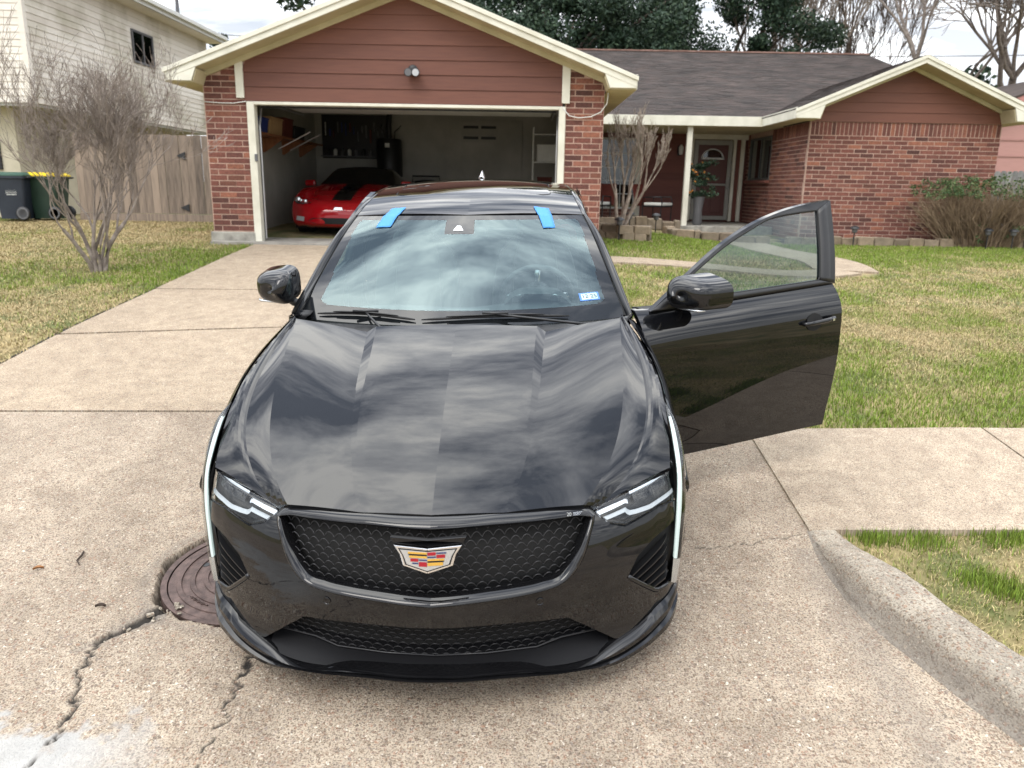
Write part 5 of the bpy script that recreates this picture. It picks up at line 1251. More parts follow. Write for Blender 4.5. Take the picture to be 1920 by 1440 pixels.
bs.grid(skirt(on_nose(coons(low_top, lip_t, [low_top[0], (.44, .37), lip_t[0]], [low_top[-1], lip_t[-1]], 60, 18)), off, 'tb'), mirror=True)
bumper = bs.build('front_bumper', 'car_paint', car, angle=30)
# lower lip / splitter
lo = Q(); li = [(0, .178), (.28, .168), (.545, .140), (.575, .150), (.625, .163), (.72, .186), (.80, .218), (.862, .238), (.885, .25)]
lu = [(0, .158), (.28, .147), (.50, .118), (.575, .102), (.64, .098), (.72, .108), (.80, .125), (.862, .150), (.885, .175)]
n = 70; a = rs2(li, n); b = rs2(lu, n); rows = []
for t, o_ in ((0, .10), (0, .0), (.12, -.022), (.3, -.034), (.52, -.030), (.62, -.014), (.75, -.040), (1., -.036), (1.05, .25)):
    g = a * (1 - t) + b * t; p = on_nose(g); p[:, 1] += o_; rows.append(p)
lo.grid(np.stack(rows), mirror=True); lo.build('front_lip', 'gloss_black', car, angle=28)
# dark tubs behind openings
tub = MB(); tub.box((-.46, .27, .12), (.46, .34, .64)); tub.box((-.86, .5, .14), (.86, .56, .6)); tub.build('grille_backing', 'gap_black', car)
Q().grid(on_nose(coons([(0, .70), (.54, .70)], [(0, .40), (.54, .42)], [(0, .70), (0, .40)], [(.54, .70), (.54, .42)], 24, 8), .075), mirror=True).build('grille_backing', 'gap_black', car)
Q().grid(on_nose(coons([(0, .36), (.56, .32)], [(0, .10), (.64, .11)], [(0, .36), (0, .10)], [(.56, .32), (.64, .11)], 24, 8), .10), mirror=True).build('intake_backing', 'gap_black', car)
Q().grid(np.stack([on_nose(rs2([(0, .170), (.28, .162), (.545, .140), (.60, .15)], 40), -.01), on_nose(rs2([(0, .195), (.28, .19), (.545, .185), (.60, .18)], 40), .10)]), mirror=True).build('intake_floor', 'matte_black', car)
# headlamp backing follows the same surface, further in
# --- scale-pattern grille meshes
def inside(poly, x, z):
    c = False; n = len(poly)
    for i in range(n):
        x1, z1 = poly[i]; x2, z2 = poly[i - 1]
        if (z1 > z) != (z2 > z) and x < (x2 - x1) * (z - z1) / (z2 - z1) + x1: c = not c
    return c
def scale_mesh(name, poly, z0, z1, cw, ch, off, rad=.0019):
    m = MB(); j = 0; z = z0
    full = poly + [(-x, zz) for x, zz in poly[::-1]]
    while z < z1:
        ph = .5 * (j % 2); run = []; N = int(1.3 / cw * 8)
        for k in range(N + 1):
            x = -.65 + 1.3 * k / N; t = (x / cw + ph) % 1.0; s = math.sin(PI * t); zz = z + ch * s ** .75; inn = inside(full, x, zz)
            if inn: run.append((x, float(NYf(x, zz)) + off + .010 * (1 - s), zz))
            if (not inn or k == N) and run:
                if len(run) > 2: m.tube(run, rad, 4, cap=False)
                run = []
        z += ch; j += 1
    return m.build(name, 'mesh_black', car, smooth=True, fix=False)
flat_mat('mesh_black', (.022, .022, .024), .28)
gpoly = g_top + g_side[1:]
scale_mesh('grille_mesh', gpoly, .42, .66, .0365, .0215, .022)
ipoly = in_top[:4] + [(.452, .307), (.560, .222), (.60, .186), (.545, .190), (.43, .196), (.345, .182), (.17, .187), (0, .190)]
scale_mesh('intake_mesh', ipoly, .16, .34, .0365, .0185, .05)
rimb = MB(); pts = [(0, .190), (.17, .187), (.345, .182), (.43, .196), (.545, .190), (.60, .186)]
for s in (-1, 1): rimb.tube([(s * x, float(NYf(x, z)) + .05, z) for x, z in pts], .003, 5)
rimb.build('intake_mesh_rim', 'mesh_black', car, smooth=True)
# --- parking sensors
for s in (-1, 1):
    y = float(NYf(.355, .398)); o = MB().lathe([(.0145, .004), (.0145, -.0015), (.0125, -.0025), (.0105, -.0005), (.0, -.0005)], (0, 0, 0), 20, 'y').build('parking_sensor', 'gloss_black', car, smooth=40); o.location = (s * .355, y - .001, .398); o.rotation_euler = (0, 0, s * .27)
# --- crest emblem
def emblem():
    e = bpy.data.objects.new('crest_emblem', None); COL.objects.link(e); e.parent = car; e.location = (0, -.010, .616)
    e.rotation_euler = (-.25, 0, 0); e.scale = (.99, .99, .95)
    def hexa(k, dz=0): return [(-.108 * k, .034 * k + dz), (0, .028 * k + dz), (.108 * k, .034 * k + dz), (.088 * k, -.012 + dz), (.078 * k, -.030 * k + dz), (0, -.056 * k + dz), (-.078 * k, -.030 * k + dz), (-.088 * k, -.012 + dz)]
    def vee(poly, y0, y1, name, mat, bev=.0015):
        # bend the plate back to both sides along the centre crease
        m = MB(); n = len(poly)
        f = lambda x: abs(x) * .16
        v = [(x, y0 + f(x), z) for x, z in poly] + [(x, y1 + f(x), z) for x, z in poly]
        m.add(v, [tuple(range(n)), tuple(range(2 * n - 1, n - 1, -1))] + [(i, i + n, (i + 1) % n + n, (i + 1) % n) for i in range(n)])
        return m.build(name, mat, e, bevel=bev)
    vee([(-.122, .062), (0, .056), (.122, .062), (.112, .042), (0, .034), (-.112, .042)], -.004, .022, 'upper_bar', 'gloss_black')
    for s in (-1, 1):
        vee([(0, .030), (s * .110, .037), (s * .090, .006), (s * .080, -.032), (0, -.056)], -.010, .012, 'chrome_rim', 'chrome', .003)
        vee([(0, .0225), (s * .0945, .027), (s * .081, .003), (s * .072, -.0275), (0, -.0485)], -.0118, -.009, 'dark_outline', 'gap_black', .0)
        vee([(0, .0195), (s * .088, .0235), (s * .076, .002), (s * .067, -.025), (0, -.0445)], -.0128, -.009, 'chrome_field', 'crest_field', .0)
    cl = {'g': 'crest_gold', 'r': 'crest_red', 'b': 'crest_blue', 'k': 'gap_black', 's': 'chrome'}
    # four quarters of bands
    def band(x0, x1, z0, z1, c): vee([(x0, z0), (x1, z0), (x1, z1), (x0, z1)], -.0150, -.0120, 'enamel_band', cl[c], 0)
    for (x0, x1, z0, z1, c) in ((-.062, -.001, .0115, .0175, 'g'), (-.060, -.001, .0065, .0105, 'k'), (-.058, -.001, -.0015, .0055, 'g'),
                                (.001, .027, .0075, .0180, 'r'), (.029, .060, .0125, .0165, 'b'), (.001, .027, -.0005, .0035, 'b'), (.029, .056, -.0015, .0090, 'r'),
                                (-.054, -.029, -.0145, -.0045, 'r'), (-.027, -.001, -.0105, -.0065, 'b'), (-.048, -.029, -.0225, -.0185, 'b'), (-.027, -.001, -.0300, -.0150, 'r'),
                                (.001, .053, -.0105, -.0045, 'g'), (.001, .052, -.0155, -.0115, 'k'), (.001, .049, -.0270, -.0165, 'g')):
        band(x0, x1, z0, z1, c)
flat_mat('crest_field', (.55, .55, .54), .25, metal=.6); flat_mat('crest_gold', lin(196, 152, 62), .3); flat_mat('crest_red', lin(150, 20, 34), .3); flat_mat('crest_blue', lin(36, 48, 92), .3)
emblem()
# --- headlamps
def headlamp(s):
    h = bpy.data.objects.new('headlamp', None); COL.objects.link(h); h.parent = car
    top = [(.548, .648), (.610, .656), (.670, .664), (.749, .674), (.806, .682), (.838, .693), (.850, .700)]
    bot = [(.541, .598), (.594, .602), (.650, .581), (.710, .590), (.770, .600), (.827, .596), (.849, .590)]
    def MX(P): return P * np.array([s, 1, 1])
    base = coons(top, bot, [top[0], bot[0]], [top[-1], bot[-1]], 40, 12)
    Q().grid(MX(on_nose(base, .05))).build('housing', 'satin_black', h)
    P = skirt(on_nose(base, .004), (0, .045, 0)); Q().grid(MX(P)).build('lens', 'lens_clear', h)
    def strip(a, b, off0, off1, name, mat, n=30, d=.003):
        A = rs2(a, n, False); B = rs2(b, n, False); g = np.stack([A, A * .5 + B * .5, B]); p = on_nose(g); p[0, :, 1] += off0; p[1, :, 1] += off0 * .5 + off1 * .5 - .002; p[2, :, 1] += off1
        return Q().grid(MX(skirt(p, (0, d, 0)))).build(name, mat, h, angle=35)
    # bright lower blade with its step, projector box and upper trim
    strip([(.536, .609), (.655, .623), (.668, .611), (.690, .608), (.745, .606), (.845, .619)], [(.530, .603), (.652, .616), (.664, .603), (.700, .600), (.750, .599), (.845, .613)], .030, .018, 'light_blade', 'lamp_white')
    strip([(.546, .632), (.656, .646), (.664, .642)], [(.542, .622), (.654, .638), (.664, .634)], .036, .026, 'reflector', 'lamp_silver')
    strip([(.680, .656), (.760, .664), (.838, .676)], [(.690, .628), (.760, .632), (.840, .646)], .040, .032, 'projector', 'gloss_black')
    strip([(.670, .664), (.760, .673), (.842, .686)], [(.672, .657), (.760, .666), (.842, .679)], .030, .028, 'trim', 'lamp_silver')
    for k in range(3):
        t = .700 + k * .045; strip([(t, .650), (t + .026, .653)], [(t + .004, .641), (t + .026, .643)], .034, .030, 'projector_lens', 'gloss_black', 4)
    return h
for s in (-1, 1): headlamp(s)
# --- vertical running lights
def drl(s):
    o3 = [(.872, .37, .262), (.884, .385, .36), (.893, .41, .47), (.899, .435, .57), (.898, .475, .66), (.890, .54, .755), (.864, .635, .838), (.846, .69, .856)]
    i3 = [(.846, .352, .276), (.848, .355, .36), (.850, .365, .47), (.853, .385, .58), (.856, .425, .68), (.853, .51, .756), (.849, .61, .822), (.846, .69, .856)]
    n = 60; A = curve(o3, n); B = curve(i3, n); d = bpy.data.objects.new('running_light', None); COL.objects.link(d); d.parent = car
    f = lambda k, off=0: (A * (1 - k) + B * k) + np.array([.0, off, 0])
    rows = np.stack([f(1, .02), f(1, .0), f(.75, -.006), f(.5, -.010), f(.25, -.009), f(0, -.001), f(0, .03)]) * np.array([s, 1, 1])
    Q().grid(rows).build('lens', 'lens_clear', d)
    k0 = 8; k1 = 54; rows = np.stack([f(.91, .016), f(.88, .003), f(.67, .000), f(.47, .002), f(.43, .012)])[:, k0:k1] * np.array([s, 1, 1])
    Q().grid(rows).build('light_bar', 'drl_lit', d)
    rows = np.stack([f(1.0, .02), f(.5, .018), f(0, .02)]) * np.array([s, 1, 1]); Q().grid(rows).build('housing', 'gloss_black', d)
    # lower dark end piece
    rows = np.stack([f(.95, .002), f(.5, -.002), f(.05, .002)])[:, :9] * np.array([s, 1, 1]); Q().grid(rows).build('end_piece', 'lamp_silver', d)
for s in (-1, 1): drl(s)
# --- corner vents with slats
def vent_(s):
    v = bpy.data.objects.new('corner_vent', None); COL.objects.link(v); v.parent = car
    top = [vT, vM1, vM2, vI]; g = coons([vT, vM1, vM2, vI], [vL, vB, vI], [vT, vL], [vI, vI], 24, 12)
    Q().grid(on_nose(g, .05) * np.array([s, 1, 1])).build('recess', 'gap_black', v)
    st_ = [(.818, .475), (.822, .435), (.826, .395), (.830, .355), (.832, .318)]; en_ = [(.676, .392), (.692, .372), (.717, .348), (.742, .325), (.766, .303)]
    for a, b in zip(st_, en_):
        n = 12; L_ = np.stack([np.linspace(a[i], b[i], n) for i in (0, 1)], -1)
        P0 = on_nose(L_ + np.array([0, .004]), .040); P1 = on_nose(L_, .006); P2 = on_nose(L_ + np.array([-.002, -.006]), .006); P3 = on_nose(L_ + np.array([-.003, -.008]), .040)
        for Pk in (P1, P2): Pk[0, 1] += .020; Pk[1, 1] += .008
        Q().grid(np.stack([P0, P1, P2, P3]) * np.array([s, 1, 1])).build('slat', 'satin_black', v, angle=30)
    fr = MB(); loop = [vL, vB, vI]; pts = rs2(loop, 14, False); fr.tube([(s * x, float(NYf(x, z)) + .006, z) for x, z in pts], .010, 6); fr.build('lower_rim', 'gloss_black', v, smooth=True)
for s in (-1, 1): vent_(s)
# --- body sides
SY = [.46, .60, .72, .85, 1.05, 1.30, 1.50, 2.0, 2.52, 3.1, 3.6, 4.0, 4.4, 4.66]
def sline(x, z): return [(a, b, c) for a, b, c in zip(x, SY, z)]
s0 = sline([.893, .880, .860, .856, .838, .778, .790, .800, .802, .800, .795, .775, .735, .68], [.64, .765, .842, .886, .944, 1.018, 1.015, 1.022, 1.032, 1.048, 1.062, 1.068, 1.062, 1.045])
s1 = sline([.902, .900, .898, .898, .896, .890, .888, .890, .893, .898, .900, .885, .845, .78], [.57, .66, .73, .785, .835, .868, .872, .878, .888, .902, .915, .915, .91, .90])
s2 = sline([.906, .908, .910, .912, .910, .903, .900, .902, .904, .908, .912, .905, .865, .80], [.48, .55, .60, .64, .66, .66, .66, .66, .66, .67, .68, .68, .68, .68])
s3 = sline([.900, .900, .905, .907, .900, .880, .872, .872, .874, .890, .905, .90, .865, .80], [.30, .32, .33, .335, .33, .33, .33, .335, .34, .345, .35, .35, .36, .38])
s4 = sline([.868, .870, .870, .870, .865, .85, .845, .845, .845, .855, .865, .86, .82, .74], [.17, .165, .16, .16, .16, .165, .17, .17, .17, .17, .17, .18, .21, .25])
SBUL = [(.016, 0, .006), (.003, 0, 0), (.006, 0, 0), (.008, 0, 0)]
def side_patch(y0, y1, z_lo=None, dens=.018, arches=True, nu=9):
    ys = np.linspace(y0, y1, max(6, int((y1 - y0) / dens))); C = [spl(ys, SY, np.array(l)[:, [0, 2]]) for l in (s0, s1, s2, s3, s4)]; cols = []
    for k in range(4):
        u = np.linspace(0, 1, nu + 1)[:-1] if k < 3 else np.linspace(0, 1, nu + 1)
        for t in u:
            p = C[k] * (1 - t) + C[k + 1] * t + np.array([SBUL[k][0], SBUL[k][2]]) * 4 * t * (1 - t); cols.append(np.stack([p[:, 0], ys, p[:, 1]], -1))
    return np.stack(cols, 1)
WF, WR, WZ, AR = .85, 3.626, .325, .365
def arch_cut(P):
    """returns V, F with wheel arches cut out of a side grid"""
    nv, nu = P.shape[:2]; V = P.reshape(-1, 3).copy(); idx = np.arange(nv * nu).reshape(nv, nu)
    F = np.stack([idx[:-1, :-1], idx[:-1, 1:], idx[1:, 1:], idx[1:, :-1]], -1).reshape(-1, 4); keep = np.ones(len(F), bool)
    for wy in (WF, WR):
        d = np.hypot(V[:, 1] - wy, V[:, 2] - WZ); ins = d < AR; keep &= ~ins[F].all(1)
        dd = np.where(d < 1e-6, 1, d); mv = ins & (d > AR - .08); V[mv, 1] = wy + (V[mv, 1] - wy) / dd[mv] * AR; V[mv, 2] = WZ + (V[mv, 2] - WZ) / dd[mv] * AR
        keep &= ~((np.hypot(V[F][:, :, 1].mean(1) - wy, V[F][:, :, 2].mean(1) - WZ) < AR - .012))
    return V, F[keep]
def side_part(name, y0, y1, s, parent=car, mat='car_paint', off=(0, 0, 0)):
    P = side_patch(y0, y1); P = skirt(P, (-.03, 0, 0), 'tb'); V, F = arch_cut(P); V = V * np.array([s, 1, 1]) + np.array(off)
    if s < 0: F = F[:, ::-1]
    return raw_mesh(V, F, name, mat, parent, True)
for s in (-1, 1):
    side_part('front_fender', .47, 1.395, s); side_part('rear_quarter', 3.42, 4.655, s)
    # wheel-arch liners
    for wy in (WF, WR):
        m = MB(); n = 26; vs = []; fs = []
        for k in range(n + 1):
            a = -.25 + (PI + .5) * k / n; y, z = wy + (AR + .002) * math.cos(a), WZ + (AR + .002) * math.sin(a); vs += [(s * .895, y, z), (s * .52, y, z)]
        m.add(vs, [(2 * k, 2 * k + 1, 2 * k + 3, 2 * k + 2) for k in range(n)]); m.build('wheel_arch_liner', 'satin_black', car, fix=False)
rd = []
for s in (-1, 1):
    d = bpy.data.objects.new('rear_door', None); COL.objects.link(d); d.parent = car; rd.append(d); side_part('skin', 2.635, 3.415, s, d)
    MB().box((min(s * .885, s * .915), 3.12, .84), (max(s * .885, s * .915), 3.32, .865)).build('handle', 'gloss_black', d, bevel=.006)
for s in (-1, 1): MB().box((min(s * .62, s * .845), 1.25, .15), (max(s * .62, s * .845), 3.42, .26)).build('sill', 'satin_black', car, bevel=.02)
MB().box((-.62, .55, .14), (.62, 4.4, .20)).build('underbody', 'gap_black', car)
MB().box((-.60, .95, .2), (.60, 1.22, .90)).build('firewall', 'gap_black', car); MB().box((-.55, .35, .2), (.55, .95, .62)).build('engine_bay_light_block', 'gap_black', car)  # unseen black block in the engine bay, added to stop light under the hood
# --- wheels
def wheel(x, y, s):
    w = bpy.data.objects.new('wheel', None); COL.objects.link(w); w.parent = car; w.location = (x, y, WZ)
    MB().lathe([(.235, -.115), (.285, -.118), (.312, -.108), (.324, -.09), (.325, 0), (.324, .09), (.312, .108), (.285, .118), (.235, .115)], n=48, axis='x').build('tyre', 'rubber', w, smooth=40)
    MB().lathe([(.236, -.10), (.232, .09), (.238, .108), (.225, .11), (.215, .085), (.20, -.09)], n=40, axis='x').build('rim', 'alloy', w, smooth=40).scale = (s, 1, 1)
    MB().lathe([(.0, .075), (.055, .075), (.062, .05), (.062, .0)], n=20, axis='x').build('hub', 'alloy', w, smooth=40).scale = (s, 1, 1)
    for k in range(10):
        o = MB().prism([(-.016, .05), (.016, .05), (.022, .22), (-.006, .225)], .055, .085, 0).build('spoke', 'alloy', w, bevel=.004); o.rotation_euler = (2 * PI * k / 10, 0, 0); o.scale = (s, 1, 1)
    MB().lathe([(.165, -.02), (.165, .02), (.07, .02), (.07, -.02)], n=30, axis='x').build('brake_disc', 'galvanised', w, smooth=40)
for s in (-1, 1):
    for wy in (WF, WR): wheel(s * .775, wy, s)
# --- roof, pillars, windshield
r0 = [(0, 2.080, 1.390), (0, 2.17, 1.414), (0, 2.32, 1.440), (0, 2.6, 1.468), (0, 3.0, 1.478), (0, 3.3, 1.466), (0, 3.62, 1.428)]
r1 = [(.620, 2.218, 1.371), (.611, 2.28, 1.389), (.602, 2.38, 1.408), (.588, 2.62, 1.434), (.572, 3.0, 1.445), (.555, 3.3, 1.432), (.530, 3.60, 1.396)]
r2 = [(.650, 2.225, 1.362), (.645, 2.29, 1.380), (.640, 2.39, 1.400), (.632, 2.62, 1.422), (.618, 3.0, 1.428), (.604, 3.3, 1.410), (.594, 3.60, 1.365)]
roof_P = loft([r0, r1], [(0, 0, .0085)], nv=60, nu=26, deg=4)
Q().grid(skirt(roof_P, (0, .0, -.02), 'tbr'), mirror=True).build('roof', 'car_paint', car, angle=40)
Q().grid(loft([[(x + .004, y, z) for x, y, z in r1], r2, [(x + .004, y, z - .03) for x, y, z in r2]], [(0, 0, .006), (0, 0, 0)], nv=40, nu=6), mirror=True).build('roof_rail', 'car_paint', car)
def roofz(x, y):
    y = np.clip(y, 2.1, 3.6); zc = spl(y, [p[1] for p in r0], [p[2] for p in r0]); zr = spl(y, [p[1] for p in r1], [p[2] for p in r1]); xr = spl(y, [p[1] for p in r1], [p[0] for p in r1]); t = np.abs(x) / xr
    return zc * (1 - t) + zr * t + .0085 * 4 * t * (1 - t)
def rrect(x0, x1, y0, y1, r, n=8):
    o = []
    for cx, cy, a0 in ((x1 - r, y1 - r, 0), (x0 + r, y1 - r, PI / 2), (x0 + r, y0 + r, PI), (x1 - r, y0 + r, 1.5 * PI)):
        for k in range(n + 1): o.append((cx + r * math.cos(a0 + k * PI / 2 / n), cy + r * math.sin(a0 + k * PI / 2 / n)))
    return o
sg = np.linspace(-1, 1, 40); X_, Y_ = np.meshgrid(sg * .445, np.linspace(2.50, 2.99, 24)); Y_ = Y_ + .035 * (X_ / .445) ** 2 * (Y_ < 2.75); Q().grid(np.stack([X_, Y_, roofz(X_, Y_) + .0012], -1)).build('sunroof_glass', 'gloss_black', car)
lp = rrect(-.455, .455, 2.49, 3.0, .05); lp.append(lp[0]); lp = [(x, y + .035 * (x / .445) ** 2 * (y < 2.75)) for x, y in lp]
MB().tube([(x, y, float(roofz(x, y)) + .0005) for x, y in lp], .0032, 5).build('sunroof_seal', 'gap_black', car, smooth=True)
wc = [(0, 1.33, .985), (0, 1.42, 1.036), (0, 1.70, 1.196), (0, 1.90, 1.302), (0, 2.074, 1.387)]
we = [(.785, 1.49, .985), (.765, 1.56, 1.035), (.700, 1.85, 1.200), (.660, 2.04, 1.295), (.618, 2.212, 1.368)]
def WS(s, t):
    c = curve(wc, t=np.asarray(t, float)); e = curve(we, t=np.asarray(t, float)); s = np.asarray(s, float)[..., None]; q = np.abs(s)
    x = s * e[..., :1]; yz = c[..., 1:] + (e[..., 1:] - c[..., 1:]) * q ** 2
    return np.concatenate([x, yz], -1)
ss, tt = np.meshgrid(np.linspace(-1, 1, 161), np.linspace(0, 1, 101)); WP_ = WS(ss, tt)
sc_, tc_ = (ss[:-1, :-1] + ss[1:, 1:]) / 2, (tt[:-1, :-1] + tt[1:, 1:]) / 2
lim = .905 + .035 * tc_; tl, th = .125, .955
ax_, ay_ = np.abs(sc_) - (lim - .045), np.maximum(tl + .045 - tc_, tc_ - (th - .045)); fr_ = (np.abs(sc_) > lim) | (tc_ < tl) | (tc_ > th) | ((ax_ > 0) & (ay_ > 0) & (np.hypot(ax_, ay_) > .045))
cam_ = (np.abs(sc_ + .055) < .115) & (tc_ > .80)
paint('frit', (.006, .007, .008), 1.5)
ws_obj = Q().grid(WP_, mi=np.where(fr_ | cam_, 1, 0)).build('windshield', ['windshield_glass', 'frit'], car)
def on_ws(s, t, off=.002): p = WS(np.array([s]), np.array([t]))[0]; return (p[0], p[1] - off * .55, p[2] + off * .83)
tri = MB(); tri.add([on_ws(-.105, .835), on_ws(-.025, .835), on_ws(-.05, .885), on_ws(-.08, .885)], [(0, 1, 2, 3)]); tri.build('camera_window', 'lamp_silver', ws_obj)
st = lambda a, b: MB().add([on_ws(a[0], a[1], b), on_ws(a[2], a[1], b), on_ws(a[2], a[3], b), on_ws(a[0], a[3], b)], [(0, 1, 2, 3)])
flat_mat('sticker_blue', lin(72, 120, 190), .5); flat_mat('sticker_white', lin(170, 196, 200), .6); flat_mat('ink', (.02, .025, .03), .6)
S0 = (.755, .150, .884, .214)
st(S0, .0022).build('registration_sticker', 'sticker_blue', ws_obj); st((.768, .158, .872, .206), .0034).build('sticker_field', 'sticker_white', ws_obj)
def text_mesh(body, size, name, mat, parent, frame, ext=0):
    c = bpy.data.curves.new(name, 'FONT'); c.body = body; c.size = size; c.align_x = 'CENTER'; c.align_y = 'CENTER'; t = bpy.data.objects.new(name, c); COL.objects.link(t)
    bpy.context.view_layer.update(); me = bpy.data.meshes.new_from_object(t.evaluated_get(bpy.context.evaluated_depsgraph_get())); bpy.data.objects.remove(t)
    me.materials.append(MATS[mat]); o = bpy.data.objects.new(name, me); COL.objects.link(o); o.parent = parent; o.matrix_local = frame; return o
def frame(o, ex, ey):
    ex = Vector(ex).normalized(); ey = Vector(ey).normalized(); ez = ex.cross(ey); m = Matrix((ex, ey, ez)).transposed().to_4x4(); m.translation = Vector(o); return m
p0 = Vector(on_ws(.820, .182, .0046)); text_mesh('12·25', .0345, 'sticker_text', 'ink', ws_obj, frame(p0, Vector(on_ws(.87, .181)) - Vector(on_ws(.76, .181)), Vector(on_ws(.817, .20)) - Vector(on_ws(.817, .16))))
# pillars (between glass edge and door frame), cowl
a_in = [(.792, 1.478, .985), (.772, 1.56, 1.036), (.706, 1.85, 1.202), (.666, 2.04, 1.297), (.626, 2.222, 1.368)]
a_out = [(.815, 1.47, 1.005), (.800, 1.56, 1.052), (.738, 1.85, 1.215), (.696, 2.04, 1.305), (.650, 2.228, 1.362)]
a_low = [(.822, 1.49, .985), (.806, 1.58, 1.03), (.746, 1.87, 1.195), (.704, 2.06, 1.285), (.655, 2.24, 1.345)]
AP = (skirt(loft([a_in, a_out, a_low], [(.0, -.004, .010), (.003, 0, 0)], nv=40, nu=7), (-.01, .01, -.02), 'l'))
for s in (-1, 1): Q().grid(AP * np.array([s, 1, 1])).build('a_pillar', 'car_paint', car)
Q().grid(loft([[(.782, 1.47, .975), (.766, 1.56, 1.031), (.702, 1.85, 1.196), (.662, 2.04, 1.291), (.620, 2.214, 1.364)], [(x + .006, y - .004, z - .002) for x, y, z in a_in]], [(0, 0, 0)], nv=40, nu=3), mirror=True).build('windshield_seal', 'gap_black', car)
# base of the pillar: fender cap between hood corner and door
cap = loft([[(.735, 1.302, 1.030), (.770, 1.40, 1.010), (.794, 1.476, .988)], [(.752, 1.300, 1.032), (.795, 1.39, 1.022), (.812, 1.468, 1.008)], [(.775, 1.306, 1.018), (.802, 1.39, 1.012), (.822, 1.478, .992)]], [(0, 0, .004), (.003, 0, .003)], nv=14, nu=5)
Q().grid(skirt(cap, (0, 0, -.03), 'tblr'), mirror=True).build('fender_cap', 'car_paint', car)
cw = loft([[(0, 1.19, .965), (0, 1.36, .985)], [(.40, 1.20, .955), (.40, 1.39, .985)], [(.74, 1.29, .965), (.785, 1.49, .975)]], [(0, 0, 0), (0, -.01, 0)], nv=6, nu=10)
Q().grid(cw, mirror=True).build('cowl_panel', 'satin_black', car)
# wipers
def wiper(xs, piv):
    w = bpy.data.objects.new('wiper', None); COL.objects.link(w); w.parent = car
    def gp(x, t, o=.012): s = x / .76; return Vector(on_ws(s, t, o))
    n = 12; pts = [gp(xs[0] + (xs[1] - xs[0]) * k / n, .035 + .025 * math.sin(PI * k / n)) for k in range(n + 1)]
    m = MB(); rs_ = [.003] + [.006] * (n - 1) + [.003]; m.tube(pts, rs_, 6).build('blade', 'rubber', w, smooth=True)
    MB().tube([p + Vector((0, -.006, .010)) for p in pts[2:-2]], [.002] + [.005] * (n - 5) + [.002], 5).build('spoiler', 'satin_black', w, smooth=True)
    mid = pts[n // 2] + Vector((0, -.006, .012)); MB().tube([mid + Vector((-.06, 0, .004)), mid + Vector((.06, 0, .004))], .007, 6).build('clip', 'satin_black', w, smooth=True)
    b = Vector(piv); MB().tube([mid, mid.lerp(b, .25) + Vector((0, -.012, .004)), mid.lerp(b, .8) + Vector((0, -.004, .004)), b], [.005, .006, .007, .009], 6).build('arm', 'satin_black', w, smooth=True)
    return w
wiper((-.67, -.20), (-.33, 1.27, .970)); wiper((-.17, .50), (.62, 1.335, .985))
# antenna fin
fin = loft([[(-.022, 3.42, 1.452), (-.024, 3.52, 1.444), (-.018, 3.62, 1.43)], [(0, 3.45, 1.470), (0, 3.52, 1.496), (0, 3.60, 1.500)], [(.022, 3.42, 1.452), (.024, 3.52, 1.444), (.018, 3.62, 1.43)]], [(-.004, 0, 0), (.004, 0, 0)], nv=10, nu=5)
Q().grid(fin).build('antenna_fin', 'lamp_silver', car)
# rear end
Q().grid(loft([[(0, 3.63, 1.424), (0, 3.85, 1.31), (0, 4.06, 1.17)], [(.525, 3.61, 1.392), (.57, 3.82, 1.28), (.62, 4.02, 1.135)]], [(0, .03, .012)], nv=20, nu=12), mirror=True).build('rear_window', 'side_glass', car)
Q().grid(loft([[(0, 4.07, 1.165), (0, 4.4, 1.125), (0, 4.60, 1.105), (0, 4.66, 1.06)], [(.62, 4.03, 1.13), (.62, 4.35, 1.10), (.60, 4.57, 1.085), (.60, 4.62, 1.04)], [(.772, 4.01, 1.065), (.738, 4.38, 1.06), (.69, 4.58, 1.045), (.67, 4.64, 1.0)]], [(0, .01, .008), (0, 0, .012)], nv=24, nu=10), mirror=True).build('boot_lid', 'car_paint', car, angle=40)
Q().grid(loft([[(0, 4.665, 1.055), (0, 4.70, .95), (0, 4.755, .6), (0, 4.74, .4), (0, 4.66, .22)], [(.45, 4.63, 1.045), (.46, 4.67, .94), (.48, 4.72, .6), (.48, 4.70, .4), (.46, 4.62, .23)], [(.68, 4.655, 1.03), (.775, 4.655, .9), (.80, 4.655, .66), (.795, 4.655, .42), (.74, 4.655, .25)]], [(0, 0, 0), (.05, .01, 0)], nv=30, nu=10), mirror=True).build('rear_bumper', 'car_paint', car, angle=40)
for s in (-1, 1): Q().grid(np.array([[(s * .50, 4.675, .98), (s * .74, 4.665, .97)], [(s * .52, 4.70, .84), (s * .76, 4.668, .82)]])).build('tail_lamp', 'red_paint', car)
Q().grid(loft([[(.597, 3.28, 1.414), (.592, 3.60, 1.368), (.60, 3.82, 1.26), (.64, 4.02, 1.125)], [(.70, 3.45, 1.25), (.70, 3.66, 1.22), (.71, 3.85, 1.15), (.74, 4.01, 1.085)], [(.800, 3.40, 1.055), (.795, 3.62, 1.062), (.785, 3.85, 1.067), (.775, 4.01, 1.066)]], [(.01, 0, .005), (.01, 0, .005)], nv=24, nu=8), mirror=True).build('c_pillar', 'car_paint', car)
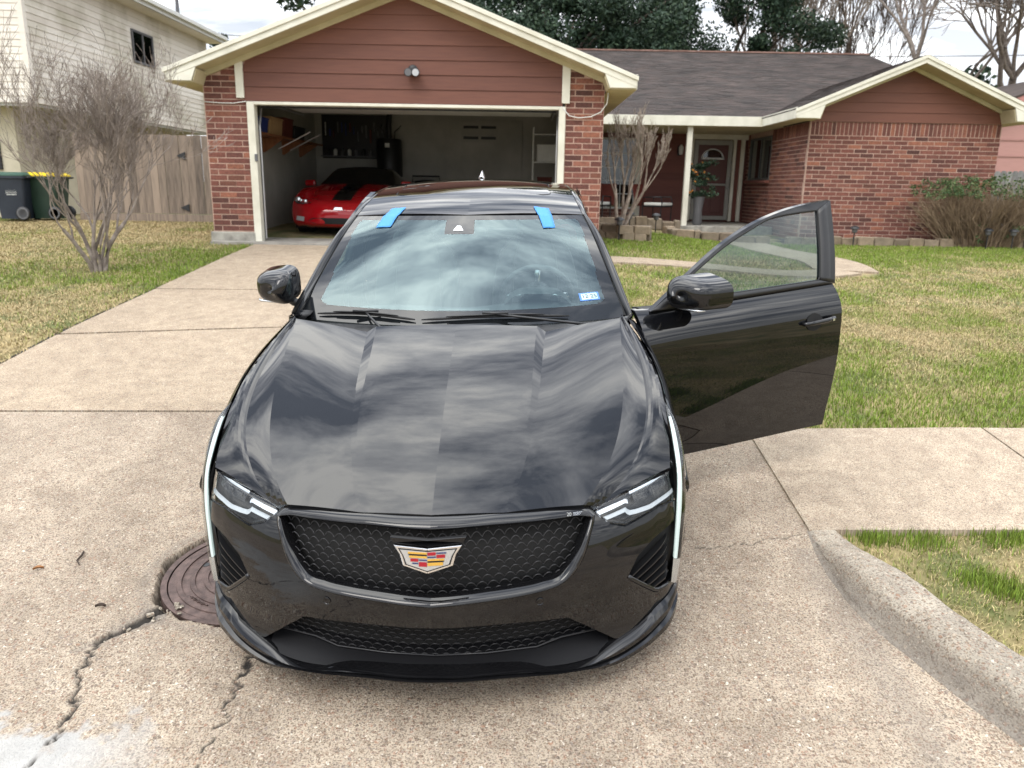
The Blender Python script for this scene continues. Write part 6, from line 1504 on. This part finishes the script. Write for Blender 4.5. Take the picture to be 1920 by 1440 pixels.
# side greenhouse surface
def Xs(z): return .812 - .172 * (np.clip(np.asarray(z, float) - 1.0, 0, 1) / .43) ** 1.15
def on_side(G, off=0): G = np.asarray(G, float); return np.stack([Xs(G[..., 1]) + off, G[..., 0], G[..., 1]], -1)
ro = [(2.66, 1.036), (2.66, 1.430), (2.85, 1.432), (3.15, 1.420), (3.42, 1.375), (3.62, 1.27), (3.66, 1.15), (3.55, 1.062), (3.0, 1.048), (2.66, 1.036)]
ri = [(2.73, 1.06), (2.73, 1.388), (2.85, 1.392), (3.13, 1.382), (3.36, 1.345), (3.52, 1.26), (3.55, 1.16), (3.46, 1.085), (3.0, 1.07), (2.73, 1.06)]
for k, s in enumerate((-1, 1)):
    A, B = rs2(ro, 80, False), rs2(ri, 80, False); Q().grid(on_side(np.stack([A, (A + B) / 2, B])) * np.array([s, 1, 1])).build('window_frame', 'satin_black', rd[k])
    c = np.array([3.05, 1.23]); Q().grid(on_side(np.stack([c + (B - c) * q for q in np.linspace(1, .02, 8)]), -.008) * np.array([s, 1, 1])).build('window_glass', 'side_glass', rd[k])
    MB().box((min(s * .70, s * .80), 2.60, .3), (max(s * .70, s * .80), 2.70, 1.02)).build('b_pillar', 'satin_black', car, bevel=.01)
    MB().tube([(s * .75, 2.66, 1.0), (s * .69, 2.66, 1.2), (s * .61, 2.66, 1.40)], .035, 6).build('b_pillar', 'satin_black', car, smooth=True)
# --- front doors
HY = 1.405; HX = .862
FO = [(1.475, 1.012), (1.612, 1.082), (1.766, 1.16), (1.986, 1.262), (2.162, 1.328), (2.326, 1.378), (2.53, 1.426), (2.705, 1.446)]
FI_ = [(1.612, 1.043), (1.71, 1.106), (1.853, 1.178), (2.018, 1.251), (2.15, 1.3), (2.281, 1.349), (2.46, 1.383), (2.61, 1.402)]
def make_door(s, ang):
    fo, fi = FO, FI_
    if ang: fo = [(a, b + .034 * math.sin(PI * min(1, max(0, (a - 1.475) / 1.15)))) for a, b in FO]; fi = [(a - .012, b + .036 * math.sin(PI * min(1, max(0, (a - 1.5) / 1.10)))) if k else (a, b) for k, (a, b) in enumerate(FI_)]
    MXc = .935 if ang else .898; MYo = .085 if ang else 0; MZo = -.02 if ang else 0
    d = bpy.data.objects.new('front_door', None); COL.objects.link(d); d.parent = car; d.location = (s * HX, HY, 0); d.rotation_euler = (0, 0, -s * ang)
    o_ = np.array([-s * HX, -HY, 0]); mx = np.array([s, 1, 1])
    if ang: d['label'] = 'black driver door swung wide open'
    P = side_patch(1.402, 2.625, dens=.014)[:, :33]
    # body line crease pressed into the skin
    P = skirt(P, (-.035, 0, 0), 'tblr'); Q().grid(P * mx + o_).build('skin', 'car_paint', d, angle=35)
    inn = side_patch(1.43, 2.60, dens=.03)[:, :33].copy(); inn[..., 0] -= .075; Q().grid(skirt(inn, (.05, 0, 0)) * mx + o_).build('inner_trim', 'dash_black', d)
    MB().box((-.03, .30, .78), (.03, .85, .84)).build('armrest', 'seat_grey', d, bevel=.02).location = (-s * .085 + 0, 0, 0)
    A, B = rs2(fo, 60), rs2(fi, 60)
    Q().grid(skirt(on_side(np.stack([A, A * .7 + B * .3, A * .3 + B * .7, B])) + np.array([.0, 0, 0]), (-.03, 0, 0), 'tb') * mx + o_).build('window_frame', 'car_paint', d, angle=40)
    Bo, Bi = rs2([(2.705, 1.446), (2.672, 1.2), (2.640, 1.035)], 20), rs2([(2.610, 1.402), (2.575, 1.2), (2.545, 1.058)], 20)
    Q().grid(skirt(on_side(np.stack([Bo, Bi]), .003), (-.03, 0, 0)) * mx + o_).build('pillar_cover', 'satin_black', d)
    Lo, Li = rs2([(1.475, 1.012), (2.0, 1.020), (2.635, 1.035)], 40), rs2([(1.612, 1.043), (2.0, 1.048), (2.545, 1.058)], 40)
    Q().grid(skirt(on_side(np.stack([Lo, Li]), .004), (-.03, 0, 0)) * mx + o_).build('belt_moulding', 'satin_black', d)
    Wg = coons(fi, [(1.612, 1.043), (2.0, 1.048), (2.545, 1.058)], [fi[0], fi[0]], [fi[-1], (2.575, 1.2), (2.545, 1.058)], 40, 14)
    Q().grid(on_side(Wg, -.012) * mx + o_).build('window_glass', 'side_glass', d)
    sl = rs2(fi, 60); MB().tube([tuple(p) for p in (on_side(sl, -.004) * mx + o_)], .006, 5).build('window_seal', 'rubber', d, smooth=True)
    MB().tube([tuple(p) for p in (on_side(rs2([(1.612, 1.043), (2.0, 1.048), (2.545, 1.058), (2.575, 1.2), (2.610, 1.402)], 40, False), -.004) * mx + o_)], .005, 5).build('window_seal', 'rubber', d, smooth=True)
    # mirror sail and mirror
    Q().grid(skirt(on_side(np.array([[(1.478, 1.014), (1.60, 1.016), (1.72, 1.030)], [(1.50, 1.026), (1.60, 1.080), (1.74, 1.122)]]), .006), (-.02, 0, 0)) * mx + o_).build('mirror_sail', 'satin_black', d)
    rings = []
    prof_ = [(1.446 + .212 * t, (1 - (1 - min(1, t / .5)) ** 2.6) ** (1 / 2.3) * (1 + .05 * max(0, t - .5)), -.012 * (1 - min(1, t / .5))) for t in (0, .004, .02, .05, .10, .17, .26, .37, .5, .7, .9, .97, 1)]
    for y, k, dx in prof_ + [(1.658, .88, 0), (1.640, .85, 0)]:
        ol = []
        for j in range(40):
            a = 2 * PI * j / 40; c, q = math.cos(a), math.sin(a); e = .62
            x = math.copysign(abs(c) ** e, c); z = math.copysign(abs(q) ** e, q)
            hx, hz = (.108 if ang else .094), .077 * (1 - .18 * x)
            ol.append((MXc + dx + x * hx * k, y + .020 * x + MYo, 1.128 + z * hz * k + MZo))
        ol.append(ol[0]); rings.append(ol)
    R_ = np.array(rings) * mx + o_; mi = (R_[:-1, :-1, 2] + R_[1:, 1:, 2]) / 2 < 1.088 + MZo; Q().grid(R_, mi=mi.astype(int)).build('mirror_housing', ['car_paint', 'satin_black'], d, angle=50)
    Q().grid(np.array([[(MXc - .085, 1.636 + MYo, 1.065 + MZo), (MXc + .08, 1.655 + MYo, 1.075 + MZo)], [(MXc - .085, 1.636 + MYo, 1.190 + MZo), (MXc + .08, 1.655 + MYo, 1.180 + MZo)]]) * mx + o_).build('mirror_glass', 'chrome', d)
    arm = MB(); arm.tube([tuple(np.array(p) * mx + o_) for p in ((.785, 1.575 + MYo, 1.030), (.825, 1.57 + MYo, 1.044 + MZo / 2), (MXc - .045, 1.575 + MYo, 1.064 + MZo))], [.024, .020, .022], 10).build('mirror_arm', 'satin_black', d, smooth=True)
    ts = []
    for k in range(13):
        x = MXc - .055 + .14 * k / 12; ts.append((x, 1.492 + MYo + .020 * (x - MXc) / .097 + .05 * max(0, (x - MXc - .06) / .03) ** 2, 1.062 + MZo + .006 * k / 12))
    MB().tube([tuple(np.array(p) * mx + o_) for p in ts], [.004] + [.0065] * 11 + [.003], 6).build('turn_signal', 'lamp_silver', d, smooth=True)
    # handle over a flat black ellipse: the cup's shade put in as colour
    def sx(y, z):  # skin x at y,z
        c = [spl(np.array([y]), SY, np.array(l)[:, [0, 2]])[0] for l in (s0, s1, s2)]; (x0_, z0_), (x1_, z1_), (x2_, z2_) = c
        if z > z1_: t = (z0_ - z) / (z0_ - z1_); return x0_ * (1 - t) + x1_ * t + .016 * 4 * t * (1 - t)
        t = (z1_ - z) / (z1_ - z2_); return x1_ * (1 - t) + x2_ * t + .003
    yc, zc = 2.435, .872; n = 22; el = MB(); vs = [(sx(yc, zc) - .0, yc, zc)]
    ring0 = [(yc + .055 * math.cos(2 * PI * k / n), zc - .004 + .046 * math.sin(2 * PI * k / n)) for k in range(n)]
    el.add([tuple(np.array((sx(yc, zc) + .0025, yc, zc)) * mx + o_)] + [tuple(np.array((sx(*p) + .0025, *p)) * mx + o_) for p in ring0], [(0, 1 + k, 1 + (k + 1) % n) for k in range(n)]); el.build('handle_cup_shade', 'gap_black', d, fix=False)
    hh = [(2.352, .866, .004), (2.365, .868, .020), (2.41, .872, .028), (2.49, .877, .030), (2.545, .881, .022), (2.565, .882, .006)]
    MB().tube([tuple(np.array((sx(y, z) + k, y, z)) * mx + o_) for y, z, k in hh], [.009, .012, .0125, .0135, .014, .009], 8).build('handle', 'gloss_black', d, smooth=True)
    y, z, k = 2.528, .880, .040; MB().cbox(tuple(np.array((sx(y, z) + k - .001, y, z)) * mx + o_), (.004, .012, .012)).build('lock_cap', 'lamp_silver', d)
    return d
make_door(-1, 0); make_door(1, math.radians(65))
# --- cabin
MB().box((-.75, 1.25, .22), (.75, 3.6, .27)).build('cabin_floor', 'dash_black', car)
dash = loft([[(-.74, 1.44, .93), (-.40, 1.38, .955), (0, 1.37, .96), (.40, 1.38, .955), (.74, 1.44, .93)], [(-.74, 1.72, .96), (-.40, 1.74, .985), (0, 1.72, .975), (.40, 1.76, 1.0), (.74, 1.72, .96)], [(-.74, 1.80, .86), (-.40, 1.83, .87), (0, 1.80, .85), (.40, 1.85, .88), (.74, 1.80, .86)], [(-.74, 1.75, .45), (-.40, 1.75, .45), (0, 1.75, .45), (.40, 1.75, .45), (.74, 1.75, .45)]], [(0, 0, .012), (0, .02, .01), (0, 0, 0)], nv=40, nu=8)
Q().grid(dash).build('dashboard', 'dash_black', car)
Q().grid(loft([[(.20, 1.70, .99), (.25, 1.70, 1.035), (.37, 1.69, 1.05), (.49, 1.70, 1.035), (.54, 1.70, .99)], [(.20, 1.84, .98), (.25, 1.86, 1.03), (.37, 1.87, 1.045), (.49, 1.86, 1.03), (.54, 1.84, .98)]], [(0, 0, .006)], nv=24, nu=6)).build('instrument_hood', 'dash_black', car)
MB().tube([(.12, 1.58, .988), (.13, 1.60, .992), (-.12, 1.60, .992), (-.13, 1.58, .988)], .006, 5).build('display_edge', 'piping', car, smooth=True)
def steer():
    s_ = bpy.data.objects.new('steering_wheel', None); COL.objects.link(s_); s_.parent = car; s_.location = (.37, 2.02, .965); s_.rotation_euler = (math.radians(-66), 0, 0)
    MB().tube([(.185 * math.cos(2 * PI * k / 40), .185 * math.sin(2 * PI * k / 40), 0) for k in range(41)], .016, 8, cap=False).build('rim', 'seat_grey', s_, smooth=True)
    MB().lathe([(.075, -.02), (.075, .02), (.06, .035), (.0, .038)], n=20).build('hub', 'seat_grey', s_, smooth=40)
    for a in (0, PI, -PI / 2): MB().tube([(.06 * math.cos(a), .06 * math.sin(a), 0), (.175 * math.cos(a), .175 * math.sin(a), 0)], .016, 6).build('spoke', 'lamp_silver', s_, smooth=True)
    MB().tube([(.184 * math.cos(a), .184 * math.sin(a), .016) for a in np.linspace(.35, 1.0, 12)], .004, 5).build('rim_highlight', 'piping', s_, smooth=True)
steer()
def seat(x, y):
    s_ = bpy.data.objects.new('front_seat', None); COL.objects.link(s_); s_.parent = car; s_.location = (x, y, 0)
    MB().box((-.25, -.30, .40), (.25, .22, .56)).build('cushion', 'seat_grey', s_, bevel=.05)
    bk = loft([[(-.14, .14, .52), (-.24, .16, .62), (-.26, .22, .85), (-.21, .30, 1.08), (-.12, .33, 1.17)], [(-.07, .18, .52), (-.13, .20, .62), (-.14, .26, .85), (-.12, .335, 1.08), (-.08, .345, 1.19)], [(.07, .18, .52), (.13, .20, .62), (.14, .26, .85), (.12, .335, 1.08), (.08, .345, 1.19)], [(.14, .14, .52), (.24, .16, .62), (.26, .22, .85), (.21, .30, 1.08), (.12, .33, 1.17)]], [(0, .0, 0), (0, 0, 0), (0, 0, 0)], nv=30, nu=6)
    Q().grid(skirt(bk, (0, .09, 0))).build('backrest', 'seat_grey', s_, angle=50)
    for sx_ in (-1, 1): MB().tube([tuple(p) for p in curve([(sx_ * .07, .172, .52), (sx_ * .13, .192, .62), (sx_ * .14, .252, .85), (sx_ * .12, .327, 1.08), (sx_ * .08, .337, 1.19)], 16)], .003, 4).build('piping', 'piping', s_, smooth=True)
    for sx_ in (-1, 1): MB().tube([tuple(p) for p in curve([(sx_ * .20, .135, .56), (sx_ * .245, .155, .64), (sx_ * .265, .215, .85), (sx_ * .215, .295, 1.08)], 16)], .003, 4).build('piping', 'piping', s_, smooth=True)
    MB().box((-.12, .31, 1.20), (.12, .40, 1.36)).build('headrest', 'seat_grey', s_, bevel=.035)
for x in (-.37, .37): seat(x, 2.42)
MB().box((-.62, 3.25, .4), (.62, 3.45, 1.12)).build('rear_seat', 'seat_grey', car, bevel=.05); MB().box((-.10, 1.75, .3), (.10, 2.9, .62)).build('centre_console', 'dash_black', car, bevel=.03)
mr = MB(); mr.box((-.11, 2.02, 1.27), (.11, 2.05, 1.33)); mr.build('rear_view_mirror', 'satin_black', car, bevel=.012)
# small race decal on the grille bar
e1 = on_nose(np.array([(.452, .6625)]), -.021)[0]; e2 = on_nose(np.array([(.498, .659)]), -.021)[0]
text_mesh('20', .017, 'decal_text', 'lamp_silver', car, frame(tuple(e1), e2 - e1, (0, .35, 1)))
for k in range(3):
    a = on_nose(np.array([(.466, .6645 - k * .003), (.496 - .004 * k, .6625 - k * .003)]), -.0215); MB().tube([tuple(p) for p in a], .0006, 4).build('decal_stripe', 'lamp_silver', car)
# --- masking tape
def tape(q, label):
    m = []; n = 14
    (x0, x1, y_t0, y_t1), (x2, x3, y_b0, y_b1) = q
    for k in range(n + 1):
        t = k / n; row = []
        for j in range(5):
            u = j / 4; xt, yt = x0 + (x1 - x0) * u, y_t0 + (y_t1 - y_t0) * u; xb, yb = x2 + (x3 - x2) * u, y_b0 + (y_b1 - y_b0) * u
            x, y = xt + (xb - xt) * t, yt + (yb - yt) * t
            ye = 2.08 + .135 * (x / .62) ** 2
            if y >= ye: z = float(roofz(x, y))
            else:
                lo_, hi_ = .5, 1.
                for _ in range(25):
                    md = (lo_ + hi_) / 2; p = WS(np.array([x / .64]), np.array([md]))[0]
                    if p[1] < y: lo_ = md
                    else: hi_ = md
                z = float(p[2])
            row.append((x, y - .0015, z + .0035 + .0012 * math.sin(k * 1.7 + j * 2.1)))
        m.append(row)
    o = Q().grid(np.array(m)).build('tape_strip', 'tape_blue', None); o.matrix_world = cmat()
    sol = o.modifiers.new('thick', 'SOLIDIFY'); sol.thickness = .0008
    tag(o, label, 'tape', 'blue tape strips')
tape(((-.432, -.352, 2.245, 2.242), (-.490, -.408, 2.045, 2.028)), 'blue masking tape strip at the left top of the windshield')
tape(((.352, .437, 2.246, 2.236), (.402, .466, 2.012, 2.030)), 'blue masking tape strip at the right top of the windshield')
# ------------------------------------------------------------------ red sports car in the garage
red = thing('red_sports_car', 'red low sports car with black hood stripe parked nose-out in the dark garage', 'car', (-3.11, 13.45, FLOOR))
c_ = [(0, .10, .17), (0, -.02, .22), (0, -.03, .34), (0, .0, .47), (0, .10, .56), (0, .28, .63), (0, .7, .745), (0, 1.2, .84), (0, 1.55, .90)]
a_ = [(.16, .10, .17), (.16, -.01, .22), (.16, -.02, .34), (.16, .01, .47), (.16, .11, .565), (.165, .29, .635), (.17, .7, .75), (.175, 1.2, .845), (.18, 1.56, .902)]
b_ = [(.54, .16, .17), (.55, .07, .22), (.56, .06, .34), (.57, .10, .47), (.58, .20, .585), (.58, .40, .66), (.575, .8, .765), (.55, 1.2, .825), (.53, 1.6, .89)]
d_ = [(.78, .32, .17), (.80, .25, .22), (.81, .24, .34), (.82, .28, .46), (.82, .36, .59), (.805, .52, .70), (.79, .85, .815), (.76, 1.2, .84), (.74, 1.65, .87)]
e_ = [(.84, .46, .17), (.88, .42, .22), (.905, .42, .34), (.915, .46, .44), (.92, .52, .53), (.925, .66, .61), (.925, .9, .69), (.92, 1.2, .68), (.90, 1.7, .66)]
P = loft([c_, a_, b_, d_, e_], [(0, 0, .002), (0, -.02, .004), (0, -.02, .012), (.02, -.02, .02)], nv=80, nu=8)
nv, nu = P.shape[:2]; mi = np.zeros((nv - 1, nu - 1), int); mi[27:, :8] = 1
Q().grid(P, mi=mi, mirror=True).build('front_body', ['red_paint', 'gloss_black'], red, angle=40)
side = loft([e_[5:] + [(.88, 2.4, .66), (.92, 3.3, .70), (.90, 4.2, .72)], [(.92, .66, .5), (.93, .9, .5), (.925, 1.2, .45), (.90, 1.7, .42), (.89, 2.4, .42), (.93, 3.3, .45), (.88, 4.2, .5)], [(.88, .66, .2), (.90, .9, .17), (.90, 1.2, .16), (.88, 1.7, .16), (.88, 2.4, .16), (.91, 3.3, .17), (.86, 4.2, .25)]], [(.01, 0, 0), (.01, 0, 0)], nv=40, nu=6)
Q().grid(side, mirror=True).build('side_body', 'red_paint', red)
Q().grid(loft([[(0, 1.54, .895), (0, 1.95, 1.12), (0, 2.3, 1.225), (0, 2.7, 1.235), (0, 3.2, 1.12), (0, 3.9, .93)], [(.48, 1.62, .89), (.47, 2.0, 1.10), (.46, 2.3, 1.195), (.45, 2.7, 1.205), (.46, 3.2, 1.09), (.55, 3.9, .90)], [(.74, 1.66, .865), (.68, 2.05, 1.0), (.62, 2.35, 1.12), (.60, 2.7, 1.13), (.66, 3.2, 1.02), (.80, 3.9, .86)], [(.90, 1.7, .66), (.88, 2.1, .80), (.87, 2.4, .82), (.88, 2.7, .82), (.91, 3.3, .78), (.90, 4.2, .72)]], [(0, 0, .008), (.01, 0, .02), (0, 0, 0)], nv=40, nu=8), mirror=True).build('cabin', 'gloss_black', red)
def redpart(name, mat, pts, off=-.006):
    for s in (-1, 1): MB().add([(s * x, y + off, z + .004) for x, y, z in pts], [tuple(range(len(pts)))]).build(name, mat, red)
def on_red(x, z):
    # nose surface point by search over the loft grid
    d = (P[..., 0] - x) ** 2 + (P[..., 2] - z) ** 2; k = np.unravel_index(np.argmin(d), d.shape); return (x, P[k][1], z)
for s in (-1, 1):
    h = bpy.data.objects.new('headlamp', None); COL.objects.link(h); h.parent = red
    ol = [(.50, .585), (.58, .655), (.72, .69), (.81, .675), (.85, .61), (.79, .56), (.64, .555)]
    MB().add([(s * p[0], p[1] - .012, p[2]) for p in [on_red(*q) for q in ol]], [tuple(range(7))]).build('cover', 'satin_black', h)
    for x, z, r in ((.615, .605, .036), (.70, .615, .03), (.775, .628, .052)):
        q = on_red(x, z); MB().lathe([(r, -.01), (r * .9, -.022), (r * .5, -.03), (0, -.032)], (s * q[0], q[1] - .01, q[2]), 16, 'y').build('lamp', 'lamp_silver', h, smooth=True)
    f = MB(); 
    q = [on_red(x, z) for x, z in ((.60, .345), (.76, .355), (.78, .285), (.62, .270))]; MB().add([(s * a, b - .012, c) for a, b, c in q], [(0, 1, 2, 3)]).build('fog_lamp', 'lamp_white', red)
gq = [on_red(x, z) for x, z in ((0, .335), (.25, .335), (.46, .328), (.54, .28), (.44, .24), (.2, .232), (0, .23))]
for s in (-1, 1): MB().add([(s * a, b - .010, c) for a, b, c in gq], [tuple(range(7))]).build('lower_grille', 'gap_black', red)
MB().add([(-.08, -.01, .47), (.08, -.01, .47), (.06, .0, .515), (-.06, .0, .515)], [(0, 1, 2, 3)]).build('nose_badge', 'lamp_silver', red)
for s in (-1, 1):
    for y in (.95, 3.45): MB().lathe([(.22, -.12), (.31, -.12), (.325, -.09), (.325, .09), (.31, .12), (.22, .12)], (s * .79, y, .325), 30, 'x').build('wheel', 'rubber', red, smooth=40)
    MB().box((s * .92 - .10, 1.72, .86), (s * .92 + .10, 1.82, .97)).build('mirror', 'red_paint', red, bevel=.03)
MB().box((-.85, .4, .14), (.85, 4.2, .2)).build('underbody', 'gap_black', red)
